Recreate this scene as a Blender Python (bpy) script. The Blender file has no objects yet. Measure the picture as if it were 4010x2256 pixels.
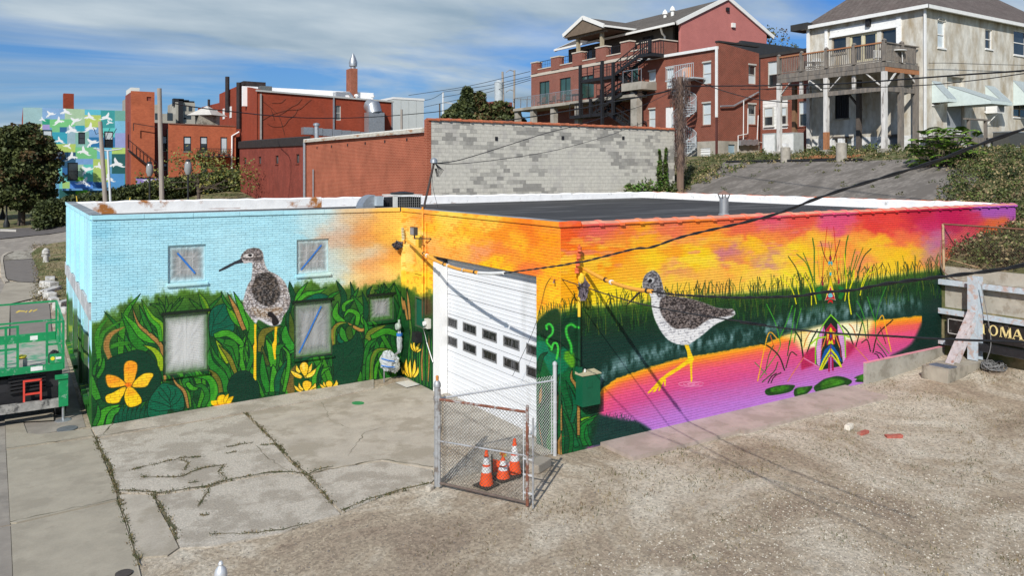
import bpy,bmesh,math,random
import numpy as np
from mathutils import Vector,Matrix
S=bpy.context.scene
COL=S.collection
R=math.radians
# ---------------------------------------------------------------- camera, sky, sun, exposure
# world frame: origin at the foot of the painted building's front corner, x along its right wall, y into the block, z up
CAM=Vector((-10.446,-14.416,6.4));YAW=R(32.4);FPX=3080.0;CU=2005.0;HV=674.0
cam=bpy.data.cameras.new('camera');co=bpy.data.objects.new('camera',cam);COL.objects.link(co)
co.location=CAM;co.rotation_euler=(R(90),0,-YAW)
cam.sensor_width=36;cam.lens=FPX/4010*36;cam.shift_y=-(1128-HV)/4010;cam.clip_start=.1;cam.clip_end=5000
S.camera=co
SUN_TO=Vector((.768,.640,0)).normalized()          # horizontal heading of the sunlight
SUN_EL=R(36)
sd=Vector((SUN_TO.x*math.cos(SUN_EL),SUN_TO.y*math.cos(SUN_EL),-math.sin(SUN_EL)))
sun=bpy.data.lights.new('sun','SUN');sun.energy=5.0;sun.angle=R(.55);sun.color=(1,.955,.88)
so=bpy.data.objects.new('sun',sun);COL.objects.link(so);so.rotation_euler=sd.to_track_quat('-Z','Y').to_euler()
so.location=(-20,-20,40)
wd=bpy.data.worlds.new('World');S.world=wd;wd.use_nodes=True
nt=wd.node_tree;nt.nodes.clear()
def N(t,tree=None,**k):
    n=(tree or nt).nodes.new(t)
    for a,v in k.items():setattr(n,a,v)
    return n
sky=N('ShaderNodeTexSky',sky_type='NISHITA');sky.sun_disc=False;sky.sun_elevation=SUN_EL
sky.sun_rotation=math.atan2(-SUN_TO.x,-SUN_TO.y) % (2*math.pi);sky.air_density=1.0;sky.dust_density=.6;sky.ozone_density=2.2
geo=N('ShaderNodeTexCoord')
sep=N('ShaderNodeSeparateXYZ');nt.links.new(geo.outputs['Generated'],sep.inputs[0])
# clouds lie on a flat layer: direction divided by its height
zz=N('ShaderNodeMath',operation='MAXIMUM');zz.inputs[1].default_value=.0;nt.links.new(sep.outputs[2],zz.inputs[0])
za=N('ShaderNodeMath',operation='ADD');za.inputs[1].default_value=.16;nt.links.new(zz.outputs[0],za.inputs[0])
dx=N('ShaderNodeMath',operation='DIVIDE');nt.links.new(sep.outputs[0],dx.inputs[0]);nt.links.new(za.outputs[0],dx.inputs[1])
dy=N('ShaderNodeMath',operation='DIVIDE');nt.links.new(sep.outputs[1],dy.inputs[0]);nt.links.new(za.outputs[0],dy.inputs[1])
cx=N('ShaderNodeCombineXYZ');nt.links.new(dx.outputs[0],cx.inputs[0]);nt.links.new(dy.outputs[0],cx.inputs[1])
mp=N('ShaderNodeMapping');mp.inputs['Rotation'].default_value=(0,0,R(40));mp.inputs['Scale'].default_value=(.55,1.0,1);mp.inputs['Location'].default_value=(3.1,1.7,0)
nt.links.new(cx.outputs[0],mp.inputs[0])
n1=N('ShaderNodeTexNoise');n1.inputs['Scale'].default_value=.8;n1.inputs['Detail'].default_value=9;n1.inputs['Roughness'].default_value=.56;n1.inputs['Distortion'].default_value=.8
nt.links.new(mp.outputs[0],n1.inputs['Vector'])
r1=N('ShaderNodeValToRGB');r1.color_ramp.elements[0].position=.41;r1.color_ramp.elements[0].color=(0,0,0,1);r1.color_ramp.elements[1].position=.61;r1.color_ramp.elements[1].color=(1,1,1,1)
nt.links.new(n1.outputs[0],r1.inputs[0])
n2=N('ShaderNodeTexNoise');n2.inputs['Scale'].default_value=2.3;n2.inputs['Detail'].default_value=6
nt.links.new(mp.outputs[0],n2.inputs['Vector'])
r2=N('ShaderNodeValToRGB');r2.color_ramp.elements[0].position=.3;r2.color_ramp.elements[0].color=(3.6,5.3,7.0,1);r2.color_ramp.elements[1].position=.75;r2.color_ramp.elements[1].color=(9.6,10.8,11.6,1)
nt.links.new(n2.outputs[0],r2.inputs[0])
# soft blue-grey haze near the horizon
hz=N('ShaderNodeMapRange');hz.inputs[1].default_value=0;hz.inputs[2].default_value=.22;hz.inputs[3].default_value=.62;hz.inputs[4].default_value=0
nt.links.new(sep.outputs[2],hz.inputs[0])
skyc=N('ShaderNodeMixRGB',blend_type='MULTIPLY');skyc.inputs[0].default_value=1;skyc.inputs[2].default_value=(.36,.84,1.55,1)
nt.links.new(sky.outputs[0],skyc.inputs[1])
mh=N('ShaderNodeMixRGB');nt.links.new(hz.outputs[0],mh.inputs[0]);nt.links.new(skyc.outputs[0],mh.inputs[1]);mh.inputs[2].default_value=(3.9,6.3,8.4,1)
mx=N('ShaderNodeMixRGB');nt.links.new(r1.outputs[0],mx.inputs[0]);nt.links.new(mh.outputs[0],mx.inputs[1]);nt.links.new(r2.outputs[0],mx.inputs[2])
bg=N('ShaderNodeBackground');bg.inputs[1].default_value=.068;nt.links.new(mx.outputs[0],bg.inputs[0])
wo=N('ShaderNodeOutputWorld');nt.links.new(bg.outputs[0],wo.inputs[0])
S.view_settings.view_transform='Standard';S.view_settings.look='None';S.view_settings.exposure=0;S.view_settings.gamma=1
S.view_settings.use_curve_mapping=False
S.cycles.max_bounces=6;S.cycles.transparent_max_bounces=16
# ---------------------------------------------------------------- helpers
FWD=Vector((math.sin(YAW),math.cos(YAW),0));RGT=Vector((math.cos(YAW),-math.sin(YAW),0))
def ray(u,v):return RGT*((u-CU)/FPX) + FWD + Vector((0,0,(HV-v)/FPX))
def at(u,v,x=None,y=None,z=None,d=None):
    """survey helper: a real-world point from its bearing and one known coordinate"""
    r=ray(u,v)
    if x is not None:t=(x-CAM.x)/r.x
    elif y is not None:t=(y-CAM.y)/r.y
    elif z is not None:t=(z-CAM.z)/r.z
    else:t=d
    return CAM + r*t
def tag(o,label=None,cat=None,group=None,kind=None):
    if label:o['label']=label
    if cat:o['category']=cat
    if group:o['group']=group
    if kind:o['kind']=kind
    return o
def thing(name,label,cat,loc=(0,0,0),rz=0,group=None):
    o=bpy.data.objects.new(name,None);COL.objects.link(o);o.location=loc;o.rotation_euler=(0,0,rz)
    o.empty_display_size=.2
    return tag(o,label,cat,group)
def copy_tree(o,parent=None):
    c=o.copy();COL.objects.link(c)
    if parent is not None:c.parent=parent;c.matrix_parent_inverse=o.matrix_parent_inverse.copy()
    for ch in list(o.children):copy_tree(ch,c)
    return c
class MB:
    def __init__(s):s.v=[];s.f=[];s.sm=False
    def box(s,x0,x1,y0,y1,z0,z1):
        n=len(s.v)
        s.v += [(x,y,z) for z in (z0,z1) for y in (y0,y1) for x in (x0,x1)]
        s.f += [tuple(n+i for i in q) for q in ((0,2,3,1),(4,5,7,6),(0,1,5,4),(2,6,7,3),(0,4,6,2),(1,3,7,5))]
        return s
    def hexa(s,p):                       # eight corners: bottom ring of four, then top ring
        n=len(s.v);s.v += [tuple(q) for q in p]
        s.f += [tuple(n+i for i in q) for q in ((3,2,1,0),(4,5,6,7),(0,1,5,4),(1,2,6,5),(2,3,7,6),(3,0,4,7))]
        return s
    def bar(s,p,q,w,h=None,up=(0,0,1)):
        p=Vector(p);q=Vector(q);h=h or w;d=(q-p).normalized();up=Vector(up)
        if abs(d.dot(up)) > .98:up=Vector((1,0,0))
        a=d.cross(up).normalized()*w/2;b=a.cross(d).normalized()*h/2
        return s.hexa([p-a-b,p+a-b,p+a+b,p-a+b,q-a-b,q+a-b,q+a+b,q-a+b])
    def tube(s,pts,r,n=8,cap=True):
        pts=[Vector(p) for p in pts];rs=r if isinstance(r,(list,tuple)) else [r]*len(pts);b0=len(s.v)
        ref=Vector((0,0,1));d0=(pts[1]-pts[0]).normalized()
        if abs(d0.z) > .9:ref=Vector((1,0,0))
        for i,p in enumerate(pts):
            d=((pts[min(i+1,len(pts)-1)]-pts[max(i-1,0)])).normalized()
            a=d.cross(ref)
            if a.length < 1e-4:a=d.cross(Vector((0,1,0)))
            a.normalize();b=a.cross(d)
            for k in range(n):
                t=2*math.pi*k/n;s.v.append(tuple(p + (a*math.cos(t)+b*math.sin(t))*rs[i]))
        for i in range(len(pts)-1):
            for k in range(n):
                s.f.append((b0+i*n+k,b0+i*n+(k+1) % n,b0+(i+1)*n+(k+1) % n,b0+(i+1)*n+k))
        if cap:s.f.append(tuple(b0+k for k in range(n))[::-1]);s.f.append(tuple(b0+(len(pts)-1)*n+k for k in range(n)))
        s.sm=True
        return s
    def lathe(s,prof,c=(0,0,0),n=16,ax='z'):
        b0=len(s.v);c=Vector(c)
        for r,h in prof:
            for k in range(n):
                t=2*math.pi*k/n;x,y=r*math.cos(t),r*math.sin(t)
                s.v.append(tuple(c + (Vector((x,y,h)) if ax == 'z' else Vector((h,x,y)) if ax == 'x' else Vector((x,h,y)))))
        for i in range(len(prof)-1):
            for k in range(n):s.f.append((b0+i*n+k,b0+i*n+(k+1) % n,b0+(i+1)*n+(k+1) % n,b0+(i+1)*n+k))
        s.f.append(tuple(b0+k for k in range(n))[::-1]);s.f.append(tuple(b0+(len(prof)-1)*n+k for k in range(n)))
        s.sm=True
        return s
    def prism(s,pts,off):               # polygon in space, thickened by the vector off
        n=len(s.v);k=len(pts);off=Vector(off)
        s.v += [tuple(p) for p in pts] + [tuple(Vector(p)+off) for p in pts]
        s.f.append(tuple(range(n,n+k)));s.f.append(tuple(range(n+2*k-1,n+k-1,-1)))
        for i in range(k):s.f.append((n+i,n+k+i,n+k+(i+1) % k,n+(i+1) % k))
        return s
    def quad(s,*p):
        n=len(s.v);s.v += [tuple(q) for q in p];s.f.append(tuple(range(n,n+len(p))));return s
    def mesh(s,name,m=None,fix=True):
        me=bpy.data.meshes.new(name);me.from_pydata(s.v,[],s.f)
        if fix and len(s.f) < 60000:
            bm=bmesh.new();bm.from_mesh(me);bmesh.ops.recalc_face_normals(bm,faces=bm.faces)
            if s.sm:
                for e in bm.edges:
                    if len(e.link_faces) == 2 and e.calc_face_angle(0) > R(35):e.smooth=False
                for f in bm.faces:f.smooth=True
            bm.to_mesh(me);bm.free()
        if m:me.materials.append(m)
        return me
    def build(s,name,m,parent=None,loc=(0,0,0),rot=(0,0,0),fix=True):
        o=bpy.data.objects.new(name,s.mesh(name,m,fix));COL.objects.link(o);o.location=loc;o.rotation_euler=rot
        if parent:o.parent=parent
        return o
def inst(name,me,parent,loc=(0,0,0),rot=(0,0,0),scale=(1,1,1)):
    o=bpy.data.objects.new(name,me);COL.objects.link(o);o.location=loc;o.rotation_euler=rot;o.scale=scale
    if parent:o.parent=parent
    return o
def cat(pts,n=6,closed=False):
    """Catmull-Rom through points (numpy, any dimension)"""
    P=np.asarray(pts,float);k=len(P)
    if k < 3:return P
    if closed:Q=np.vstack([P[-1],P,P[0],P[1]])
    else:Q=np.vstack([2*P[0]-P[1],P,2*P[-1]-P[-2]])
    out=[]
    for i in range(1,len(Q)-2):
        a,b,c,d=Q[i-1],Q[i],Q[i+1],Q[i+2]
        for t in np.arange(n)/n:
            out.append(.5*((2*b)+(-a+c)*t+(2*a-5*b+4*c-d)*t*t+(-a+3*b-3*c+d)*t**3))
    if not closed:out.append(P[-1])
    return np.array(out)
# ---------------------------------------------------------------- materials
def lin(c):
    c=np.asarray(c,float)/255.
    return np.where(c <= .04045,c/12.92,((c+.055)/1.055)**2.4)
MATS={}
def mat(key,col,rough=.8,var=.18,scale=3.,bump=0.,metal=0.,col2=None,amt=.5,s2=None,stretch=None,spec=.3,fine=0.):
    """base colour (linear) varied by noise; col2 = second colour of stains with their own scale"""
    if key in MATS:return MATS[key]
    m=bpy.data.materials.new(key);m.use_nodes=True;t=m.node_tree;b=t.nodes['Principled BSDF'];L=t.links.new
    b.inputs['Roughness'].default_value=rough;b.inputs['Metallic'].default_value=metal;b.inputs['Specular IOR Level'].default_value=spec
    g=N('ShaderNodeNewGeometry',t);mp=N('ShaderNodeMapping',t);L(g.outputs['Position'],mp.inputs[0])
    if stretch:mp.inputs['Scale'].default_value=stretch
    n=N('ShaderNodeTexNoise',t);n.inputs['Scale'].default_value=scale;n.inputs['Detail'].default_value=8;n.inputs['Roughness'].default_value=.62;L(mp.outputs[0],n.inputs['Vector'])
    mr=N('ShaderNodeMapRange',t);mr.inputs[1].default_value=.3;mr.inputs[2].default_value=.7;mr.inputs[3].default_value=1-var;mr.inputs[4].default_value=1+var;L(n.outputs[0],mr.inputs[0])
    mu=N('ShaderNodeVectorMath',t,operation='SCALE');mu.inputs[0].default_value=col[:3];L(mr.outputs[0],mu.inputs['Scale']);out=mu.outputs[0]
    if col2 is not None:
        n2=N('ShaderNodeTexNoise',t);n2.inputs['Scale'].default_value=s2 or scale*.35;n2.inputs['Detail'].default_value=9;n2.inputs['Roughness'].default_value=.65;L(mp.outputs[0],n2.inputs['Vector'])
        rr=N('ShaderNodeMapRange',t);lo=.62-.3*amt;rr.inputs[1].default_value=lo;rr.inputs[2].default_value=lo+.09;L(n2.outputs[0],rr.inputs[0])
        mi=N('ShaderNodeMixRGB',t);L(rr.outputs[0],mi.inputs[0]);L(out,mi.inputs[1]);mi.inputs[2].default_value=(*col2[:3],1);out=mi.outputs[0]
    if fine:
        n3=N('ShaderNodeTexNoise',t);n3.inputs['Scale'].default_value=34;n3.inputs['Detail'].default_value=5;n3.inputs['Roughness'].default_value=.75;L(g.outputs['Position'],n3.inputs['Vector']);m3=N('ShaderNodeMapRange',t);m3.inputs[1].default_value=.34;m3.inputs[2].default_value=.66;m3.inputs[3].default_value=1-fine;m3.inputs[4].default_value=1+fine;L(n3.outputs[0],m3.inputs[0]);m4=N('ShaderNodeVectorMath',t,operation='SCALE');L(out,m4.inputs[0]);L(m3.outputs[0],m4.inputs['Scale']);out=m4.outputs[0]
    L(out,b.inputs['Base Color'])
    if bump:
        bp=N('ShaderNodeBump',t);bp.inputs['Strength'].default_value=bump;bp.inputs['Distance'].default_value=.02;L(n.outputs[0],bp.inputs['Height']);L(bp.outputs[0],b.inputs['Normal'])
    MATS[key]=m;return m
def brickmat(key,c1,c2,mortar,bw=.21,bh=.072,var=.25,ms=.012,streak=None,sa=.3):
    if key in MATS:return MATS[key]
    m=bpy.data.materials.new(key);m.use_nodes=True;t=m.node_tree;b=t.nodes['Principled BSDF'];L=t.links.new
    b.inputs['Roughness'].default_value=.9;b.inputs['Specular IOR Level'].default_value=.2
    g=N('ShaderNodeNewGeometry',t);s=N('ShaderNodeSeparateXYZ',t);L(g.outputs['Position'],s.inputs[0])
    ad=N('ShaderNodeMath',t,operation='ADD');L(s.outputs[0],ad.inputs[0]);L(s.outputs[1],ad.inputs[1])
    c=N('ShaderNodeCombineXYZ',t);L(ad.outputs[0],c.inputs[0]);L(s.outputs[2],c.inputs[1])
    k=N('ShaderNodeTexBrick',t);k.inputs['Scale'].default_value=1;k.inputs['Brick Width'].default_value=bw;k.inputs['Row Height'].default_value=bh
    k.inputs['Mortar Size'].default_value=ms;k.inputs['Bias'].default_value=-.2
    k.inputs['Color1'].default_value=(*c1,1);k.inputs['Color2'].default_value=(*c2,1);k.inputs['Mortar'].default_value=(*mortar,1);L(c.outputs[0],k.inputs['Vector'])
    n=N('ShaderNodeTexNoise',t);n.inputs['Scale'].default_value=.9;n.inputs['Detail'].default_value=10;n.inputs['Roughness'].default_value=.68;L(g.outputs['Position'],n.inputs['Vector'])
    mr=N('ShaderNodeMapRange',t);mr.inputs[1].default_value=.3;mr.inputs[2].default_value=.7;mr.inputs[3].default_value=1-var;mr.inputs[4].default_value=1+var;L(n.outputs[0],mr.inputs[0])
    mu=N('ShaderNodeVectorMath',t,operation='SCALE');L(k.outputs[0],mu.inputs[0]);L(mr.outputs[0],mu.inputs['Scale']);out=mu.outputs[0]
    if streak:
        mp=N('ShaderNodeMapping',t);mp.inputs['Scale'].default_value=(.7,.7,.12);L(g.outputs['Position'],mp.inputs[0])
        n2=N('ShaderNodeTexNoise',t);n2.inputs['Scale'].default_value=2.2;n2.inputs['Detail'].default_value=9;L(mp.outputs[0],n2.inputs['Vector'])
        rr=N('ShaderNodeMapRange',t);rr.inputs[1].default_value=.5;rr.inputs[2].default_value=.75;rr.inputs[4].default_value=sa;L(n2.outputs[0],rr.inputs[0])
        mi=N('ShaderNodeMixRGB',t);L(rr.outputs[0],mi.inputs[0]);L(out,mi.inputs[1]);mi.inputs[2].default_value=(*streak,1);out=mi.outputs[0]
    L(out,b.inputs['Base Color'])
    MATS[key]=m;return m
def glass(key,col=(.02,.03,.035),rough=.06):
    if key in MATS:return MATS[key]
    m=mat(key,col,rough,.3,1.2,spec=.8);return m
# ---------------------------------------------------------------- the painted walls: colours worked out per wall texel
LIGHT=1.05     # how bright a white wall in full sun renders; painted colours are divided by it
rng=np.random.default_rng(7)
def vnoise(x,y,seed=0):
    r=np.random.default_rng(seed).random((64,64));xi=np.floor(x).astype(int);yi=np.floor(y).astype(int)
    fx=x-xi;fy=y-yi;fx=fx*fx*(3-2*fx);fy=fy*fy*(3-2*fy)
    g=lambda i,j:r[i % 64,j % 64]
    return (g(xi,yi)*(1-fx)+g(xi+1,yi)*fx)*(1-fy)+(g(xi,yi+1)*(1-fx)+g(xi+1,yi+1)*fx)*fy
def fbm(x,y,seed=0,o=4):
    s=0;a=.5;t=0
    for i in range(o):s=s+a*vnoise(x*2**i,y*2**i,seed+i);t += a;a *= .55
    return s/t
class Canvas:
    """a wall of length L starting at (x0,y0) heading (dx,dy), from z0 to z1; U,V are the bearings its texels are surveyed by"""
    def __init__(s,x0,y0,dx,dy,L,z0,z1,res=90):
        s.o=np.array([x0,y0,z0]);s.d=np.array([dx,dy,0.]);s.L=L;s.H=z1-z0;s.res=res
        s.w=int(L*res);s.h=int(s.H*res)
        X,Z=np.meshgrid((np.arange(s.w)+.5)/s.w*L,(np.arange(s.h)+.5)/s.h*s.H)
        s.X=X;s.Z=Z
        P=[s.o[0]+dx*X-CAM.x,s.o[1]+dy*X-CAM.y,s.o[2]+Z-CAM.z]
        dep=P[0]*FWD.x+P[1]*FWD.y;rt=P[0]*RGT.x+P[1]*RGT.y
        s.U=CU+FPX*rt/dep;s.V=HV-FPX*P[2]/dep
        s.img=np.zeros((s.h,s.w,3));s.c=(0,0,1.)
    def crop(s,ox,oy,k):s.c=(ox,oy,k)
    def px(s,pts):p=np.asarray(pts,float);return p*s.c[2]+np.array(s.c[:2])
    def win(s,p,m):
        r=[at(u,v,x=s.o[0]) if s.d[0] == 0 else at(u,v,y=s.o[1]) for u,v in ((p[:,0].min()-m,p[:,1].min()-m),(p[:,0].max()+m,p[:,1].max()+m),(p[:,0].min()-m,p[:,1].max()+m),(p[:,0].max()+m,p[:,1].min()-m))]
        q=[((v.x-s.o[0])*s.d[0]+(v.y-s.o[1])*s.d[1],v.z-s.o[2]) for v in r]
        i0=max(0,int(min(a for a,b in q)*s.res)-2);i1=min(s.w,int(max(a for a,b in q)*s.res)+3)
        j0=max(0,int(min(b for a,b in q)*s.res)-2);j1=min(s.h,int(max(b for a,b in q)*s.res)+3)
        return (slice(j0,j1),slice(i0,i1)) if i1 > i0 and j1 > j0 else None
    def dist(s,p,sl,closed):
        U=s.U[sl];V=s.V[sl];d=np.full(U.shape,1e9);ins=np.zeros(U.shape,bool);n=len(p)
        for i in range(n if closed else n-1):
            a=p[i];b=p[(i+1) % n];e=b-a;l2=e@e+1e-9
            t=np.clip(((U-a[0])*e[0]+(V-a[1])*e[1])/l2,0,1)
            d=np.minimum(d,(U-a[0]-t*e[0])**2+(V-a[1]-t*e[1])**2)
            if closed:ins ^= ((a[1] > V) != (b[1] > V)) & (U < (b[0]-a[0])*(V-a[1])/(b[1]-a[1]+1e-12)+a[0])
        d=np.sqrt(d)
        return np.where(ins,-d,d) if closed else d
    def blend(s,sl,m,col):
        I=s.img[sl];m=m[...,None];s.img[sl]=I*(1-m)+np.asarray(col)*m
    def fill(s,pts,col,soft=1.5,smooth=True,a=1,mott=.12,edge=None,ew=2.2,px=None):
        p=s.px(pts) if px is None else px
        if smooth:p=cat(p,5,True)
        sl=s.win(p,soft+ew+3)
        if sl is None:return
        d=s.dist(p,sl,True);m=np.clip(.5-d/soft,0,1)*a
        c=np.asarray(col,float)[None,None]*(1+mott*(fbm(s.U[sl]/14,s.V[sl]/14,5)[...,None]-.5)*2)
        s.blend(sl,m,c)
        if edge is not None:s.blend(sl,np.clip(ew/2+.7-np.abs(d),0,1),edge)
    def line(s,pts,w,col,smooth=True,a=1,soft=1.4,px=None):
        p=s.px(pts) if px is None else px
        if smooth:p=cat(p,5)
        sl=s.win(p,w+4)
        if sl is None:return
        d=s.dist(p,sl,False);s.blend(sl,np.clip((w/2-d)/soft+.5,0,1)*a,col)
    def leaf(s,pts,w,col,edge=(8,40,22),ew=2.4,rib=False,base=.25,soft=1.5,hi=None,mott=.15):
        p=cat(s.px(pts),6);w=w*s.c[2];n=len(p);t=np.linspace(0,1,n)
        e=np.gradient(p,axis=0);nn=np.stack([-e[:,1],e[:,0]],1)/(np.linalg.norm(e,axis=1)[:,None]+1e-9)
        ww=w/2*np.clip(np.sin(np.pi*(base+(1-base)*t))**.8,0,1)[:,None]
        poly=np.vstack([p+nn*ww,(p-nn*ww)[::-1]])
        s.fill(None,col,soft,False,1,mott,edge,ew,px=poly)
        if hi is not None:s.fill(None,hi,w*.25,False,.7,.05,None,0,px=np.vstack([p+nn*ww*.75,p[::-1]+nn[::-1]*ww[::-1]*.15]))
        if rib:s.line(None,1.6,edge if edge is not None else (10,60,30),False,.9,px=p)
    def image(s,name):
        A=np.clip(s.img,0,255)/255.
        l=np.where(A <= .04045,A/12.92,((A+.055)/1.055)**2.4)/LIGHT
        l=np.clip(l,.002,.86);A=np.where(l <= .0031308,l*12.92,1.055*l**(1/2.4)-.055)
        im=bpy.data.images.new(name,s.w,s.h,alpha=False)
        buf=np.ones((s.h,s.w,4),np.float32);buf[...,:3]=A
        im.pixels.foreach_set(buf.ravel());im.update();im.pack();return im
def muralmat(name,cv,img=None):
    m=bpy.data.materials.new(name);m.use_nodes=True;t=m.node_tree;b=t.nodes['Principled BSDF'];L=t.links.new
    b.inputs['Roughness'].default_value=.62;b.inputs['Specular IOR Level'].default_value=.25
    g=N('ShaderNodeNewGeometry',t);s=N('ShaderNodeVectorMath',t,operation='SUBTRACT');s.inputs[1].default_value=tuple(cv.o);L(g.outputs['Position'],s.inputs[0])
    d=N('ShaderNodeVectorMath',t,operation='DOT_PRODUCT');d.inputs[1].default_value=tuple(cv.d/cv.L);L(s.outputs[0],d.inputs[0])
    sp=N('ShaderNodeSeparateXYZ',t);L(s.outputs[0],sp.inputs[0]);dv=N('ShaderNodeMath',t,operation='DIVIDE');dv.inputs[1].default_value=cv.H;L(sp.outputs[2],dv.inputs[0])
    c=N('ShaderNodeCombineXYZ',t);L(d.outputs['Value'],c.inputs[0]);L(dv.outputs[0],c.inputs[1])
    i=N('ShaderNodeTexImage',t);i.image=img or cv.image(name);i.extension='EXTEND';L(c.outputs[0],i.inputs[0])
    n=N('ShaderNodeTexNoise',t);n.inputs['Scale'].default_value=9;n.inputs['Detail'].default_value=6;L(g.outputs['Position'],n.inputs['Vector'])
    mr=N('ShaderNodeMapRange',t);mr.inputs[1].default_value=.3;mr.inputs[2].default_value=.7;mr.inputs[3].default_value=.93;mr.inputs[4].default_value=1.06;L(n.outputs[0],mr.inputs[0])
    mu=N('ShaderNodeVectorMath',t,operation='SCALE');L(i.outputs[0],mu.inputs[0])
    if img:jm=N('ShaderNodeMixRGB',t);jm.inputs[0].default_value=.3;jm.inputs[2].default_value=(.17,.16,.14,1);L(i.outputs[0],jm.inputs[1]);L(jm.outputs[0],mu.inputs[0])
    L(mr.outputs[0],mu.inputs['Scale']);L(mu.outputs[0],b.inputs['Base Color'])
    bp=N('ShaderNodeBump',t);bp.inputs['Strength'].default_value=.25;bp.inputs['Distance'].default_value=.004;L(n.outputs[0],bp.inputs['Height']);L(bp.outputs[0],b.inputs['Normal'])
    return m
def rbf(cv,pts,sig,warp=16,seed=3,k=1.8):
    """mottled field of sprayed colours: nearest listed colours blend, with ragged edges"""
    U=cv.U+warp*3.6*(fbm(cv.U/42,cv.V/24,seed,5)-.5);V=cv.V+warp*2.4*(fbm(cv.U/36,cv.V/20,seed+9,5)-.5)
    num=0;den=1e-9
    for u,v,c in pts:
        w=np.exp(-(((U-u)/(sig*1.5))**2+((V-v)/sig)**2))+1e-7/(1+(U-u)**2+(V-v)**2);w=w**k
        num=num+w[...,None]*np.array(c,float);den=den+w
    return num/den[...,None] if np.ndim(den) else num
DK=(8,38,22);L1=(62,150,34);L2=(34,112,34);L3=(10,72,40);TN=(165,122,62);YG=(142,172,22);TE=(6,92,66);FL=(250,200,45);OL=(96,110,30)
def edgecurve(cv,pts):
    p=np.array(pts,float);return np.interp(cv.U,p[:,0],p[:,1])
def greens(cv,top,dark=0.):
    n=fbm(cv.U/45,cv.V/30,21);n2=fbm(cv.U/12,cv.V/16,31)
    dpt=np.clip((cv.V-top)/170.,0,1)
    c=np.array([78,118,32.])*(1-dpt[...,None])+np.array([14,74,32.])*dpt[...,None]
    c=c*(.72+.5*n[...,None])*(.85+.3*n2[...,None])*(1-dark)
    m=np.clip((cv.V-top+34*(fbm(cv.U/22,cv.V/40,41)-.5)*2)/26.,0,1)[...,None]
    cv.img=cv.img*(1-m)+c*m
def blades(cv,n,box,seed,cols,ln=(60,170),wd=(12,30),edge=DK):
    r=random.Random(seed)
    for i in range(n):
        u=r.uniform(box[0],box[2]);v=r.uniform(box[1],box[3]);l=r.uniform(*ln);b=r.uniform(-.6,.6);c=r.uniform(-.7,.7)
        p=[(u,v),(u+b*l*.3,v-l*.35),(u+b*l*.55+c*l*.12,v-l*.7),(u+b*l*.6+c*l*.5,v-l)]
        k=cv.c;cv.c=(0,0,1.);cv.leaf(p,r.uniform(*wd),r.choice(cols),edge,2.0);cv.c=k
def flower(cv,petals,cols=FL):
    for p in petals:cv.leaf(p[0],p[1],p[2] if len(p) > 2 else cols,(40,50,10),2.2,hi=(255,224,110),base=.18)
def birdtex(cv,pts,light,dark,sc,seed,thr=.5,px=None,soft=3,tint=(150,118,88),ta=.3):
    p=cat(cv.px(pts),5,True);sl=cv.win(p,8)
    d=cv.dist(p,sl,True);m=np.clip(.5-d/soft+ .6*(fbm(cv.U[sl]/3,cv.V[sl]/3,seed+60)-.5),0,1)
    n=fbm(cv.U[sl]/sc,cv.V[sl]/(sc*.75),seed,3);k=np.clip((n-thr)/.12+.5,0,1)[...,None]
    c=np.array(light,float)*(1-k)+np.array(dark,float)*k
    t=np.clip((fbm(cv.U[sl]/(sc*1.7),cv.V[sl]/(sc*1.7),seed+5,3)-.5)/.1,0,1)[...,None]*ta
    cv.blend(sl,m,c*(1-t)+np.array(tint,float)*t)
WB=8.63                                                # depth of the inner corner
GZ=-.4                                                 # walls are carried a little below ground
TOPZ=5.16
# ---- wall A (light blue sky, flowers, standing bird)
A=Canvas(-8.72,WB,1,0,8.72,GZ,5.3,105)
blue=(170,221,234)
pa=[(u,v,blue) for u in range(340,1200,110) for v in (860,960,1060,1180)]
pa += [(400,900,(140,205,226)),(430,1010,(150,210,228)),(640,900,(160,214,230)),(900,960,(182,226,236)),(520,1080,(160,215,230)),(700,1130,(184,222,224))]
pa += [(1240,860,(190,222,226)),(1330,880,(214,206,190)),(1400,850,(222,196,150)),(1430,880,(226,158,92)),(1500,870,(240,190,84)),(1540,850,(250,204,96)),(1560,930,(252,214,92)),
       (1330,930,(206,176,150)),(1420,945,(224,150,78)),(1500,940,(238,170,66)),(1450,985,(206,214,204)),(1370,1000,(216,204,168)),(1520,1010,(230,150,62)),(1560,1040,(250,208,100)),(1440,1040,(226,152,88)),
       (1340,1060,(200,214,210)),(1400,1090,(240,214,150)),(1480,1070,(244,206,130)),(1560,1100,(250,220,120)),(1470,1110,(214,160,90)),(1300,1000,(196,214,212)),(1280,1090,(190,220,214))]
A.img=rbf(A,pa,48,16,3)
A.img *= (.95+.1*fbm(A.U/60,A.V/9,12))[...,None]
topA=edgecurve(A,[(340,1275),(380,1250),(410,1225),(452,1215),(488,1168),(515,1150),(533,1172),(564,1162),(609,1146),(654,1137),(721,1128),(789,1130),(856,1133),(955,1160),(1050,1180),(1134,1118),(1160,1100),(1215,1092),(1270,1103),(1313,1107),(1366,1100),(1404,1107),(1461,1114),(1518,1088),(1556,1076),(1582,1092)])
greens(A,topA)
blades(A,105,(470,1380,1570,1700),4,[(46,124,30),(30,104,34),(20,88,30),(10,72,40),(56,134,30),(36,116,38)],(120,260),(16,30))
A.crop(340,1050,.44872)
A.leaf([(120,860),(100,720),(95,560),(195,420)],46,(56,136,34),ew=0);A.leaf([(110,700),(150,560),(320,450)],36,(56,130,34),ew=0)
A.leaf([(200,690),(300,660),(400,650)],40,(52,128,32),ew=0)
A.leaf([(205,800),(170,680),(210,580),(335,510)],52,TN,edge=None,ew=0,soft=5)
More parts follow.
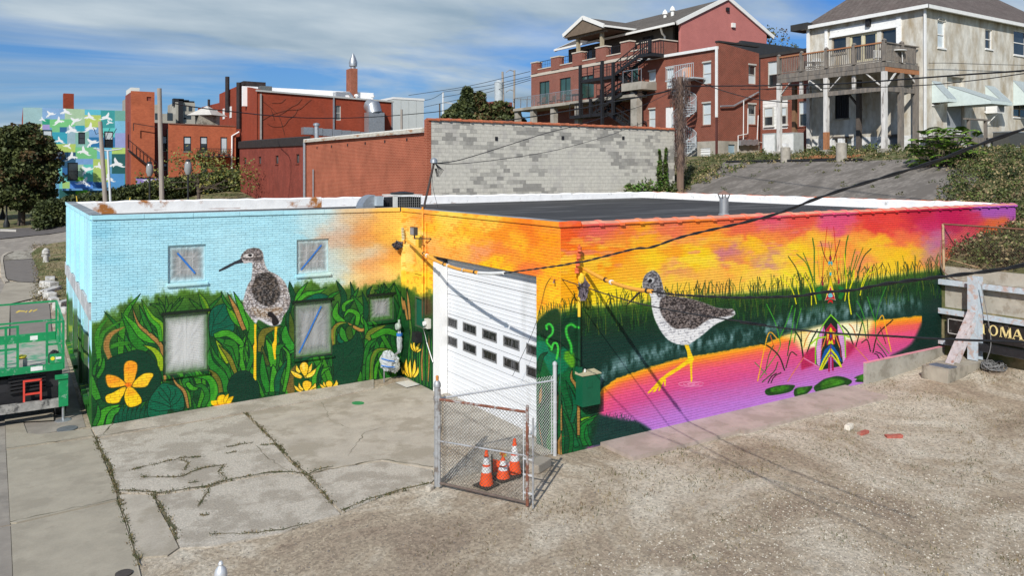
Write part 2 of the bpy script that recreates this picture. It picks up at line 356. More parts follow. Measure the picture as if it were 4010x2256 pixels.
A.leaf([(520,730),(430,640),(380,540),(300,390)],90,(38,120,32));A.leaf([(640,640),(500,600),(410,500),(310,395)],70,L1,hi=(80,170,40))
A.leaf([(665,900),(655,700),(560,590),(450,490),(390,320)],42,TN)
A.leaf([(660,640),(640,510),(560,430),(475,275)],78,L1,rib=True,hi=YG);A.leaf([(560,560),(500,440),(455,320)],40,L2)
A.leaf([(640,900),(640,800),(590,720),(490,670)],60,YG)
for t in ((690,240),(620,260),(605,310),(815,250),(845,255),(745,300),(545,315)):A.leaf([(680+(t[0]-690)*.1,420),((t[0]+685)/2+10,340),t],34,(50,104,28))
A.leaf([(1030,400),(960,330),(890,265)],40,(46,100,26));A.leaf([(1060,400),(1020,300),(975,215)],60,(60,122,28),hi=YG)
A.fill([(1075,590),(1068,420),(1105,345),(1200,308),(1240,330),(1288,470),(1270,560),(1150,575)],TE,edge=DK)
for q in ([(1085,590),(1110,460),(1195,320)],[(1110,480),(1105,380)],[(1105,500),(1180,470),(1240,400)],[(1095,550),(1200,520),(1285,490)]):A.line(q,2,DK)
A.leaf([(1390,520),(1290,440),(1210,310)],66,L1,hi=YG);A.leaf([(1260,360),(1200,280),(1172,205)],30,L2);A.leaf([(1375,540),(1320,400),(1225,215)],52,TN)
A.leaf([(1430,560),(1370,400),(1280,205)],62,L1);A.leaf([(1410,680),(1450,560),(1440,470),(1370,360)],80,(52,130,30))
A.leaf([(1370,900),(1340,760),(1390,570)],50,L1);A.leaf([(1400,900),(1440,760),(1400,600)],44,L2)
A.leaf([(1110,595),(1230,570),(1350,660),(1320,700)],60,L1);A.leaf([(1270,940),(1300,760),(1200,650),(1115,610)],70,L2)
A.leaf([(1200,640),(1290,680),(1320,860)],60,(40,118,32));A.leaf([(1240,830),(1190,740),(1120,620)],60,YG);A.leaf([(1300,920),(1240,780),(1150,670)],44,(120,118,34))
A.leaf([(1200,1090),(1190,960),(1080,830),(1070,700)],80,(36,122,38));A.leaf([(1250,960),(1220,880),(1120,770),(1080,660)],44,L2)
A.leaf([(1170,1090),(1130,960),(1060,880)],60,(104,104,32));A.leaf([(1050,1210),(1110,1080),(1060,960),(900,945)],74,(44,138,30),hi=(80,170,40))
A.leaf([(1010,1215),(1050,1110),(1000,1030),(880,1060)],50,L2);A.leaf([(900,1220),(880,1100),(830,1040),(800,930)],40,(70,128,30))
A.leaf([(885,1225),(850,1080),(780,1010),(735,925)],32,TN);A.leaf([(870,1000),(920,1050),(980,1050)],46,L1)
A.fill([(690,930),(690,990),(668,990),(668,930)],TN,smooth=False)
A.fill([(90,990),(120,870),(200,790),(330,740),(450,716),(540,750),(610,840),(648,930),(645,1000),(600,1090),(520,1160),(380,1190),(200,1180),(110,1120)],(2,58,36),edge=DK,mott=.06)
A.leaf([(100,1150),(60,1050),(45,930)],70,(52,132,36));A.leaf([(60,940),(70,870),(110,790)],34,L2);A.leaf([(90,960),(140,860),(150,760)],40,(44,124,34))
A.leaf([(110,1390),(150,1260),(300,1190)],70,L1);A.leaf([(180,1380),(230,1260),(380,1210)],60,(52,140,40));A.leaf([(60,1380),(100,1280),(95,1180)],44,L2);A.leaf([(250,1370),(290,1280),(470,1200)],50,(8,84,56))
for u in range(290,520,38):A.leaf([(u,1350),(u+4,1270),(u+30,1180)],42,(6,82,54),ew=2)
A.fill([(535,1290),(540,1160),(620,1040),(680,1005),(790,1040),(840,1110),(848,1220),(790,1255),(720,1240),(690,1290),(600,1300)],(4,98,66),edge=DK,mott=.08)
for q in ([(735,1240),(715,1140),(640,1040)],[(730,1215),(640,1180),(560,1160)],[(725,1190),(650,1120),(620,1080)],[(720,1160),(730,1080),(700,1030)],[(730,1210),(790,1170),(830,1110)],[(735,1235),(800,1240),(840,1215)],[(730,1240),(640,1250),(545,1230)],[(725,1180),(770,1110),(770,1060)]):A.line(q,2.4,DK)
A.fill([(1230,1080),(1232,1010),(1280,930),(1370,895),(1450,935),(1500,1020),(1500,1140),(1420,1165),(1290,1180)],(4,54,36),edge=DK,mott=.06)
OR=(244,150,30)
A.fill([(330,1005),(322,920),(325,850),(350,815),(395,808),(435,830),(440,880),(425,950),(405,1010),(365,1030)],(250,176,30),edge=(60,60,10));A.fill([(335,900),(335,840),(370,815),(430,840),(430,900),(390,930)],OR,soft=14,a=.85)
A.fill([(345,1020),(260,1045),(190,1040),(170,990),(165,945),(190,930),(260,945),(320,985)],(250,176,30),edge=(60,60,10));A.fill([(175,1000),(172,945),(210,940),(280,965),(230,1010)],OR,soft=14,a=.9)
A.fill([(400,1010),(440,960),(500,920),(560,915),(582,935),(550,990),(520,1035),(450,1045),(400,1040)],(252,196,36),edge=(60,60,10))
A.fill([(340,1040),(330,1090),(300,1140),(280,1175),(220,1185),(170,1170),(165,1115),(230,1085),(300,1045)],(253,204,30),edge=(60,60,10))
A.fill([(360,1035),(400,1045),(445,1090),(478,1145),(470,1185),(400,1215),(355,1205),(328,1150),(330,1090)],(253,206,20),edge=(60,60,10));A.fill([(340,1100),(350,1045),(400,1050),(430,1090),(380,1110)],OR,soft=14,a=.6)
A.fill([(330,1015),(360,1000),(392,1015),(385,1035),(350,1040)],(236,120,20),soft=6)
YL=(250,200,20)
for q in ([(1120,1190),(1100,1175),(1085,1158)],[(1150,1200),(1120,1170),(1105,1160)]):A.leaf(q,40,YL,None,0)
A.fill([(1145,1195),(1140,1130),(1185,1105),(1215,1130),(1215,1190)],YL,edge=(120,90,0),ew=1.5);A.leaf([(1215,1190),(1215,1140),(1238,1098)],38,YL,(120,90,0),1.4);A.leaf([(1225,1190),(1250,1150),(1280,1120)],40,YL,(120,90,0),1.4)
A.fill([(1110,1195),(1190,1190),(1280,1175),(1260,1200),(1190,1210),(1120,1212)],(240,150,10),soft=7)
A.crop(1100,1050,.37967)                                # right half of wall A
A.leaf([(150,370),(110,260),(88,140)],70,L3);A.leaf([(150,370),(190,260),(275,145)],50,L1);A.leaf([(170,350),(260,270),(380,250),(475,198)],50,L1,hi=(80,165,40))
A.fill([(240,350),(320,280),(400,258),(490,290),(500,340)],TE,edge=DK)
A.leaf([(60,1310),(90,1100),(60,850),(30,790)],50,L1);A.leaf([(130,870),(60,740),(45,600)],96,(40,132,40));A.leaf([(110,820),(110,600),(90,450)],60,(70,92,26))
A.leaf([(110,1300),(90,1150),(160,990)],90,(112,92,40),None,0,soft=6)
A.leaf([(600,560),(650,330),(620,220),(570,130)],62,L3);A.leaf([(640,480),(740,300),(715,140)],46,L3);A.leaf([(690,380),(760,280),(800,200)],36,L2)
A.leaf([(560,700),(520,520),(500,320),(620,230)],70,(36,118,34));A.leaf([(650,570),(560,480),(590,340)],70,L1);A.leaf([(650,450),(660,370),(830,285)],42,L1)
A.leaf([(870,560),(830,430),(740,280)],72,L2);A.leaf([(850,580),(880,420),(835,240)],60,L3);A.leaf([(900,300),(900,240),(940,185)],34,L3)
for t in ((1000,175),(1035,170),(1170,150),(960,230),(1080,190),(1060,150)):A.leaf([(1010,290),((1010+t[0])/2+14,240),t],26,(22,90,30))
A.leaf([(1235,480),(1230,330),(1165,150)],46,L2);A.leaf([(1215,560),(1190,380),(1060,150)],40,(20,84,30));A.leaf([(1200,560),(1240,400),(1235,240)],34,L2)
A.leaf([(780,590),(790,480),(700,440),(640,520)],52,L1);A.leaf([(870,630),(820,640),(740,600),(680,560)],40,TN,hi=(190,150,60));A.leaf([(545,800),(545,640),(600,575),(690,560)],46,(140,120,40),hi=(60,140,30))
A.leaf([(700,760),(640,680),(620,600)],80,(46,134,36));A.leaf([(720,740),(700,640),(740,590)],70,(50,88,26));A.leaf([(880,590),(840,540),(840,470)],44,L1)
A.leaf([(650,780),(600,740),(590,660)],46,(4,96,62));A.leaf([(860,1150),(880,900),(880,620),(840,500)],52,(40,126,34));A.leaf([(850,1160),(870,960),(960,800)],40,L2)
A.fill([(530,1150),(545,1080),(525,820),(620,780),(720,740),(795,655),(850,800),(845,920),(820,1050),(760,1180),(600,1215)],(2,64,38),edge=DK,mott=.06)
for q in ([(540,1130),(640,970),(760,820),(795,690)],[(600,1010),(585,900)],[(690,910),(740,860)],[(650,975),(740,960),(840,900)],[(600,1050),(740,1060),(810,1000)],[(560,1100),(650,1120),(790,1110)],[(640,970),(640,820)],[(540,1130),(500,960)]):A.line(q,1.8,(2,44,28))
A.leaf([(890,740),(940,660),(1085,585)],76,(100,124,34),hi=(130,130,50));A.leaf([(930,720),(1080,650),(1215,690),(1240,680)],66,(54,138,32));A.leaf([(860,1000),(900,800),(1000,720)],50,L2)
A.leaf([(930,1160),(930,980),(1000,850),(1180,850)],60,(104,122,34),hi=(50,130,30));A.leaf([(970,1150),(990,1000),(1060,870)],40,L1);A.leaf([(890,1160),(900,940),(950,850)],44,(40,120,34))
A.leaf([(200,960),(300,900),(520,890)],40,L3);A.leaf([(340,1240),(350,1100),(430,950)],56,L1);A.leaf([(385,1130),(430,1060),(520,1020)],46,L1);A.leaf([(400,1200),(400,1080),(440,1000)],30,L3)
A.line([(255,1160),(240,1100)],8,L3)
flower(A,[(([(215,1130),(150,1100),(95,1058)]),48),([(200,1080),(170,1050),(158,1000)],40),([(245,1130),(290,1060),(320,980)],44),([(260,1125),(320,1090),(362,1035)],48)])
A.fill([(250,1120),(200,1060),(195,1000),(240,965),(280,1000),(278,1060)],FL,edge=(60,60,10));A.fill([(240,1060),(215,1000),(240,980)],(255,226,110),soft=8)
flower(A,[([(225,1275),(170,1250),(133,1210)],38),([(230,1260),(195,1230),(185,1180)],32),([(290,1265),(340,1230),(355,1185)],42),([(310,1270),(350,1250),(368,1235)],20)])
A.fill([(260,1275),(225,1230),(225,1180),(265,1160),(312,1180),(308,1230)],FL,edge=(60,60,10))
flower(A,[([(470,1235),(430,1225),(398,1195)],34),([(470,1225),(445,1200),(440,1170)],28),([(540,1230),(570,1200),(570,1155)],40)])
A.fill([(495,1238),(462,1210),(466,1175),(500,1160),(532,1185),(525,1225)],FL,edge=(60,60,10))
# window masking spray and dark painted surrounds are real trim; the standing bird
A.crop(820,940,.41408)
A.leaf([(480,1060),(500,900),(560,850),(690,815)],70,(110,108,34));A.leaf([(600,1200),(590,1080),(530,930)],80,L1);A.leaf([(560,1190),(510,1080),(500,1000)],44,(66,80,30))
A.leaf([(560,1440),(510,1260),(500,1060)],70,(34,124,36));A.leaf([(590,1440),(610,1260),(600,1180)],60,L1);A.leaf([(640,1440),(650,1300),(740,1120)],60,(4,86,52));A.leaf([(700,1440),(740,1250),(745,1080),(660,985)],40,L1)
A.leaf([(790,1040),(720,920),(720,800)],86,(44,138,38));A.leaf([(640,1090),(650,1020),(720,985)],60,L2)
birdtex(A,[(420,775),(360,700),(320,630),(322,560),(360,430),(395,370),(405,250),(395,215),(330,222),(295,195),(300,150),(345,95),(400,75),(460,78),(500,110),(512,170),(530,240),(560,290),(640,330),(705,390),(745,470),(765,570),(748,650),(700,720),(672,790),(600,815),(550,800),(465,755),(440,790)],(206,202,202),(120,114,114),5,70,.5,ta=.18)
birdtex(A,[(450,330),(420,400),(400,450),(420,540),(480,600),(560,625),(630,590),(665,520),(655,420),(620,350),(550,305)],(112,106,104),(40,38,38),6,73,.46,soft=7,ta=.2)
birdtex(A,[(300,180),(305,140),(350,95),(420,75),(490,100),(510,170),(470,210),(400,200),(350,190)],(150,142,140),(84,78,78),6,76,.5,soft=5,ta=.1)
birdtex(A,[(400,640),(420,700),(520,740),(620,720),(700,660),(650,640),(560,650),(480,650)],(194,186,178),(124,104,84),6,78,.5,soft=10,ta=.5)
A.fill([(425,750),(500,742),(570,780),(660,770),(668,795),(600,812),(540,795),(465,752),(440,785)],(222,222,226),soft=8)
A.fill([(560,680),(600,690),(650,755),(655,790),(610,812),(590,780),(590,740),(550,715)],(30,26,28),soft=3)
A.fill([(300,178),(310,200),(320,212),(240,228),(150,275),(92,297),(92,285),(150,252),(240,205)],(52,56,64),edge=(28,30,36),ew=1.4,smooth=False)
A.fill([(318,160),(330,140),(385,126),(416,136),(408,160),(370,166)],(214,208,204),soft=3);A.fill([(362,144),(385,132),(404,142),(388,158)],(20,20,22),soft=2)
GL=(250,196,30)
A.fill([(422,795),(443,795),(440,880),(446,985),(442,1100),(442,1330),(430,1325),(416,1300),(420,1100),(412,1010),(424,980)],GL,smooth=False);A.fill([(618,820),(642,820),(635,900),(636,980),(625,1060),(628,1125),(616,1136),(606,1090),(592,990),(612,950)],GL,smooth=False)
# ---- wall B (door wall), runs from the front corner back to the inner corner
B=Canvas(0,0,0,1,WB,GZ,5.3,110)
pb=[(1590,870,(244,196,100)),(1600,840,(250,190,60)),(1650,860,(232,150,70)),(1620,930,(250,214,120)),(1690,880,(252,190,40)),(1760,880,(252,204,80)),(1740,930,(250,190,60)),(1700,960,(244,176,90)),(1820,900,(250,180,30)),(1800,950,(250,200,60)),
      (1790,990,(240,170,70)),(1880,930,(250,170,30)),(1880,980,(236,150,90)),(1960,920,(240,140,20)),(1960,980,(236,130,50)),(1940,1030,(250,190,20)),(2020,950,(250,180,30)),(2020,1010,(240,150,40)),(2080,930,(236,120,20)),(2090,1000,(248,160,20)),(2080,1050,(236,120,50)),(2150,930,(246,150,10)),(2160,990,(246,150,30)),(2170,1060,(250,180,20)),
      (2140,1110,(248,176,30)),(2180,1160,(252,196,30)),(2120,1180,(246,170,30)),(2150,1240,(250,200,50)),(1640,990,(234,160,60)),(1600,1010,(250,216,120)),(1650,1050,(246,190,60)),(1690,1080,(250,204,40)),(1630,1100,(252,206,60)),(2170,890,(246,150,40)),(1900,880,(250,190,60))]
B.img=rbf(B,pb,34,22,5)
s2=fbm(B.U/13,B.V/10,55);B.img=B.img*(1-np.clip((s2-.58)/.1,0,1)[...,None]*.5)+np.array([232,130,30.])*np.clip((s2-.58)/.1,0,1)[...,None]*.5
topB=edgecurve(B,[(1570,1090),(1600,1105),(1640,1135),(1690,1130),(1715,1120),(2000,1240),(2100,1290),(2130,1265),(2160,1225),(2195,1215)])
greens(B,topB,.1)
B.crop(2080,1150,.44843)
B.fill([(40,300),(60,240),(160,150),(250,160),(260,470),(40,430)],(14,48,26),soft=10)
for i in range(26):u=60+i*7.6;B.line([(u,330-i*3),(u+6,200-i*2),(u+rng.uniform(-10,22),130-i*2+rng.uniform(-30,30))],1.8,(34,66,22),a=.9)
B.fill([(40,430),(140,430),(170,500),(250,560),(255,1430),(40,1430)],(10,84,40),soft=6,mott=.25);B.fill([(40,430),(140,430),(160,500),(260,580),(255,800),(170,700),(100,560),(40,600)],(6,112,78),soft=8)
for q,w,c in (([(180,1420),(150,1200),(200,900),(250,700)],60,L2),([(100,1350),(140,1100),(130,800)],44,L3),([(60,700),(90,560),(150,510)],40,L3),([(70,1000),(90,860),(60,640)],30,L2),([(210,1330),(200,1150),(235,900)],40,L1),([(105,1340),(80,1200),(60,1050)],14,TN),([(225,1110),(222,1020),(240,860)],34,TN),([(80,960),(85,880),(95,800)],30,TN),([(245,1420),(240,1320),(258,1240)],34,TN)):B.leaf(q,w,c)
SN=(60,190,60)
B.line([(178,470),(140,430),(150,390),(185,350),(190,300),(165,268),(136,280),(140,310)],11,(30,120,40));B.line([(178,470),(142,428),(150,388),(187,348),(190,298),(165,266),(136,280),(142,312)],6,SN)
B.line([(180,490),(195,440),(225,435),(238,490),(225,570)],8,SN)
B.crop(1500,850,.44865)
B.leaf([(300,1440),(270,1250),(250,1050),(215,620)],40,(70,110,40));B.leaf([(215,900),(190,760),(165,640)],24,TN);B.leaf([(235,900),(225,760),(208,620)],26,TN)
for i in range(22):u=240+i*10;B.leaf([(u,1440+i*3),(u+rng.uniform(-14,14),1240),(u+rng.uniform(-10,16),1000+rng.uniform(-60,60))],16,(14,84,44) if i % 3 else (50,130,40),ew=1.6)
B.leaf([(345,1430),(340,1250),(355,1080)],18,TN,ew=1.4);B.leaf([(395,1440),(405,1200),(400,980)],14,TN,ew=1.4)
B.fill([(330,730),(400,700),(430,760),(420,860),(300,850)],(104,60,50),soft=26,a=.7)
flower(B,[([(290,1180),(255,1140),(243,1095)],24),([(295,1180),(270,1130),(275,1085)],24),([(300,1180),(305,1130),(330,1095)],26),([(298,1180),(325,1160),(335,1150)],20)])
flower(B,[([(230,1400),(190,1350),(168,1285)],26),([(240,1400),(205,1320),(205,1235)],34),([(248,1405),(235,1320),(240,1240)],28),([(262,1400),(275,1320),(278,1240)],30),([(270,1400),(300,1360),(308,1305)],28)])
# ---- wall C (sunset marsh, wading bird)
C=Canvas(0,0,1,0,20.5,GZ,5.3,100)
q=1.5567
pc=[(1420,590,(236,92,30)),(1440,630,(242,120,24)),(1500,585,(226,96,88)),(1560,600,(238,124,50)),(1530,640,(248,150,20)),(1480,660,(246,140,20)),(1480,700,(250,186,20)),(1440,720,(250,170,20)),(1620,610,(248,170,30)),(1650,650,(252,206,30)),(1600,680,(246,178,40)),(1700,590,(234,118,76)),(1690,640,(246,160,30)),
      (1800,600,(248,166,40)),(1750,650,(252,206,20)),(1760,575,(240,130,50)),(1850,565,(232,104,70)),(1900,630,(250,190,30)),(1850,670,(238,150,60)),(1830,640,(206,120,130)),(1950,590,(240,136,60)),(2000,560,(228,84,70)),(1950,560,(222,84,110)),(2050,600,(250,182,50)),(2000,650,(252,204,30)),(1940,650,(206,140,130)),(2100,570,(222,80,120)),(2150,600,(246,150,60)),(2100,640,(250,160,60)),
      (2200,560,(226,62,56)),(2200,620,(250,190,40)),(2230,680,(252,204,40)),(2170,660,(240,150,80)),(2300,550,(198,36,66)),(2250,560,(232,70,60)),(2290,600,(238,110,70)),(2340,570,(206,44,96)),(2340,640,(178,122,160)),(2355,605,(196,112,150)),(2300,655,(250,190,30)),(2360,660,(226,140,90)),(2400,560,(200,26,84)),(2430,600,(238,90,92)),(2500,530,(180,90,182)),(2500,572,(238,116,44)),(2450,560,(214,54,90)),
      (2440,640,(190,80,156)),(2400,640,(240,110,70)),(2470,620,(176,90,170)),(2480,660,(160,90,180)),(1500,750,(250,214,30)),(1600,740,(252,214,40)),(1700,710,(250,200,60)),(1800,700,(250,186,70)),(1900,700,(250,206,70)),(2000,700,(252,216,60)),(2100,690,(250,196,60)),(2300,640,(250,200,30)),(1700,680,(226,150,90)),(2050,660,(244,190,50))]
C.img=rbf(C,[(u*q,v*q,c) for u,v,c in pc],44,22,8)
for c_,sd_,lo_,v0_,v1_,am_ in (((254,216,56),301,.50,960,1080,.75),((222,120,140),311,.60,880,1040,.6),((252,196,70),321,.56,900,1000,.5)):
    n_=fbm((C.U+C.V*.5)/70,C.V/26,sd_,5);w_=np.clip((n_-lo_)/.13,0,1)*am_*np.clip(1-np.abs(C.V-(v0_+v1_)/2)/((v1_-v0_)*.95),0,1)*np.clip((3560-C.U)/300,.15,1);C.img=C.img*(1-w_[...,None])+np.array(c_,float)*w_[...,None]
tC=[(1408,790),(1440,770),(1517,768),(1580,762),(1770,742),(1862,735),(1926,731),(1996,722),(2128,708),(2261,688),(2361,675),(2372,674),(2380,760)]
topC=edgecurve(C,[(u*q,v*q) for u,v in tC]);watC=edgecurve(C,[(u*q,v*q) for u,v in [(1440,1100),(1500,1000),(1515,975),(1551,950),(1610,929),(1707,900),(1812,883),(1926,862),(1972,842),(2062,824),(2162,808),(2318,792),(2330,1100),(2400,1200)]])
U,V=C.U,C.V;nA=fbm(U/10,V/60,91);nB=fbm(U/50,V/30,95)
g=np.array([22,66,26.])*(1-nA[...,None])+np.array([16,44,26.])*nA[...,None];up=np.clip(1-(V-topC)/60,0,1)[...,None];g=g*(1-up)+np.array([70,104,24.])*up
g=g*(.7+.6*nB[...,None]);low=np.clip((V-topC-70)/80,0,1)[...,None];g=g*(1-low)+np.array([12,50,40.])*low
mist=np.clip(1-np.abs(V-(watC-46))/50,0,1)*np.clip((fbm(U/16,V/40,99)-.34)*3.0,0,1);mist=mist*np.clip(1-(U-3570)/60,0,1)*.9;g=g*(1-mist[...,None])+np.array([128,160,162.])*mist[...,None]
m=np.clip((V-topC+10*(nA-.5))/14,0,1)[...,None];m2=np.clip((V-topC+14)/20,0,1)[...,None]*.5;C.img=C.img*(1-m2)+np.array([170,200,110.])*m2;C.img=C.img*(1-m)+g*m
dw=V-watC;wn=(fbm(U/40,V/9,101)-.5)*26
st=[(0,(250,186,30)),(18,(246,146,36)),(38,(236,100,86)),(70,(230,84,124)),(115,(212,78,138)),(160,(196,96,168)),(215,(186,116,200)),(300,(176,126,212))]
dd=np.clip(dw+wn*np.clip(dw/60,0,1),0,299);xs=[a for a,_ in st]
wc=np.stack([np.interp(dd,xs,[c[k] for _,c in st]) for k in range(3)],-1)
m=np.clip((dw+8*(fbm(U/9,V/7,103)-.5))/7,0,1)[...,None];C.img=C.img*(1-m)+wc*m
C.crop(2900,850,.51746)
C.fill([(330,900),(480,860),(600,830),(760,810),(900,790),(1000,780),(960,900),(870,930),(790,960),(560,985),(470,1010),(400,930)],(250,226,150),soft=26);C.fill([(540,850),(880,800),(880,920),(800,950),(540,990)],(252,238,196),soft=20)
C.fill([(1290,960),(1380,780),(1420,760),(1500,400),(1560,400),(1560,980),(1140,1060)],(12,46,38),soft=14)
rr=random.Random(12)
for i in range(520):                                       # grass strokes of the far bank
    u=rr.uniform(2195,3700);tv=np.interp(u,[a*q for a,_ in tC],[b*q for _,b in tC]);h=rr.uniform(26,80);b=rr.uniform(-14,16);v0=tv+rr.uniform(10,120)
    C.line(None,rr.uniform(1.6,3.4),rr.choice([(16,40,22),(44,92,24),(84,104,30),(20,60,30),(30,80,30)]),True,.8,px=cat([(u,v0),(u+b*.3,v0-h*.6),(u+b,v0-h)],3))
for i in range(150):
    u=rr.uniform(2200,3690);tv=np.interp(u,[a*q for a,_ in tC],[b*q for _,b in tC]);h=rr.uniform(22,62);b=rr.uniform(-16,18)
    p=[(u,tv+14),(u+b*.4,tv-h*.6),(u+b,tv-h)]
    if rr.random() < .3:p.append((u+b*2.0,tv-h*.55))
    C.line(None,rr.uniform(1.6,2.8),rr.choice([(24,50,22),(50,84,24),(30,40,20)]),False,.85,px=np.array(p,float))
C.c=(2100,850,.6555)
C.fill([(370,1180),(420,1190),(520,1215),(610,1225),(690,1285),(600,1310),(300,1370),(300,1200)],(20,56,50),soft=14)
for i in range(70):u=rr.uniform(300,670);v=1230+max(0,(u-560)*.45);C.line([(u,v+50),(u+rr.uniform(-6,8),v),(u+rr.uniform(-14,18),v-rr.uniform(10,60)*(1-max(0,u-500)/220))],1.8,(16,48,46),a=.85)
C.crop(2080,1150,.44843)                                  # plants by the front corner
C.fill([(250,260),(330,200),(420,180),(430,700),(600,900),(590,1060),(500,1330),(250,1420)],(12,58,34),soft=22,mott=.3)
C.fill([(255,640),(300,620),(420,700),(440,1000),(520,1060),(480,1340),(255,1420)],(10,90,44),soft=14,mott=.3)
C.fill([(255,500),(300,470),(350,560),(330,640),(255,690)],(6,108,70),soft=10);C.fill([(285,545),(300,505),(360,510),(380,600),(355,650),(290,580)],(90,160,30),soft=10)
for qq,w,c in (([(400,1340),(340,1200),(290,1050),(260,860)],60,(14,100,52)),([(330,1400),(330,1200),(270,1000)],70,(12,92,40)),([(420,1200),(380,960),(300,760)],60,(10,84,44)),([(415,1260),(440,1150),(590,1050)],50,(30,118,36)),([(470,1330),(450,1180),(560,1080)],60,(20,112,40)),
        ([(430,1110),(460,1090),(530,1075)],26,(110,170,30)),([(300,1410),(310,1250),(270,1050)],40,L3),([(412,1240),(405,860),(350,740),(358,650)],34,TN),([(262,1200),(258,1080),(268,930)],24,TN),([(258,1420),(248,1320),(264,1200)],34,TN),([(520,1330),(480,1240),(490,1140)],40,(16,108,44)),([(350,1130),(380,980),(330,800)],40,(8,96,60))):C.leaf(qq,w,c)
C.line([(350,520),(345,450),(312,370),(306,300),(345,268),(385,290)],13,(28,120,40));C.line([(350,520),(345,450),(312,370),(306,300),(345,268),(385,290)],7,SN)
C.crop(2400,1000,.41416)                                  # the wading bird
C.fill([(275,330),(262,352),(160,450),(118,480),(130,462),(230,352)],(62,56,48),smooth=False);C.line([(262,345),(125,474)],2,(20,20,20))
birdtex(C,[(670,850),(600,838),(520,800),(460,730),(410,640),(380,560),(362,470),(358,400),(330,350),(285,320),(278,260),(300,190),(350,150),(390,145),(435,185),(462,260),(485,340),(510,378),(700,405),(830,440),(980,495),(1080,505),(1135,512),(1150,565),(1040,620),(960,660),(850,750),(760,815),(710,845)],(226,226,226),(176,176,180),8,80,.62,ta=0)
birdtex(C,[(500,380),(700,405),(830,440),(980,495),(1135,512),(1120,545),(1148,562),(1040,580),(900,610),(780,690),(700,690),(580,690),(500,620),(450,540),(440,440)],(126,114,108),(44,38,38),5,83,.47,soft=6,tint=(170,160,160),ta=.3)
birdtex(C,[(285,315),(280,250),(305,185),(360,148),(400,150),(440,195),(465,270),(480,340),(500,380),(440,400),(390,350),(330,330)],(150,148,150),(76,74,78),6,86,.5,ta=0)
C.fill([(325,225),(350,205),(385,225),(380,255),(345,260)],(200,200,202),soft=3);C.fill([(332,238),(350,222),(370,235),(362,256),(340,258)],(16,16,18),soft=2)
YG2=(252,206,20)
C.fill([(675,848),(715,848),(735,910),(765,985),(752,1010),(690,1040),(600,1100),(520,1150),(495,1165),(500,1185),(495,1240),(486,1235),(480,1190),(460,1230),(440,1285),(425,1280),(440,1230),(400,1290),(370,1300),(395,1260),(335,1310),(325,1300),(400,1220),(440,1170),(520,1110),(600,1060),(670,1010),(705,980),(700,920)],YG2,smooth=False,soft=2)
C.fill([(720,1000),(750,1000),(748,1100),(750,1170),(745,1205),(733,1200),(730,1100)],YG2,smooth=False)
for r_ in (1,.62,.3):C.line([(740+120*r_*math.cos(t),1218+24*r_*math.sin(t)) for t in np.linspace(.4,6.0,16)],1.8,(246,190,214),a=.75)
C.crop(2950,880,.42802)                                   # the reed clumps and mirrored figure
GR=(60,110,26);GD=(30,60,26);YB=(226,222,20)
for p,w,c in (([(440,640),(430,520),(390,400),(318,290)],8,GD),([(530,480),(480,350),(395,268)],8,GR),([(545,500),(505,380),(455,260)],8,GR),([(560,590),(555,400),(555,230),(540,125)],11,GR),([(575,725),(540,560),(490,420),(400,370)],9,YB),([(530,735),(520,600),(440,440)],9,YB),
                ([(390,725),(370,640),(330,560),(260,500)],9,YB),([(415,640),(380,500),(280,435)],8,YB),([(855,560),(835,400),(845,200),(865,100)],11,GR),([(870,480),(900,340),(930,225)],8,GR),([(885,500),(950,280)],8,GR),([(900,480),(960,320),(1000,210)],6,GR),([(940,560),(960,420),(1010,290),(1075,220)],9,GD),
                ([(835,695),(850,540),(830,270)],9,YB),([(893,818),(870,640),(910,500),(920,420)],11,YB),([(975,645),(1000,520),(1080,380)],9,YB),([(985,600),(1040,470),(1110,425)],7,YB),
                ([(628,540),(645,300),(672,20)],5,(196,30,30)),([(778,530),(755,280),(733,20)],5,(196,30,30)),([(678,345),(640,260),(614,152)],6,(50,40,20)),([(730,340),(760,240),(790,140)],6,(50,40,20)),([(700,290),(718,160)],4,(110,100,20)),([(706,290),(686,155)],4,(110,100,20)),
                ([(610,520),(588,210)],3,(240,120,60)),([(630,480),(625,290)],3,(90,110,40)),([(790,480),(795,210)],3,(240,120,60)),([(815,500),(820,310)],3,(90,110,40)),([(600,480),(585,330)],3,(90,110,40)),([(770,460),(785,290)],3,(90,110,40)),([(650,520),(705,370),(760,520)],4,(120,110,20)),([(665,520),(705,400),(745,520)],4,(120,110,20))):C.line(p,w*.43,c)
for p in ([(610,690),(590,600),(640,560)],[(790,680),(810,600),(770,560)]):C.leaf(p,44,(24,110,40),None,0)
C.fill([(640,560),(630,500),(622,545)],(150,20,60));C.fill([(770,540),(780,490),(790,530)],(150,20,60))
C.fill([(702,268),(714,310),(704,335),(692,310)],(176,16,70),edge=(60,50,20),ew=1.2,smooth=False)
C.fill([(690,330),(704,345),(716,330),(724,352),(716,375),(704,350),(690,375),(682,352)],(40,170,190),smooth=False);C.fill([(694,432),(704,440),(714,432),(712,465),(696,465)],(40,170,190),smooth=False)
C.fill([(660,670),(703,465),(745,655),(726,655),(704,560),(682,640)],(240,208,20),smooth=False,edge=(90,110,20),ew=1.2)
C.fill([(652,695),(672,650),(704,565),(735,645),(750,690),(705,675)],(190,24,30),smooth=False,edge=(240,240,220),ew=.8);C.fill([(684,640),(700,622),(722,640),(720,662),(688,666)],(110,196,210));C.fill([(680,720),(690,690),(718,690),(726,720),(702,706)],(200,30,30))
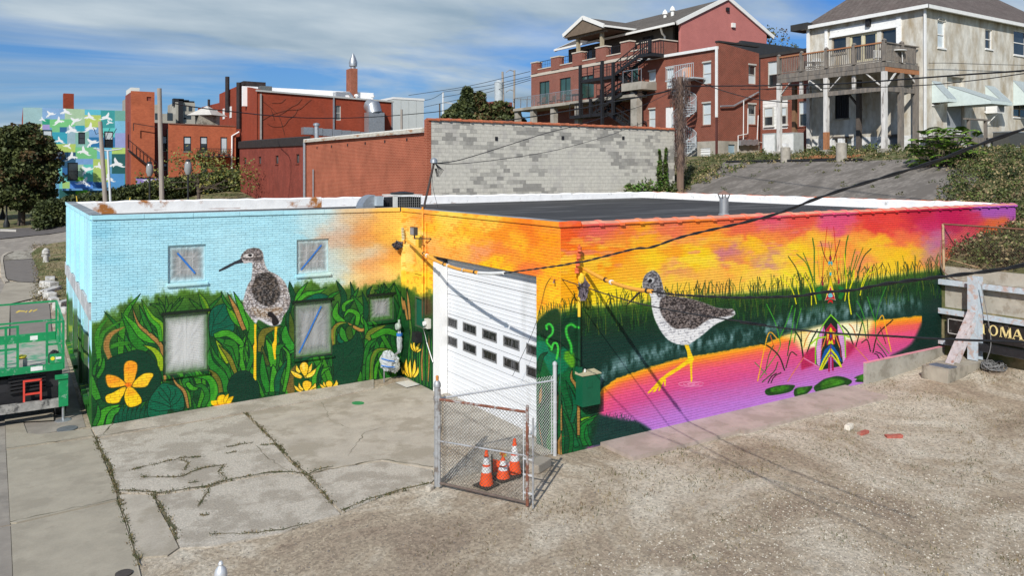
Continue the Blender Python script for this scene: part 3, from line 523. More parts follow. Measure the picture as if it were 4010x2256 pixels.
for p,w,c in (([(235,1035),(200,900),(120,728)],9,(60,150,40)),([(235,1040),(300,900),(355,740)],9,(60,150,40)),([(330,1100),(360,900),(382,765)],9,(60,150,40)),([(370,1080),(400,900),(435,765)],9,(60,140,40)),([(60,1400),(230,1150),(240,1040)],8,(90,140,40)),([(120,1370),(12,1262)],7,(60,130,60)),
                ([(284,1332),(230,1200),(130,1110),(40,1082)],12,(24,40,24)),([(38,1430),(100,1130),(148,985),(230,1060)],9,(240,176,30)),([(190,1130),(155,1015)],8,(210,100,30)),([(110,1340),(140,1200),(180,1105)],8,(50,90,40)),([(80,1440),(190,1340),(222,1258)],9,(50,80,40)),([(296,1310),(340,1170),(395,1195)],10,(40,50,26)),([(310,1200),(330,1060)],9,(40,80,30)),
                ([(455,1220),(430,1060),(380,975)],14,(20,46,24)),([(485,1180),(530,1060),(585,960)],12,(24,60,24)),([(460,1120),(480,1050),(520,980)],8,(200,116,30)),([(312,1435),(450,1230),(560,1130)],8,(210,120,90)),([(910,1095),(870,990),(812,925)],13,(24,56,24)),([(935,1120),(1000,870)],10,(30,46,24)),([(1045,1242),(940,1130),(850,1070)],8,(206,110,90)),([(940,1030),(910,950),(875,910)],8,(190,100,30)),
                ([(1015,860),(980,760),(945,700)],9,(50,140,40)),([(1030,1040),(1000,900),(940,810)],9,(50,130,40)),([(1115,890),(1080,780),(1040,660)],9,(50,140,40)),([(1115,890),(1150,730),(1210,570)],8,(50,130,40)),([(945,970),(945,840)],8,(24,40,24)),([(1050,1040),(1040,870)],8,(24,40,24)),([(1092,1170),(1140,1000),(1275,872)],11,(40,36,20)),([(1258,1160),(1210,950),(1178,830),(1120,930)],9,(240,180,30)),([(1070,1160),(1040,1055),(990,1080)],10,(40,46,30)),
                ([(1210,1090),(1160,940)],8,(90,60,30)),([(1240,1180),(1130,1040),(1115,900)],7,(80,140,50)),([(1218,1205),(1180,1150),(1130,1090)],8,(24,60,50)),([(1150,1222),(1130,1190),(1106,1180)],9,(30,30,30)),([(1190,1215),(1160,1180),(1118,1164)],9,(30,30,30)),([(132,1448),(165,1390),(208,1362)],9,(30,30,24)),([(160,1448),(190,1390),(250,1355)],9,(30,30,24)),([(440,1070),(435,975)],8,(24,40,24))):C.line(p,w*.43,c)
C.crop(3100,1200,.20704)
MG=(176,26,76);LV=(206,152,204)
C.fill([(180,1190),(200,960),(430,770),(450,1070),(260,1170)],MG,soft=8,a=.85);C.fill([(1020,960),(1030,655),(1200,770),(1060,940)],MG,soft=16,a=.8)
C.fill([(735,160),(840,290),(930,380),(1000,560),(1020,960),(960,1080),(890,1140),(560,1200),(440,1090),(450,760),(500,560),(600,360)],(16,44,28),smooth=False)
C.fill([(600,365),(625,460),(560,760),(535,1150),(470,1090),(460,720),(500,540)],LV,smooth=False);C.fill([(860,320),(930,380),(985,520),(1005,750),(1015,980),(965,1070),(930,760),(870,540)],LV,smooth=False)
C.line([(445,1080),(450,800),(500,560),(580,370),(735,160)],4.6,(130,206,40));C.line([(735,160),(860,290),(950,430),(1000,600),(1015,960)],4.6,(130,206,40))
C.line([(610,370),(575,650),(545,990)],3,MG);C.line([(865,520),(900,720),(935,960)],3,MG);C.line([(640,590),(600,760)],4.5,(200,60,40));C.line([(830,560),(900,760)],4.5,(200,60,40));C.line([(640,580),(560,830)],2,(240,190,60));C.line([(825,560),(905,780)],2,(240,190,60))
C.line([(360,710),(480,610),(650,575)],6,(160,206,30));C.line([(820,535),(980,535),(1080,580)],6,(160,206,30))
C.fill([(735,318),(845,450),(820,500),(815,720),(740,700),(660,740),(650,500),(630,460)],(180,24,60),smooth=False);C.fill([(735,395),(762,440),(760,520),(735,500),(710,520),(710,440)],(226,214,20),smooth=False)
C.fill([(668,470),(705,480),(690,620),(665,650)],(240,196,60),smooth=False);C.fill([(765,460),(810,490),(808,640),(780,620)],(240,196,60),smooth=False);C.fill([(735,510),(760,560),(735,640),(712,560)],(30,84,170),edge=(110,10,50),ew=3,smooth=False)
C.fill([(680,730),(705,630),(735,670),(765,620),(785,730),(735,700)],(206,206,20),smooth=False)
C.fill([(735,705),(800,760),(880,880),(965,1075),(880,1000),(735,800),(640,940),(560,1100),(520,1170),(560,960),(620,820)],(0,84,160),smooth=False,edge=(20,30,40),ew=1)
C.fill([(735,830),(900,1120),(735,980),(560,1190)],(104,92,170),smooth=False)
C.line([(530,1195),(620,990),(735,808),(850,950),(930,1140)],7,(214,216,20),smooth=False);C.line([(565,1195),(650,1030),(735,910),(830,1010),(925,1135)],5.5,(214,216,20),smooth=False)
C.line([(705,975),(702,1225)],6.5,(166,16,76),smooth=False);C.line([(768,975),(775,1205)],6.5,(166,16,76),smooth=False);C.line([(737,970),(737,1190)],6,(196,100,180),smooth=False);C.line([(735,720),(735,960)],3,(150,20,60),smooth=False)
C.line([(235,985),(520,1150)],4,(226,130,170));C.line([(0,1290),(230,960)],3,(214,120,90));C.line([(1200,770),(1440,1030)],3,(214,120,90))
C.crop(2900,850,.51746)
for pts in ([(182,1325),(200,1300),(290,1275),(400,1272),(402,1295),(370,1325),(280,1345),(205,1350)],[(402,1320),(420,1295),(500,1283),(540,1280),(530,1310),(480,1350),(420,1368),(405,1350)],[(552,1290),(590,1255),(640,1225),(740,1205),(830,1232),(835,1258),(780,1285),(640,1320),(580,1330)],[(857,1218),(900,1200),(960,1185),(962,1245),(900,1250),(865,1245),(880,1225)]):
    C.fill(pts,(24,66,20),soft=3,mott=.3);c0=np.mean(pts,0);C.fill([tuple(c0+(np.array(p)-c0)*.62-np.array([0,8])) for p in pts],(56,120,24),soft=9,mott=.4)
# ---- wall D (street side): pale blue panels above, greens below
D=Canvas(-8.72,WB,0,1,11.2,GZ,5.3,70)
D.img=np.array([172,224,236.])*(.9+.2*fbm(D.X*3,D.Z*.7,61))[...,None]
m=np.clip((2.3-D.Z+.5*(fbm(D.X*2,D.Z*2,63)-.5))/.2,0,1)[...,None];D.img=D.img*(1-m)+(np.array([34,92,30.])*(.7+.6*fbm(D.X*4,D.Z*3,65))[...,None])*m
for i in range(60):
    x=rr.uniform(0,11);z=rr.uniform(.4,1.6);h=rr.uniform(.5,1.2);sl=(slice(None),slice(max(0,int((x-.4)*70)),int((x+.4)*70)))
    k=np.clip(1-np.abs(D.X[sl]-x-.12*np.sin(D.Z[sl]*4+i))/.07,0,1)*(D.Z[sl] > z)*(D.Z[sl] < z+h);D.blend(sl,np.clip(k*2,0,1),rr.choice([L1,L2,L3,YG]))
MA,MBm,MC,MD=muralmat('mural_paint_blue',A),muralmat('mural_paint_door_wall',B),muralmat('mural_paint_sunset',C),muralmat('mural_paint_street_side',D)
JA,JB,JC,JD=[muralmat(n_+'_joint',c_,bpy.data.images[n_]) for n_,c_ in (('mural_paint_blue',A),('mural_paint_door_wall',B),('mural_paint_sunset',C),('mural_paint_street_side',D))]
# ---------------------------------------------------------------- terrain
def sst(t):t=min(1,max(0,t));return t*t*(3-2*t)
def gz(x,y):
    if x > 15.6:
        z=float(np.interp(x,[15.6,16.2,20.5,30.5,33,60,300],[3.2,3.6,4.3,7.05,7.6,8.4,12]))
        return z
    z=-.0104*min(9,max(0,y)) + .016*max(-14,min(x,0))
    z2=float(np.interp(y,[-100,38,50,60,73,91,130,900],[0,0,.95,1.9,2.4,3.1,5.0,14]))
    z += z2
    if y > 20:z += 2.9*sst((x+9)/16)*sst((y-38)/16)
    if x > 13 and y < 19 and y > -40:z += .35*sst((x-13)/2.6)*sst((y+7)/3)
    return z
M_lot=None
def lotmat():
    m=bpy.data.materials.new('packed_gravel_dirt');m.use_nodes=True;t=m.node_tree;b=t.nodes['Principled BSDF'];L=t.links.new
    b.inputs['Roughness'].default_value=.95;b.inputs['Specular IOR Level'].default_value=.15
    g=N('ShaderNodeNewGeometry',t)
    def nz(sc,det=8,ro=.6,dist=0,lac=2):
        n=N('ShaderNodeTexNoise',t);n.inputs['Scale'].default_value=sc;n.inputs['Detail'].default_value=det;n.inputs['Roughness'].default_value=ro;n.inputs['Distortion'].default_value=dist;L(g.outputs['Position'],n.inputs['Vector']);return n
    a=nz(.3,11,.7,.9);c=N('ShaderNodeValToRGB',t);e=c.color_ramp.elements
    e[0].position=.36;e[0].color=(.27,.21,.155,1);e[1].position=.66;e[1].color=(.56,.51,.42,1)
    x=c.color_ramp.elements.new(.47);x.color=(.37,.305,.225,1);x=c.color_ramp.elements.new(.54);x.color=(.46,.40,.315,1)
    L(a.outputs[0],c.inputs[0])
    # grit: light and dark stones
    v=N('ShaderNodeTexVoronoi',t);v.inputs['Scale'].default_value=21;L(g.outputs['Position'],v.inputs['Vector'])
    bw=N('ShaderNodeRGBToBW',t);L(v.outputs['Color'],bw.inputs[0]);mr=N('ShaderNodeMapRange',t);mr.inputs[1].default_value=.15;mr.inputs[2].default_value=.9;mr.inputs[3].default_value=.72;mr.inputs[4].default_value=1.32;L(bw.outputs[0],mr.inputs[0])
    n3=nz(46,4,.7);m3=N('ShaderNodeMapRange',t);m3.inputs[1].default_value=.3;m3.inputs[2].default_value=.7;m3.inputs[3].default_value=.78;m3.inputs[4].default_value=1.22;L(n3.outputs[0],m3.inputs[0])
    mm=N('ShaderNodeMath',t,operation='MULTIPLY');L(mr.outputs[0],mm.inputs[0]);L(m3.outputs[0],mm.inputs[1])
    mu=N('ShaderNodeVectorMath',t,operation='SCALE');L(c.outputs[0],mu.inputs[0]);L(mm.outputs[0],mu.inputs['Scale'])
    # thin green patches
    n4=nz(1.3,8,.7,1.);r4=N('ShaderNodeMapRange',t);r4.inputs[1].default_value=.66;r4.inputs[2].default_value=.73;r4.inputs[4].default_value=.75;L(n4.outputs[0],r4.inputs[0])
    mi=N('ShaderNodeMixRGB',t);L(r4.outputs[0],mi.inputs[0]);L(mu.outputs[0],mi.inputs[1]);mi.inputs[2].default_value=(.10,.105,.045,1);L(mi.outputs[0],b.inputs['Base Color'])
    bp=N('ShaderNodeBump',t);bp.inputs['Strength'].default_value=.9;bp.inputs['Distance'].default_value=.02;L(mm.outputs[0],bp.inputs['Height']);L(bp.outputs[0],b.inputs['Normal'])
    return m
M_lot=lotmat()
M_conc=mat('driveway_concrete',(.375,.335,.275),.9,.16,1.4,.3,col2=(.29,.255,.20),amt=.45,s2=.9,fine=.13)
M_conc2=mat('worn_concrete',(.42,.38,.32),.9,.22,26,.8,col2=(.31,.275,.225),amt=.5,s2=1.2,fine=.24)
M_walk=mat('smooth_sidewalk',(.315,.282,.222),.9,.12,2.2,.15,col2=(.27,.24,.188),amt=.35,s2=1.2,fine=.07)
M_asph=mat('street_asphalt',(.235,.21,.18),.92,.15,3,.3,col2=(.29,.26,.22),amt=.4)
M_oldc=mat('old_grey_concrete',(.31,.29,.24),.9,.22,5,.5,col2=(.17,.15,.12),amt=.45,s2=2)
M_dry=mat('dry_grass_soil',(.20,.165,.09),.95,.4,5,.6,col2=(.10,.11,.04),amt=.55,s2=.8)
M_grn=mat('grass_soil',(.085,.095,.035),.95,.4,4,.6,col2=(.17,.14,.075),amt=.5,s2=.7)
xs=sorted(set([-900,-400,-200,-120,-80] + [x for x in range(-60,70,2)] + [15.59,15.61,16.2,20.5,30.5,33,90,140,300,900]))
ys=[-900,-300,-120,-60] + [y for y in range(-40,140,2)] + [160,220,400,900]
mb=MB()
for y in ys:
    for x in xs:mb.v.append((x,y,gz(x,y)-(.0 if x < 15.6 else .0)))
nx=len(xs)
for j in range(len(ys)-1):
    for i in range(nx-1):mb.f.append((j*nx+i,j*nx+i+1,(j+1)*nx+i+1,(j+1)*nx+i))
me=mb.mesh('ground',M_lot,False);me.materials.append(M_dry);me.materials.append(M_grn)
for p in me.polygons:
    c=p.center
    if c.x > 15.6:p.material_index=2 if c.x > 28 or c.y > 20 else 1
    elif c.y > 60 or (c.y > 30 and c.x > -8):p.material_index=1
gnd=bpy.data.objects.new('ground',me);COL.objects.link(gnd);gnd['kind']='structure'
def gp(u,v,dz=0):
    """the ground point seen at a bearing"""
    r=ray(u,v);t=4.
    while t < 400 and CAM.z+r.z*t > gz(CAM.x+r.x*t,CAM.y+r.y*t)+dz:t += .5
    a,b=t-.5,t
    for _ in range(16):
        m=(a+b)/2
        if CAM.z+r.z*m > gz(CAM.x+r.x*m,CAM.y+r.y*m)+dz:a=m
        else:b=m
    return CAM+r*b
def slab(name,pts,m,parent,k=(0,0,1),up=.03,th=.05,jit=0,world=False):
    P=[Vector((p[0],p[1],gz(p[0],p[1])+up)) if world else gp(k[0]+p[0]*k[2],k[1]+p[1]*k[2],up) for p in pts]
    a=sum(P[i].x*P[(i+1) % len(P)].y-P[(i+1) % len(P)].x*P[i].y for i in range(len(P)))
    if a < 0:P=P[::-1]
    b=MB()
    if P[0].y > 24:up=max(up,.05)+.01*min(3,(P[0].y-24)/12)
    if abs(a) < (140 if P[0].y < 15 else 8):b.prism(P,(0,0,-th));return b.build(name,m,parent)
    b.f.append(tuple(range(len(P))));b.v=[tuple(p) for p in P];o=b.build(name,m,parent,fix=False);bm=bmesh.new();bm.from_mesh(o.data)
    for ax in (0,1):
        lo,hi=min(p[ax] for p in P),max(p[ax] for p in P);n=(1,0,0) if ax == 0 else (0,1,0)
        for q in np.arange(2*math.ceil(lo/2),hi,2):bmesh.ops.bisect_plane(bm,geom=bm.verts[:]+bm.edges[:]+bm.faces[:],plane_co=(q,q,0),plane_no=n)
    for v in bm.verts:v.co.z=gz(v.co.x,v.co.y)+up
    bm.to_mesh(o.data);bm.free();return o
cS=(0,1550,.50466)
drv=thing('driveway',None,None);drv['kind']='structure'
# slabs are drawn slightly apart so that the joints stay open
slab('concrete_slab',[(752,322),(1222,240),(1896,128),(2560,12),(2900,-60),(2900,-140),(3230,-190),(3200,-260),(2540,-120),(1460,115),(905,215),(715,245)],M_conc2,drv,cS)
slab('concrete_slab',[(756,335),(1225,255),(1896,142),(2112,350),(2230,500),(2360,618),(2250,598),(2050,612),(1800,652),(1640,697),(1400,740),(1230,757),(925,747),(900,680),(850,500),(795,450)],M_conc2,drv,cS)
slab('concrete_slab',[(920,765),(1190,775),(1230,880),(1300,1000),(1385,1180),(1300,1240),(1065,1255),(1000,1060),(950,900)],M_conc,drv,cS)
slab('concrete_slab',[(1212,780),(1400,752),(1640,712),(1820,665),(2060,622),(2250,606),(2370,632),(2520,790),(2640,920),(2480,960),(2200,1060),(1900,1120),(1640,1170),(1400,1180),(1330,1010),(1260,890)],M_conc2,drv,cS)
slab('concrete_slab',[(1912,135),(2560,22),(2920,-50),(3240,-170),(3420,-90),(3430,200),(3380,560),(3360,560),(2960,500),(2560,560),(2400,610),(2385,610),(2240,480),(2125,345)],M_conc,drv,cS)
slab('concrete_slab',[(2400,622),(2560,572),(2960,512),(3350,575),(3370,650),(3330,690),(3000,760),(2800,850),(2660,905),(2540,780),(2390,640)],M_conc2,drv,cS)
slab('concrete_slab',[(3440,-80),(4020,200),(4160,380),(4050,420),(3700,380),(3440,380)],M_conc2,drv,cS)
walk=thing('sidewalk',None,None);walk['kind']='structure'
slab('concrete_slab',[(50,425),(360,378),(735,325),(780,440),(905,765),(905,808),(600,876),(130,985),(80,985)],M_walk,walk,cS)
slab('concrete_slab',[(84,998),(130,997),(600,888),(910,820),(1055,1250),(1140,1600),(110,1600)],M_walk,walk,cS)
slab('concrete_slab',[(40,150),(160,150),(210,290),(300,300),(700,255),(730,312),(360,366),(48,415)],M_walk,walk,cS)
slab('concrete_slab',[(-500,-400),(36,-400),(38,150),(45,430),(78,1000),(-500,1100)],M_asph,walk,cS,.02)
slab('concrete_slab',[(-500,1110),(80,1010),(104,1600),(-500,1600)],M_asph,walk,cS,.02)
pad=thing('side_path',None,None);pad['kind']='structure'
# raised path slab along the sunset wall, laid in three lengths
for x0,x1 in ((1.14,4.6),(4.62,7.9),(7.92,10.4)):
    b=MB();b.box(x0,x1,-1.15+(x0-1.14)*-.03,-.012,-.1,.085);b.build('concrete_slab',mat('pink_dusted_concrete',(.42,.34,.30),.9,.15,3,.4,col2=(.33,.27,.23),amt=.5,s2=1.5),pad)
# street, pavements and the far kerb to the left
slab('concrete_slab',[(-16,8.9),(-8.85,8.75),(-8.85,21),(-9.6,26),(-16,26)],M_asph,walk,up=.012,world=True);st=thing('street',None,None);st['kind']='structure'
def strip(name,pts,m,parent,up):return slab(name,pts,m,parent,(0,0,1),up,.03)
cL=.48847
def L7(x,y):return (x*cL,850+y*cL)
strip('road_surface',[L7(*p) for p in [(-600,1700),(-600,60),(0,102),(270,90),(540,72),(700,60),(700,190),(540,195),(330,232),(250,268),(60,280),(5,330),(-10,470),(40,530),(-60,1700)]],M_asph,st,.012)
strip('road_surface',[L7(*p) for p in [(-600,60),(0,102),(270,90),(540,72),(700,60),(700,190),(540,118),(300,150),(0,180),(-600,150)]],mat('dark_asphalt',(.115,.105,.10),.9,.15,3),st,.016)
pv=thing('pavement',None,None);pv['kind']='structure'
slab('concrete_slab',[L7(*p) for p in [(22,345),(30,310),(70,285),(110,277),(268,272),(262,335),(30,350)]],M_oldc,pv,up=.06)
slab('concrete_slab',[L7(*p) for p in [(28,352),(262,338),(325,440),(300,525),(150,520),(60,500),(45,470)]],mat('path_asphalt',(.155,.14,.125),.9,.12,2.5),pv,up=.06)
slab('kerb',[L7(*p) for p in [(5,330),(20,300),(60,280),(110,275),(70,287),(30,312),(24,350),(45,485),(70,515),(40,522),(10,480)]],M_conc,pv,up=.12,th=.15)
slab('concrete_slab',[L7(*p) for p in [(45,530),(75,522),(300,532),(370,560),(372,620),(250,660),(80,700),(70,1010),(420,1010),(430,1640),(40,1660),(-20,1000),(0,620)]],M_walk,pv,up=.03)
slab('concrete_slab',[L7(*p) for p in [(82,702),(392,668),(420,1000),(90,1000)]],mat('path_asphalt2',(.20,.18,.155),.9,.12,2.5),pv,up=.045)
for q0 in (([(0,108),(60,110),(130,112),(130,100),(50,96),(0,95)]),([(275,98),(410,84),(412,66),(330,80)]),([(414,83),(540,72),(560,58),(416,66)])):
    slab('kerb',[L7(*p) for p in q0],mat('pale_kerb',(.5,.47,.42),.8,.1,3),pv,up=.13,th=.15)
bank=slab('grass_bank',[L7(*p) for p in [(250,290),(300,250),(400,215),(540,195),(620,195),(620,760),(470,740),(440,560),(360,545),(300,480),(310,440),(260,330)]],M_dry,None,up=.09,th=.1);bank['kind']='structure'
yp=mat('yellow_road_paint',(.62,.45,.08),.7,.35,12)
for i,pts in enumerate(([(125,765),(150,748),(200,752),(205,760),(160,758),(135,770)],[(200,765),(215,748),(222,750),(212,766)],[(228,762),(250,742),(262,748),(240,765)],[(262,752),(296,738),(300,744),(270,760)])):
    o=slab('painted_mark',[L7(*p) for p in pts],yp,pv,up=.05,th=.004)
slab('painted_mark',[(0,640*cL+850),(5,655*cL+850),(0,700*cL+850)],yp,pv,up=.05,th=.004)
sp=slab('spray_paint_spot',[(1402+25*math.cos(t),1579+7*math.sin(t)) for t in np.linspace(0,6.28,14)[:-1]],mat('green_overspray',(.03,.22,.07),.8,.2,9),None,up=.036,th=.004);sp['kind']='structure'
dl=MB();dl.hexa([gp(*p,.034) for p in ((1548,1499),(1592,1518),(1645,1506),(1600,1490))]+[gp(*p,.06) for p in ((1548,1499),(1592,1518),(1645,1506),(1600,1490))])
tag(dl.build('utility_cover',mat('pale_cover',(.56,.55,.52),.7,.08,6)),'pale square utility cover flat on the driveway in the painted corner','utility cover')
tag(MB().lathe([(.24,0),(.24,.03),(.2,.034)],gp(263,1683,.0),20).build('manhole_cover',mat('grey_iron_cover',(.12,.13,.14),.6,.2,9)),'small round dark cover in the paving by the green wall corner','manhole cover')
# thin weeds in the joints, dry tufts, grit
def ribbons(lines,m):
    r=random.Random(17);b=MB()
    for L0,w in lines:
        P=[gp(cS[0]+x*cS[2],cS[1]+y*cS[2]) for x,y in L0];Q=[]
        for i in range(len(P)-1):
            k=max(1,int((P[i+1]-P[i]).length/.12));Q += [P[i].lerp(P[i+1],j/k)+Vector((r.gauss(0,.018),r.gauss(0,.018),0)) for j in range(k)]
        Q.append(P[-1])
        for i in range(len(Q)-1):
            d=(Q[i+1]-Q[i]);n=Vector((-d.y,d.x,0)).normalized();e=[w*(.05+1.1*float(fbm(np.array(q.x*3.3+5),np.array(q.y*3.3),8))**2.2) for q in Q[i:i+2]]
            b.quad(*[Vector((v.x,v.y,gz(v.x,v.y)+.035)) for v in (Q[i]-n*e[0],Q[i]+n*e[0],Q[i+1]+n*e[1],Q[i+1]-n*e[1])])
    o=b.build('crack_soil',m);o['kind']='stuff'
def tufts(name,lines,n,h,cols,seed,spread=.05,extra=()):
    r=random.Random(seed);b=MB();mi=[]
    def blade(p,hh,k):
        a=r.uniform(0,6.28);d=Vector((math.cos(a),math.sin(a),0));s=Vector((-d.y,d.x,0))*hh*.13;n0=len(b.v);l=r.uniform(.2,.9)
        b.v += [tuple(p-s),tuple(p+s),tuple(p+d*hh*l*.5+Vector((0,0,hh*.6))+s*.7),tuple(p+d*hh*l+Vector((0,0,hh*r.uniform(.7,1)))),tuple(p+d*hh*l*.5+Vector((0,0,hh*.6))-s*.7)]
        b.f.append((n0,n0+1,n0+2,n0+3,n0+4));mi.append(k)
    for L0,dens in lines:
        P=[gp(cS[0]+x*cS[2],cS[1]+y*cS[2],.0) for x,y in L0]
        for i in range(len(P)-1):
            k=int((P[i+1]-P[i]).length*n*dens)
            for _ in range(k):
                t=r.random()
                if math.sin(P[i].x*7+t*9+i)+r.uniform(-.6,1) < -.15:continue
                p=P[i].lerp(P[i+1],t)+Vector((r.gauss(0,spread),r.gauss(0,spread),0));p.z=gz(p.x,p.y)+.01
                blade(p,h*r.uniform(.4,1.3),r.randrange(len(cols)))
    for (x0,y0,x1,y1,cnt,rad,hh) in extra:
        for _ in range(cnt):
            c=Vector((r.uniform(x0,x1),r.uniform(y0,y1),0));kk=r.randrange(len(cols))
            for _ in range(r.randint(6,26)):
                p=c+Vector((r.gauss(0,rad),r.gauss(0,rad),0));p.z=gz(p.x,p.y)+.0;blade(p,hh*r.uniform(.4,1.2),kk if r.random() < .7 else r.randrange(len(cols)))
    me=b.mesh(name,None,False)
    for c in cols:me.materials.append(c)
    me.polygons.foreach_set('material_index',mi)
    o=bpy.data.objects.new(name,me);COL.objects.link(o);o['kind']='stuff';return o
G1=mat('weed_green',(.05,.07,.02),.8,.3,6);G2=mat('weed_olive',(.09,.085,.03),.8,.3,6);G3=mat('straw',(.30,.235,.12),.85,.25,8);G4=mat('dry_brown_blade',(.17,.12,.065),.85,.3,8)
cr_=[([(745,330),(760,400),(790,450),(850,560),(895,720),(912,765)],1.6),([(912,765),(950,900),(1000,1050),(1060,1250),(1080,1330)],.9),([(1190,775),(1260,890),(1330,1010),(1380,1130)],1.1),
       ([(1905,140),(2115,350),(2240,490),(2380,620),(2530,790),(2576,850)],1.0),([(1010,590),(1190,545),(1400,495),(1560,488)],1.3),([(1085,640),(1250,645),(1400,640),(1560,575),(1740,550)],1.1),
       ([(900,745),(1100,755),(1230,765),(1400,745),(1640,705),(1800,660),(2060,615),(2240,600),(2380,620)],1.1),([(1740,555),(1700,600),(1760,660),(1640,705)],1.0),([(1640,705),(1600,780),(1540,870)],.8),([(1760,410),(1880,385),(1960,375)],1.2),([(2030,395),(2130,390),(2180,410)],1.6),([(2385,620),(2480,580),(2576,565)],.9),([(1460,690),(1540,680)],1.2),([(1540,945),(1620,940)],1.6),([(1760,460),(1840,445)],1.2),([(1400,505),(1460,530),(1440,590)],.5),
       ([(2400,1000),(2250,1040),(2000,1080),(1640,1090)],.6),([(2660,905),(2850,820),(3050,760),(3330,690)],1.2)]
ribbons([(l_,.045+.03*(d_ > 1)) for l_,d_ in cr_]+[([(1225,248),(735,328)],.03),([(2385,615),(2960,505),(3360,565)],.03),([(880,215),(800,310)],.03),([(50,420),(735,320)],.025),([(80,992),(905,815)],.025),([(2230,600),(2060,480),(1990,400)],.02),([(2700,480),(2830,300),(3000,250)],.015),([(2500,60),(2560,200),(2700,260)],.012)],mat('crack_soil',(.13,.11,.07),.95,.35,14,col2=(.06,.065,.03),amt=.5,s2=4))
tufts('crack_weeds',cr_,230,.055,[G1,G1,G2,G2,G3,G4],5,.04)
tufts('dry_grass',[],0,.05,[G2,G3,G4,G4,G2,G1],9,extra=[(-6,-9,16,-1.6,420,.13,.045),(1,-9,15,-2,380,.2,.04),(-4,-3,3,-1,40,.16,.06),(11,-3,15,-.3,50,.2,.06),(-14,42,-8,62,0,.4,.1)])
r=random.Random(3);b=MB();mi=[]
for i in range(24000):
    x=r.uniform(-9,16) if i % 3 else r.uniform(-6,6);y=r.uniform(-11,-.1) if i % 3 else r.uniform(-11.5,-4);s=r.uniform(.006,.022)*(1.6 if r.random() < .06 else 1)
    if x > 1.1 and x < 10.4 and y > -1.45:continue
    z=gz(x,y);n0=len(b.v);a=r.uniform(0,3)
    for k in range(4):b.v.append((x+s*math.cos(a+k*1.57)*r.uniform(.7,1.2),y+s*math.sin(a+k*1.57)*r.uniform(.7,1.2),z+s*.1))
    b.v.append((x,y,z+s*r.uniform(.6,1.0)))
    b.f += [(n0,n0+1,n0+4),(n0+1,n0+2,n0+4),(n0+2,n0+3,n0+4),(n0+3,n0,n0+4)];mi += [i % 3]*4
me=b.mesh('gravel',None,False)
for c in (mat('grit_pale',(.46,.42,.35),.9,.2,20),mat('grit_tan',(.32,.27,.2),.9,.2,20),mat('grit_dark',(.16,.14,.12),.9,.2,20)):me.materials.append(c)
me.polygons.foreach_set('material_index',mi);o=bpy.data.objects.new('gravel',me);COL.objects.link(o);o['kind']='stuff'
# litter and loose pieces lying in the lot
def chunk(name,p,s,m,seed,rz=0,label=None,catg=None,group=None,z=None):
    r=random.Random(seed);b=MB();w,d,h=s
    q=[Vector((sx*w/2*r.uniform(.82,1.05),sy*d/2*r.uniform(.82,1.05),zz)) for zz in (0,h) for sx,sy in ((-1,-1),(1,-1),(1,1),(-1,1))]
    for i in range(4,8):q[i] *= r.uniform(.9,1.0)
    b.hexa(q);o=b.build(name,m);o.location=(p.x,p.y,(gz(p.x,p.y) if z is None else z)-.005);o.rotation_euler=(r.uniform(-.04,.04),r.uniform(-.04,.04),rz)
    bv=o.modifiers.new('edge','BEVEL');bv.width=min(s)*(.03 if name == 'brick' else .12);bv.segments=2
    return tag(o,label,catg,group)
M_redbr=mat('loose_red_brick',(.36,.10,.075),.9,.3,14,.5,col2=(.30,.2,.16),amt=.3)
chunk('brick_lump',gp(2200+1600*.7027,1500+258*.7027),(.27,.15,.13),mat('white_lime_lump',(.6,.56,.48),.9,.3,12,.5),1,.2,'whitish broken block lying left of two red bricks on the gravel','broken block')
chunk('brick',gp(2200+1682*.7027,1500+285*.7027),(.34,.13,.075),M_redbr,2,.0,'loose red brick lying between the whitish block and another brick','brick')
chunk('brick',gp(2200+1848*.7027,1500+305*.7027),(.42,.14,.075),M_redbr,3,-.55,'loose red brick farthest right of three pieces on the gravel','brick')
chunk('concrete_lump',gp(2112,1838),(.62,.36,.2),M_conc,4,.45,'broken concrete lump lying at the foot of the fence by the wall corner','concrete lump')
chunk('stone',gp(1683,1920),(.16,.14,.1),M_conc2,6,.45,'small pale stone beside the foot of the thick gate post','stone')
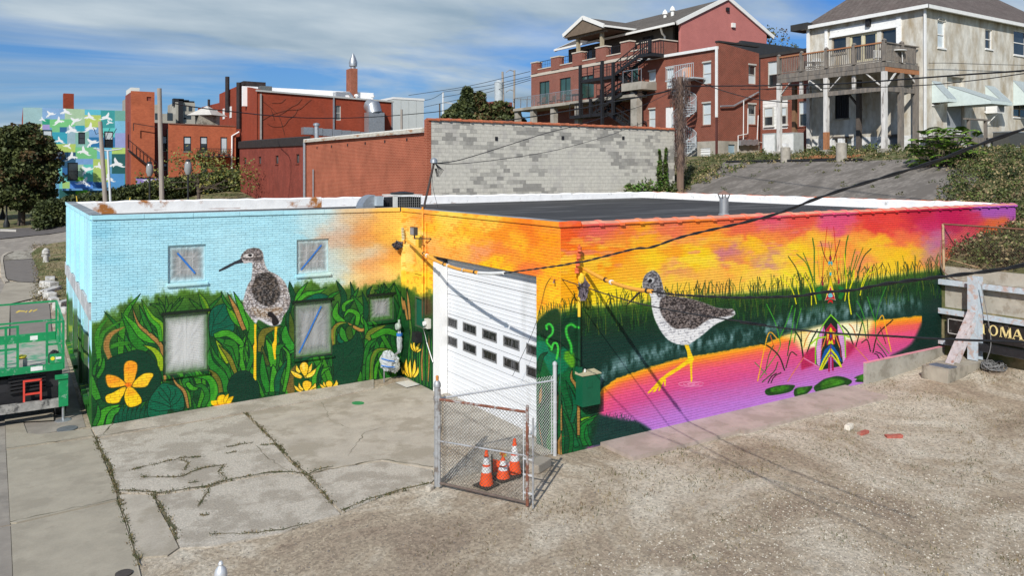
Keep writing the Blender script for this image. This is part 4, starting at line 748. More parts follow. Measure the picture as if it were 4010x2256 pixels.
# ---------------------------------------------------------------- the painted building
bld=thing('painted_building','low brick building painted with two long-billed birds, flowers and a sunset marsh','building',(0,0,0))
BW,BH=.2159,.0667
def brickwall(nm,m,P,L,z0,z1,openings,th=.25,nsingle=0,label=None,s00=0):
    """P(s, off, z) -> point; off > 0 is out of the wall. Openings are (s0,s1,z0,z1)."""
    ss=sorted({s00,L}|{o[0] for o in openings}|{o[1] for o in openings});zs=sorted({z0,z1}|{o[2] for o in openings if o[2] > z0}|{o[3] for o in openings})
    b=MB()
    for i in range(len(ss)-1):
        run=None
        for j in range(len(zs)-1):
            cs,cz=(ss[i]+ss[i+1])/2,(zs[j]+zs[j+1])/2;hole=any(o[0] < cs < o[1] and o[2] < cz < o[3] for o in openings)
            if not hole:run=(run[0],zs[j+1]) if run else (zs[j],zs[j+1])
            if hole or j == len(zs)-2:
                if run:b.hexa([P(ss[i],0,run[0]),P(ss[i+1],0,run[0]),P(ss[i+1],-th,run[0]),P(ss[i],-th,run[0]),P(ss[i],0,run[1]),P(ss[i+1],0,run[1]),P(ss[i+1],-th,run[1]),P(ss[i],-th,run[1])]);run=None
    wall=b.build('wall',{MA:JA,MBm:JB,MC:JC,MD:JD}[m],bld)
    if label:wall['label']=label
    r=random.Random(len(nm));cells=[]
    row=0;z=z0
    while z < z1-.02:
        s=-(BW/2)*(row % 2)
        zt=min(z+BH,z1)
        while s < L:
            a,c=max(0,s),min(L,s+BW)
            if c-a > .03:
                segs=[(a,c)]
                for o in openings:
                    if zt-.01 > o[2] and z+.01 < o[3]:
                        ns=[]
                        for p,q in segs:
                            if q <= o[0] or p >= o[1]:ns.append((p,q))
                            else:
                                if p < o[0]:ns.append((p,o[0]))
                                if q > o[1]:ns.append((o[1],q))
                        segs=ns
                for p,q in segs:
                    if q-p > .03:cells.append((p+.005,q-.005,z+.0055,zt-.0055,.009+r.uniform(-.002,.003)))
            s += BW
        z += BH;row += 1
    if nsingle:
        cells.sort(key=lambda c:(P((c[0]+c[1])/2,0,(c[2]+c[3])/2)-CAM).length)
    one,rest=cells[:nsingle],cells[nsingle:]
    bm={}
    for p,q,za,zb,d in one:
        ln=(round(q-p,3),round(zb-za,3))
        if ln not in bm:
            k=MB();k.hexa([Vector(P(0,0,0))-Vector(P(0,0,0))+Vector(x) for x in [Vector(P(a,o_,h))-Vector(P(0,0,0)) for h in (0,zb-za) for a,o_ in ((0,.009),(ln[0],.009),(ln[0],-.002),(0,-.002))]])
            bm[ln]=k.mesh('brick',m)
        inst('brick',bm[ln],wall,P(p,d-.009,za))
    b=MB()
    for p,q,za,zb,d in rest:
        n=len(b.v);b.v += [tuple(P(a,o_,h)) for h in (za,zb) for a,o_ in ((p,d),(q,d),(q,0),(p,0))]
        b.f += [(n,n+1,n+5,n+4),(n+4,n+5,n+6,n+7),(n+1,n+2,n+6,n+5),(n,n+4,n+7,n+3),(n,n+3,n+2,n+1)]
    o=b.build('brickwork',m,wall,fix=True);o['kind']='stuff'
    return wall
WIN=dict(w1=(-6.89,-5.91,3.37,4.39),w2=(-3.36,-2.38,3.37,4.39),w3=(-7.01,-5.85,.88,2.52),w4=(-3.44,-2.28,.9,2.52),w5=(-1.10,-.27,1.74,2.52))
PA_=lambda s,o,z:Vector((-8.72+s,WB-o,z));PB_=lambda s,o,z:Vector((-o,s,z));PC_=lambda s,o,z:Vector((s,-o,z));PD_=lambda s,o,z:Vector((-8.72-o,WB+s,z))
brickwall('a',MA,PA_,8.72,GZ+.07,TOPZ,[(a+8.72,b+8.72,c,d) for a,b,c,d in WIN.values()],label='pale blue wall with flowers and a standing bird')
DOOR=(.96,6.36,-.5,3.93)
brickwall('bb',MBm,PB_,WB,GZ+.07,TOPZ,[DOOR,(6.95,7.62,1.7,2.55)],nsingle=120,label='orange and green wall around the garage door')
brickwall('ccc',MC,PC_,20.5,GZ+.07,TOPZ,[],nsingle=180,s00=.252,label='sunset wall with a wading bird')
# street side wall: pilasters, lintel, tall masked openings
OD=[(.75,2.6,.35,2.55),(3.3,4.5,-.2,2.55),(5.2,7.0,.35,2.55),(7.6,9.6,.35,2.55)]
brickwall('dddd',MD,PD_,11.2,GZ+.07,TOPZ,OD,s00=.252,label='street side wall with a grey lintel')
M_wh=mat('white_wood_paint',(.78,.78,.76),.6,.06,5);M_blk=mat('black_metal',(.018,.018,.02),.5,.3,9);M_dgl=glass('dark_glass')
M_galv=mat('galvanised_steel',(.42,.44,.46),.42,.18,9,metal=.7);M_cable=mat('black_cable',(.02,.02,.022),.5,.3,12)
b=MB();b.box(-8.78,-8.722,WB+.02,WB+11.2,2.56,3.0);b.build('lintel',mat('grey_lintel',(.46,.47,.48),.8,.25,3,col2=(.34,.35,.36),amt=.5),bld)
for y in (.03,2.75,4.65,7.15,9.75):
    b=MB();b.box(-8.80,-8.722,WB+y,WB+y+.32,3.02,5.12);b.build('pilaster',MD,bld)
for i,o_ in enumerate(OD):
    b=MB();b.box(-8.62,-8.6,WB+o_[0],WB+o_[1],o_[2],o_[3]);b.build('window' if i != 1 else 'door',M_dgl,bld) if i == 1 else b.build('masking_sheet',mat('grey_masking',(.42,.44,.47),.6,.2,4,col2=(.12,.22,.45),amt=.2,s2=1.1),bld)
    b=MB();b.box(-8.84,-8.73,WB+o_[0]-.05,WB+o_[1]+.05,o_[2]-.14,o_[2]-.02) if o_[2] > 0 else b.box(-8.75,-8.735,WB+o_[0],WB+o_[0]+.05,0,2.5);b.build('sill',MD,bld)
# rear and right shell
M_back=brickmat('plain_brick',(.30,.09,.06),(.24,.07,.05),(.3,.2,.16))
for nm,q0 in (('wall',(-8.72,20.5,19.8,20.05,-.4,4.9)),('wall',(20.25,20.5,.01,19.79,-.4,4.9))):
    b=MB();b.box(*q0);b.build(nm,M_back,bld)
M_roof=mat('black_roof_felt',(.045,.045,.046),.8,.3,1.2,.3,col2=(.10,.10,.10),amt=.3,s2=.5,stretch=(.35,2.2,1))
b=MB();b.hexa([(-8.47,8.88,4.5),(20.24,8.88,4.5),(20.24,19.79,4.5),(-8.47,19.79,4.5),(-8.47,8.88,4.72),(20.24,8.88,4.9),(20.24,19.79,4.93),(-8.47,19.79,4.78)]).hexa([(.26,.26,4.5),(20.24,.26,4.5),(20.24,8.879,4.5),(.26,8.879,4.5),(.26,.26,4.82),(20.24,.26,4.88),(20.24,8.879,4.9),(.26,8.879,4.776)]);b.build('roof',M_roof,bld)
M_wrust=mat('flaking_white_roof_coat',(.78,.78,.77),.7,.08,3,.6,col2=(.34,.13,.03),amt=.26,s2=.9);M_wclean=mat('white_roof_coat',(.82,.82,.82),.7,.06,3,1.0,col2=(.45,.45,.44),amt=.06,s2=4)
def ruffle(x0,y0,x1,y1,z0,z1,m,seed,thick=.3):
    r=random.Random(seed);b=MB();n=max(4,int(math.hypot(x1-x0,y1-y0)/.35));d=Vector((x1-x0,y1-y0,0)).normalized();q=Vector((-d.y,d.x,0))*thick;P=[]
    for i in range(n+1):
        t=i/n;p=Vector((x0+(x1-x0)*t,y0+(y1-y0)*t,0));zt=z1+r.uniform(-.02,.025);w=r.uniform(-.02,.03)
        P.append([p+Vector((0,0,z0))-q*.12,p+Vector((0,0,(z0+z1)/2))+q*w,p+Vector((0,0,zt-.05))+q*w,p+q*.25+Vector((0,0,zt)),p+q+Vector((0,0,zt-.01)),p+q+Vector((0,0,z0))])
    for row in P:b.v += [tuple(v) for v in row]
    for i in range(n):
        for j in range(5):b.f.append((i*6+j,i*6+j+1,(i+1)*6+j+1,(i+1)*6+j))
    b.sm=True;return b.build('parapet',m,bld)
ruffle(-8.46,19.8,1.2,19.8,4.6,5.27,M_wrust,3);ruffle(1.2,19.8,20.3,19.8,4.6,5.26,M_wclean,4);ruffle(20.24,19.8,20.24,.3,4.7,5.26,M_wclean,5)
# copings of the two recessed walls, laid in lengths
M_top=mat('grey_coping_top',(.21,.23,.24),.7,.3,2.5,col2=(.34,.36,.36),amt=.3)
def coping(P,L,m,n,s0=0.,flip=1):
    for i in range(n):
        a,c=s0+L*i/n+.004,s0+L*(i+1)/n-.004
        b=MB();b.hexa([P(a,.045,TOPZ),P(c,.045,TOPZ),P(c,-.27,TOPZ),P(a,-.27,TOPZ),P(a,.05,5.28),P(c,.05,5.28),P(c,-.27,5.28),P(a,-.27,5.28)])
        me=b.mesh('coping',m);me.materials.append(M_top)
        for f in me.polygons:
            if f.normal.z > .7:f.material_index=1
        inst('coping',me,bld)
coping(PA_,8.72-.06,MA,7,0.0);coping(PB_,WB-.1,MBm,7,.0);coping(PD_,11.2,MD,8)
b=MB();b.box(-.045,.55,-.05,.22,TOPZ,5.275);b.build('coping',MC,bld)
M_tile=mat('salmon_painted_tile',(.62,.26,.17),.7,.2,3)
tm=MB();TL=.61                                      # a ridge tile with its collar
prof=[(-.055,0),(-.055,.045),(.03,.095),(.13,.1),(.24,.06),(.27,0)]
for (xa,xb,k) in ((0,TL-.1,1.0),(TL-.1,TL-.07,1.12),(TL-.07,TL+.02,1.16)):
    n=len(tm.v);c=(.105,.0)
    for x in (xa,xb):
        for y,z in prof:tm.v.append((x,c[0]+(y-c[0])*k,(z*k if z > 0 else -.012*(k > 1.01))))
    for j in range(5):tm.f.append((n+j,n+j+1,n+6+j+1,n+6+j))
    tm.f.append((n,n+6,n+11,n+5));tm.f.append(tuple(n+j for j in range(6)));tm.f.append(tuple(n+6+j for j in reversed(range(6))))
tme=tm.mesh('coping_tile',MC);tme.materials.append(M_tile)
for f in tme.polygons:
    if f.normal.z > .75:f.material_index=1
r=random.Random(8)
for i in range(32):
    inst('coping_tile',tme,bld,(.58+i*.6215,0,TOPZ+r.uniform(-.004,.008)),(r.uniform(-.02,.02),r.uniform(-.01,.01),r.uniform(-.012,.012)))
tm2=tm.mesh('rear_tile',mat('terracotta',(.48,.15,.07),.8,.25,6))
for i in range(29):inst('rear_tile',tm2,bld,(20.62,1+i*.63,5.17+r.uniform(-.01,.01)),(0,0,R(90)))
# windows
def film(key,tint,mid=.35,size=.5,cx=(0,0)):
    """thin plastic sheet: clear in the middle, sprayed over near its edges, wrinkled"""
    m=bpy.data.materials.new(key);m.use_nodes=True;t=m.node_tree;L=t.links.new;b=t.nodes['Principled BSDF'];out=t.nodes['Material Output']
    b.inputs['Roughness'].default_value=.28;b.inputs['Specular IOR Level'].default_value=.5
    c=N('ShaderNodeTexCoord',t);s=N('ShaderNodeVectorMath',t,operation='SUBTRACT');s.inputs[1].default_value=(.5,.5,.5);L(c.outputs['Generated'],s.inputs[0])
    ab=N('ShaderNodeVectorMath',t,operation='ABSOLUTE');L(s.outputs[0],ab.inputs[0]);sp=N('ShaderNodeSeparateXYZ',t);L(ab.outputs[0],sp.inputs[0])
    mxm=N('ShaderNodeMath',t,operation='MAXIMUM');L(sp.outputs[0],mxm.inputs[0]);L(sp.outputs[2],mxm.inputs[1])
    n=N('ShaderNodeTexNoise',t);n.inputs['Scale'].default_value=3;n.inputs['Detail'].default_value=3;n.inputs['Distortion'].default_value=.4;L(c.outputs['Generated'],n.inputs['Vector'])
    ma=N('ShaderNodeMath',t,operation='MULTIPLY_ADD');L(n.outputs[0],ma.inputs[0]);ma.inputs[1].default_value=.12;L(mxm.outputs[0],ma.inputs[2])
    mr=N('ShaderNodeMapRange',t);mr.inputs[1].default_value=mid-.02;mr.inputs[2].default_value=mid+.2;mr.inputs[3].default_value=0;mr.inputs[4].default_value=1;L(ma.outputs[0],mr.inputs[0])
    mi=N('ShaderNodeMixRGB',t);L(mr.outputs[0],mi.inputs[0]);mi.inputs[1].default_value=(.72,.74,.74,1);mi.inputs[2].default_value=(*tint,1);L(mi.outputs[0],b.inputs['Base Color'])
    w=N('ShaderNodeTexWave',t);w.inputs['Scale'].default_value=1.3;w.inputs['Distortion'].default_value=5;w.inputs['Detail'].default_value=1;L(c.outputs['Generated'],w.inputs['Vector'])
    al=N('ShaderNodeMath',t,operation='MULTIPLY_ADD');L(w.outputs[0],al.inputs[0]);al.inputs[1].default_value=.10;al.inputs[2].default_value=.34
    a2=N('ShaderNodeMath',t,operation='MAXIMUM');L(al.outputs[0],a2.inputs[0]);L(mr.outputs[0],a2.inputs[1]);L(a2.outputs[0],b.inputs['Alpha'])
    bp=N('ShaderNodeBump',t);bp.inputs['Strength'].default_value=.22;bp.inputs['Distance'].default_value=.02;L(w.outputs[0],bp.inputs['Height']);L(bp.outputs[0],b.inputs['Normal'])
    return m
M_tape=mat('blue_masking_tape',(.03,.16,.5),.6,.12,14)
FB=film('film_blue',(.42,.66,.72));FG=film('film_green',(.05,.17,.03),.3)
def window_a(q0,paint,fm,tape=None,blinds=False,trimw=.05,grid=False):
    x0,x1,z0,z1=q0;y=WB
    f=MB();w=trimw;yb=y+.115
    f.box(x0,x0+w,y+.06,yb+.02,z0,z1).box(x1-w,x1,y+.06,yb+.02,z0,z1).box(x0+w,x1-w,y+.06,yb+.02,z1-w,z1).box(x0+w,x1-w,y+.06,yb+.02,z0,z0+w)
    win=f.build('window',paint,bld)
    MB().box(x0+w,x1-w,y+.118,y+.13,z0+w,z1-w).build('pane',M_dgl,win)
    if grid:
        g_=MB()
        for k in (1,2):g_.box(x0+(x1-x0)*k/3-.012,x0+(x1-x0)*k/3+.012,y+.107,y+.117,z0+w,z1-w).box(x0+w,x1-w,y+.107,y+.117,z0+(z1-z0)*k/3-.012,z0+(z1-z0)*k/3+.012)
        g_.build('glazing_bars',mat('grey_bars',(.3,.3,.3),.7),win)
    if blinds:
        g_=MB();zz_=z0+w+.03
        while zz_ < z1-w-.08:g_.hexa([(x0+.1,y+.104,zz_),(x1-.1,y+.104,zz_),(x1-.1,y+.112,zz_+.01),(x0+.1,y+.112,zz_+.01),(x0+.1,y+.104,zz_+.034),(x1-.1,y+.104,zz_+.034),(x1-.1,y+.112,zz_+.036),(x0+.1,y+.112,zz_+.036)]);zz_ += .047
        g_.build('blind',mat('white_blind',(.62,.62,.6),.6,.05),win);MB().box((x0+x1)/2-.015,(x0+x1)/2+.015,y+.095,y+.103,z0+.06,z1-.08).build('meeting_stile',mat('white_blind',(.62,.62,.6)),win)
    # wrinkled film stretched over the frame
    r=random.Random(int(x0*100));b=MB();nx_,nz_=18,22
    for j in range(nz_+1):
        for i in range(nx_+1):
            u_,v_=i/nx_,j/nz_;e=min(u_,1-u_,v_,1-v_)*2;ang=math.atan2(v_-.5,u_-.5)
            b.v.append((x0+.012+(x1-x0-.024)*u_,y+.052+.014*e+.006*math.sin(ang*15)*(1-e)*(e > 0),z0+.012+(z1-z0-.024)*v_))
    for j in range(nz_):
        for i in range(nx_):k=j*(nx_+1)+i;b.f.append((k,k+1,k+nx_+2,k+nx_+1))
    b.sm=True;b.build('plastic_sheet',fm,win,fix=False)
    if tape:
        (ax,az),(bx,bz),tw=tape;p=Vector((x0+(x1-x0)*ax,0,z0+(z1-z0)*az));q_=Vector((x0+(x1-x0)*bx,0,z0+(z1-z0)*bz));d=(q_-p).normalized();n_=Vector((-d.z,0,d.x))*tw/2
        MB().prism([Vector((v.x,y+.038,v.z)) for v in (p-n_,q_-n_,q_+n_,p+n_)],(0,.002,0)).build('tape',M_tape,win)
    MB().hexa([(x0-.04,y-.07,z0-.09),(x1+.04,y-.07,z0-.09),(x1+.04,y+.06,z0-.09),(x0-.04,y+.06,z0-.09),(x0-.04,y-.075,z0-.03),(x1+.04,y-.075,z0-.03),(x1+.04,y+.06,z0-.003),(x0-.04,y+.06,z0-.003)]).build('sill',paint,win)
    return win
window_a(WIN['w1'],MA,FB,((.25,.8),(.72,.22),.05),grid=True);window_a(WIN['w2'],MA,film('film_blue2',(.5,.68,.70),.36),((.14,.12),(.78,.82),.045),grid=True)
M_dkgreen=mat('dark_green_trim_paint',(.012,.045,.018),.6,.2,6)
window_a(WIN['w3'],MA,film('film_green3',(.05,.15,.03),.36),None,True);window_a(WIN['w4'],MA,film('film_green4',(.05,.16,.03),.36),((.14,.08),(.72,.9),.045));window_a(WIN['w5'],MA,film('film_green5',(.06,.16,.04),.26),None)
for q0 in ('w3','w4','w5'):                                # dark painted heads of the lower openings
    x0,x1,z0,z1=WIN[q0];MB().box(x0-.05,x1+.05,WB-.035,WB+.02,z1+.002,z1+.075).build('window_head',mat('near_black_green_paint',(.006,.014,.007),.6,.1),bld)
# bricked-up openings on the door wall
MB().box(.06,.1,6.95,7.62,1.7,2.55).build('blocked_opening',mat('recess_green',(.006,.09,.05),.6,.15),bld)
b=MB();b.box(-.05,.0-.008,6.95,7.6,3.3,3.38);b.build('sill',MBm,bld);MB().box(-.012,-.0075,7.0,7.55,3.385,4.5).build('boarded_window',mat('yellow_board',(.78,.52,.06),.7,.25,4,col2=(.75,.3,.04),amt=.4,s2=2),bld)
# garage door
y0,y1,z1=DOOR[0],DOOR[1],DOOR[3]
gd=thing('garage_door',None,None);gd.parent=bld;gd['label']='white sectional garage door with ten small windows'
M_door=mat('white_door_paint',(.70,.715,.74),.5,.03,2,col2=(.60,.61,.62),amt=.2,s2=.8,stretch=(1,1,.25));M_jamb=mat('white_jamb_paint',(.74,.74,.73),.6,.03,2)
COLS=[(6.09,5.35),(5.0,4.26),(3.92,3.18),(2.84,2.09),(1.76,1.02)]
zr=[-.06,.6,1.22,1.76,2.28,2.86,3.42,3.92]
yj=5.93
for i in range(7):
    a,c=zr[i]+.009,zr[i+1]-.009;holes=[(min(q0),max(q0),a+.16,a+.16+.25) for q0 in COLS] if i in (2,3) else []
    b=MB();ys_=sorted({y0+.03,yj}|{h[0] for h in holes if h[0] < yj}|{min(h[1],yj) for h in holes});hz_=holes[0][2:] if holes else None
    for k in range(len(ys_)-1):
        cy_=(ys_[k]+ys_[k+1])/2
        if any(h[0] < cy_ < h[1] for h in holes):b.box(.25,.3,ys_[k],ys_[k+1],a,hz_[0]).box(.25,.3,ys_[k],ys_[k+1],hz_[1],c)
        else:b.box(.25,.3,ys_[k],ys_[k+1],a,c)
    if not holes:
        for k in range(1,5):zz_=a+(c-a)*k/5;b.box(.238,.2515,y0+.035,yj-.005,zz_-.010,zz_+.010)
    b.build('door_panel',M_door,gd)
    for h in holes:
        ya,yb_=h[0],min(h[1],yj-.02);f=MB();w=.022
        f.box(.238,.27,ya-.01,ya+w,h[2]-.01,h[3]+.01).box(.238,.27,yb_-w,yb_+.01,h[2]-.01,h[3]+.01).box(.238,.27,ya+w,yb_-w,h[2]-.01,h[2]+w).box(.238,.27,ya+w,yb_-w,h[3]-w,h[3]+.01)
        f.build('window_frame',mat('dirty_frame',(.2,.2,.2),.7,.4,20),gd);MB().box(.262,.268,ya+w,yb_-w,h[2]+w,h[3]-w).build('pane',mat('sooty_glass',(.016,.016,.018),.25,.8,12,col2=(.10,.10,.11),amt=.35,s2=5,stretch=(1,3,.6)),gd)
b=MB();b.box(-.01,.24,yj,y1-.002,-.3,z1-.17);b.build('door_jamb',M_jamb,bld)
b=MB();b.box(.0,.3,y0,y1,z1-.008,z1-.002).box(.1,.3,yj+.01,y1,z1-.16,z1-.009);b.build('lintel',mat('dark_steel',(.05,.05,.055),.6,.2),bld)
b=MB();b.box(.3,.32,y0+.001,y1-.001,-.3,z1-.001);b.build('door_backing',M_blk,bld)
# concrete footing that shows where the lot falls away
b=MB();b.box(11.3,15.6,-.11,-.006,-.2,.62);b.build('footing',mat('footing_concrete',(.36,.34,.29),.9,.2,3,.5,col2=(.24,.22,.18),amt=.45,s2=1.5),bld)
b=MB();b.box(11.3,15.6,-.112,-.006,.621,.64);b.build('footing_edge',mat('pink_edge',(.62,.26,.3),.8),bld)
# ---------------------------------------------------------------- surroundings: shared builders
def KR(ox,oy,k):return lambda x,y:(ox+x*k,oy+y*k)
R1,R2,R3,R4,R5=KR(0,300,.41408),KR(800,200,.41398),KR(1600,200,.44861),KR(2000,0,.45549),KR(2900,0,.45548)
R6=KR(3600,250,.27609);R7=KR(2100,50,.3519);R8=KR(2650,550,.40761)
def PL(pl,c):return (lambda s,o,z:Vector((c-o,s,z))) if pl == 'x' else (lambda s,o,z:Vector((s,c-o,z)))
def sz(pl,c,K,x,y):
    p=at(*K(x,y),**{pl:c});return (p.y if pl == 'x' else p.x),p.z
def rect(pl,c,K,x0,y0,x1,y1):
    """opening surveyed by two opposite corners (heights averaged so that it is level)"""
    a=sz(pl,c,K,x0,y0);b=sz(pl,c,K,x1,y1);return min(a[0],b[0]),max(a[0],b[0]),min(a[1],b[1]),max(a[1],b[1])
def facade(parent,pl,c,s0,s1,z0,zt,m,ops=(),th=.25,name='wall',label=None):
    P=PL(pl,c);zt=zt if isinstance(zt,(list,tuple)) else (zt,zt);f=lambda s:zt[0]+(zt[1]-zt[0])*(s-s0)/(s1-s0)
    ss=sorted({s0,s1}|{v for o in ops for v in o[:2] if s0 < v < s1});b=MB()
    for i in range(len(ss)-1):
        a,d=ss[i],ss[i+1];mid=(a+d)/2;hol=sorted([o for o in ops if o[0] < mid < o[1]],key=lambda o:o[2]);z=z0
        for o in hol+[None]:
            if o is None:ta,td=f(a),f(d)
            else:ta=td=o[2]
            if ta > z+.001:b.hexa([P(a,0,z),P(d,0,z),P(d,-th,z),P(a,-th,z),P(a,0,ta),P(d,0,td),P(d,-th,td),P(a,-th,ta)])
            if o:z=o[3]
    w=b.build(name,m,parent)
    if label:w['label']=label
    return w
M_win=mat('grey_window_frame',(.46,.45,.41),.6,.1,6);M_wht=mat('white_trim',(.72,.72,.70),.6,.08,4);M_sky=mat('pane_blind_behind',(.52,.58,.60),.18,.12,.8,spec=.7);M_drk=mat('pane_dark',(.022,.028,.032),.06,.4,.9,spec=.9)
def window(parent,pl,c,q,fm=None,pane=None,upper=None,rail=True,sill=True,w=.07,dep=.12,name='window',mull=0,sm=None):
    s0,s1,z0,z1=q;P=PL(pl,c);fm=fm or M_win;b=MB()
    def bx(B,a,d,za,zb,o0,o1):B.hexa([P(a,o1,za),P(d,o1,za),P(d,o0,za),P(a,o0,za),P(a,o1,zb),P(d,o1,zb),P(d,o0,zb),P(a,o0,zb)])
    bx(b,s0,s0+w,z0,z1,-dep-.05,-dep+.05);bx(b,s1-w,s1,z0,z1,-dep-.05,-dep+.05);bx(b,s0+w,s1-w,z1-w,z1,-dep-.05,-dep+.05);bx(b,s0+w,s1-w,z0,z0+w,-dep-.05,-dep+.05)
    if rail:zm=(z0+z1)/2;bx(b,s0+w,s1-w,zm-.03,zm+.03,-dep-.04,-dep+.04)
    for k in range(mull):s_=s0+(s1-s0)*(k+1)/(mull+1);bx(b,s_-.03,s_+.03,z0+w,z1-w,-dep-.04,-dep+.042)
    o=b.build(name,fm,parent)
    zm=(z0+z1)/2 if rail else z1
    for za,zb,mm,nn in ([(z0+w,zm,pane or M_drk,'pane')] + ([(zm,z1-w,upper or pane or M_drk,'pane')] if rail else [])):
        b=MB();bx(b,s0+w*.9,s1-w*.9,za,zb if rail else z1-w*.9,-dep-.02,-dep-.005);b.build(nn,mm,o)
    if sill:b=MB();bx(b,s0-.06,s1+.06,z0-.09,z0-.005,-.1,.07);b.build('sill',sm or M_oldc,o)
    return o
def pbox(parent,name,m,pl,c,s0,s1,z0,z1,o0,o1):
    P=PL(pl,c);return MB().hexa([P(s0,o1,z0),P(s1,o1,z0),P(s1,o0,z0),P(s0,o0,z0),P(s0,o1,z1),P(s1,o1,z1),P(s1,o0,z1),P(s0,o0,z1)]).build(name,m,parent)
def body(parent,m,x0,x1,y0,y1,z0,z1,name='roof'):b=MB();b.box(x0,x1,y0,y1,z0,z1);return b.build(name,m,parent)
M_droof=mat('dark_roofing',(.035,.034,.033),.8,.3,1.5);M_shing=mat('grey_shingles',(.125,.11,.10),.9,.22,14,.6,col2=(.17,.15,.135),amt=.45,s2=6)
def shingle(key,c1,c2):
    return brickmat(key,c1,c2,tuple(v*.45 for v in c1),.35,.11,.2,.014)
# ---------------------------------------------------------------- block wall building behind the painted one
blk=thing('block_building','long grey concrete block building with a clay tile coping and red brick side','building')
Mb=[mat('block_pale',(.50,.48,.42),.92,.14,5,.4,col2=(.43,.41,.37),amt=.35,s2=1.1),mat('block_mid',(.37,.355,.315),.92,.16,5,.4,col2=(.31,.30,.27),amt=.4,s2=1),mat('block_dark',(.27,.26,.235),.92,.16,5,.4)]
M_mort=mat('block_mortar',(.27,.26,.235),.95,.15,4)
XB0,XB1,YB=7.23,23.85,21.0
bw_=facade(blk,'y',YB,XB0,XB1,3.5,9.0,M_mort,label='grey concrete block wall facing the roof')
r=random.Random(21);cells=[];bw,bh=.4064,.2032
for j in range(22):
    z=4.55+j*bh;s=XB0-(bw/2)*(j % 2)
    while s < XB1:
        a,d=max(s,XB0),min(s+bw,XB1)
        if d-a > .06:
            k=fbm(np.array(s*.55),np.array(z*1.3),5)+.32*(r.random()-.5);cells.append((a+.006,d-.006,z+.006,min(z+bh,9.0)-.006,2 if k > .70 else 1 if k > .61 else 0))
        s += bw
big=[c for c in cells if c[2] > 5.0];big.sort(key=lambda c:(c[0]-CAM.x));one=big[:300];ids=set(map(id,one));bmesh_={}
for c in one:
    ln=(round(c[1]-c[0],3),c[4])
    if ln not in bmesh_:q=MB();q.box(0,ln[0],-.006,.002,0,bh-.012);bmesh_[ln]=q.mesh('concrete_block',Mb[c[4]])
    inst('concrete_block',bmesh_[ln],bw_,(c[0],YB,c[2]))
for k in range(3):
    b=MB()
    for c in cells:
        if id(c) not in ids and c[4] == k:b.box(c[0],c[1],YB-.006,YB+.002,c[2],c[3])
    o=b.build('blockwork',Mb[k],bw_);o['kind']='stuff'
M_or=brickmat('striped_orange_brick',(.27,.058,.028),(.21,.042,.02),(.40,.15,.09),.21,.085,.22,.02,streak=(.38,.12,.07),sa=.3)
M_rd=brickmat('dull_red_brick',(.22,.042,.028),(.16,.03,.021),(.22,.07,.05),.21,.075,.25,.01,streak=(.13,.035,.028),sa=.5)
b=MB();b.box(7.0,7.225,20.98,21.3,3.5,9.05);b.build('brick_pier',M_or,blk)
tb=tm.mesh('coping_tile',mat('orange_clay_tile',(.40,.125,.06),.75,.3,5,col2=(.24,.09,.05),amt=.3))
for i in range(27):inst('coping_tile',tb,blk,(7.05+i*.623,YB-.02,9.0+r.uniform(-.01,.012)),(r.uniform(-.02,.02),r.uniform(-.01,.01),0),(1.02,1.25,1.25))
facade(blk,'x',7.1,21.3,40.4,3.5,(8.42,8.5),M_or,label='orange red brick side wall with thin pale courses')
body(blk,M_droof,7.4,23.6,21.3,40.3,8.0,8.35)
M_rustm=mat('pale_fascia_metal',(.50,.47,.40),.5,.2,3,col2=(.32,.15,.06),amt=.25,s2=1.1,stretch=(1,1,4))
b=MB();b.hexa([(6.9,21.4,8.42),(7.5,21.4,8.52),(7.5,40.5,8.6),(6.9,40.5,8.5),(6.9,21.4,8.6),(7.5,21.4,8.7),(7.5,40.5,8.78),(6.9,40.5,8.68)]);b.build('fascia',M_rustm,blk)
b=MB();b.hexa([(6.92,21.4,8.605),(9.5,21.4,8.72),(9.5,40.5,8.8),(6.92,40.5,8.69),(6.92,21.4,8.66),(9.5,21.4,8.82),(9.5,40.5,8.9),(6.92,40.5,8.74)]);b.build('roof_edge',mat('white_felt_edge',(.68,.67,.63),.8,.15,3),blk)
MB().tube([(6.98,40.45,8.5),(6.98,40.45,4)],.1,10).build('downspout',M_galv,blk);MB().tube([(7.0,38.6,6.6),(7.0,38.6,4)],.05,8).build('conduit',M_galv,blk)
for i in range(6):pbox(blk,'anchor_plate',M_blk,'x',7.1,23.5+i*2.9,23.62+i*2.9,8.05-.01*i,8.2-.01*i,-.01,.03)
for u,v in ((765,763),(1344,757),(1872,757)):p=at(*R3(u,v),y=YB);pbox(blk,'scupper',M_blk,'y',YB,p.x-.08,p.x+.08,p.z-.1,p.z+.1,-.05,.04)
cap=MB().lathe([(.16,0),(.16,1.15),(.24,1.16),(.24,1.3),(.05,1.36)],(8.0,40.9,8.6),14).build('roof_vent_pipe',M_galv);tag(cap,'short capped metal vent pipe where the orange brick roof meets the ducts','vent pipe')
lowb=thing('low_brick_building','low dull red brick building with four tiny windows and a black roof edge','building')
ops=[rect('x',7.1,R2,*q0) for q0 in ((374,1008,396,1070),(512,998,537,1068),(672,988,701,1065),(866,975,898,1058))]
facade(lowb,'x',7.1,40.7,59.8,2.5,(8.45,8.75),M_rd,ops)
for q0 in ops:window(lowb,'x',7.1,q0,mat('dark_brown_frame',(.05,.03,.025),.7),mat('dim_pane',(.10,.10,.10),.2,.4,3),rail=False,sm=M_rd)
body(lowb,M_droof,7.4,20,40.7,59.7,8,8.4)
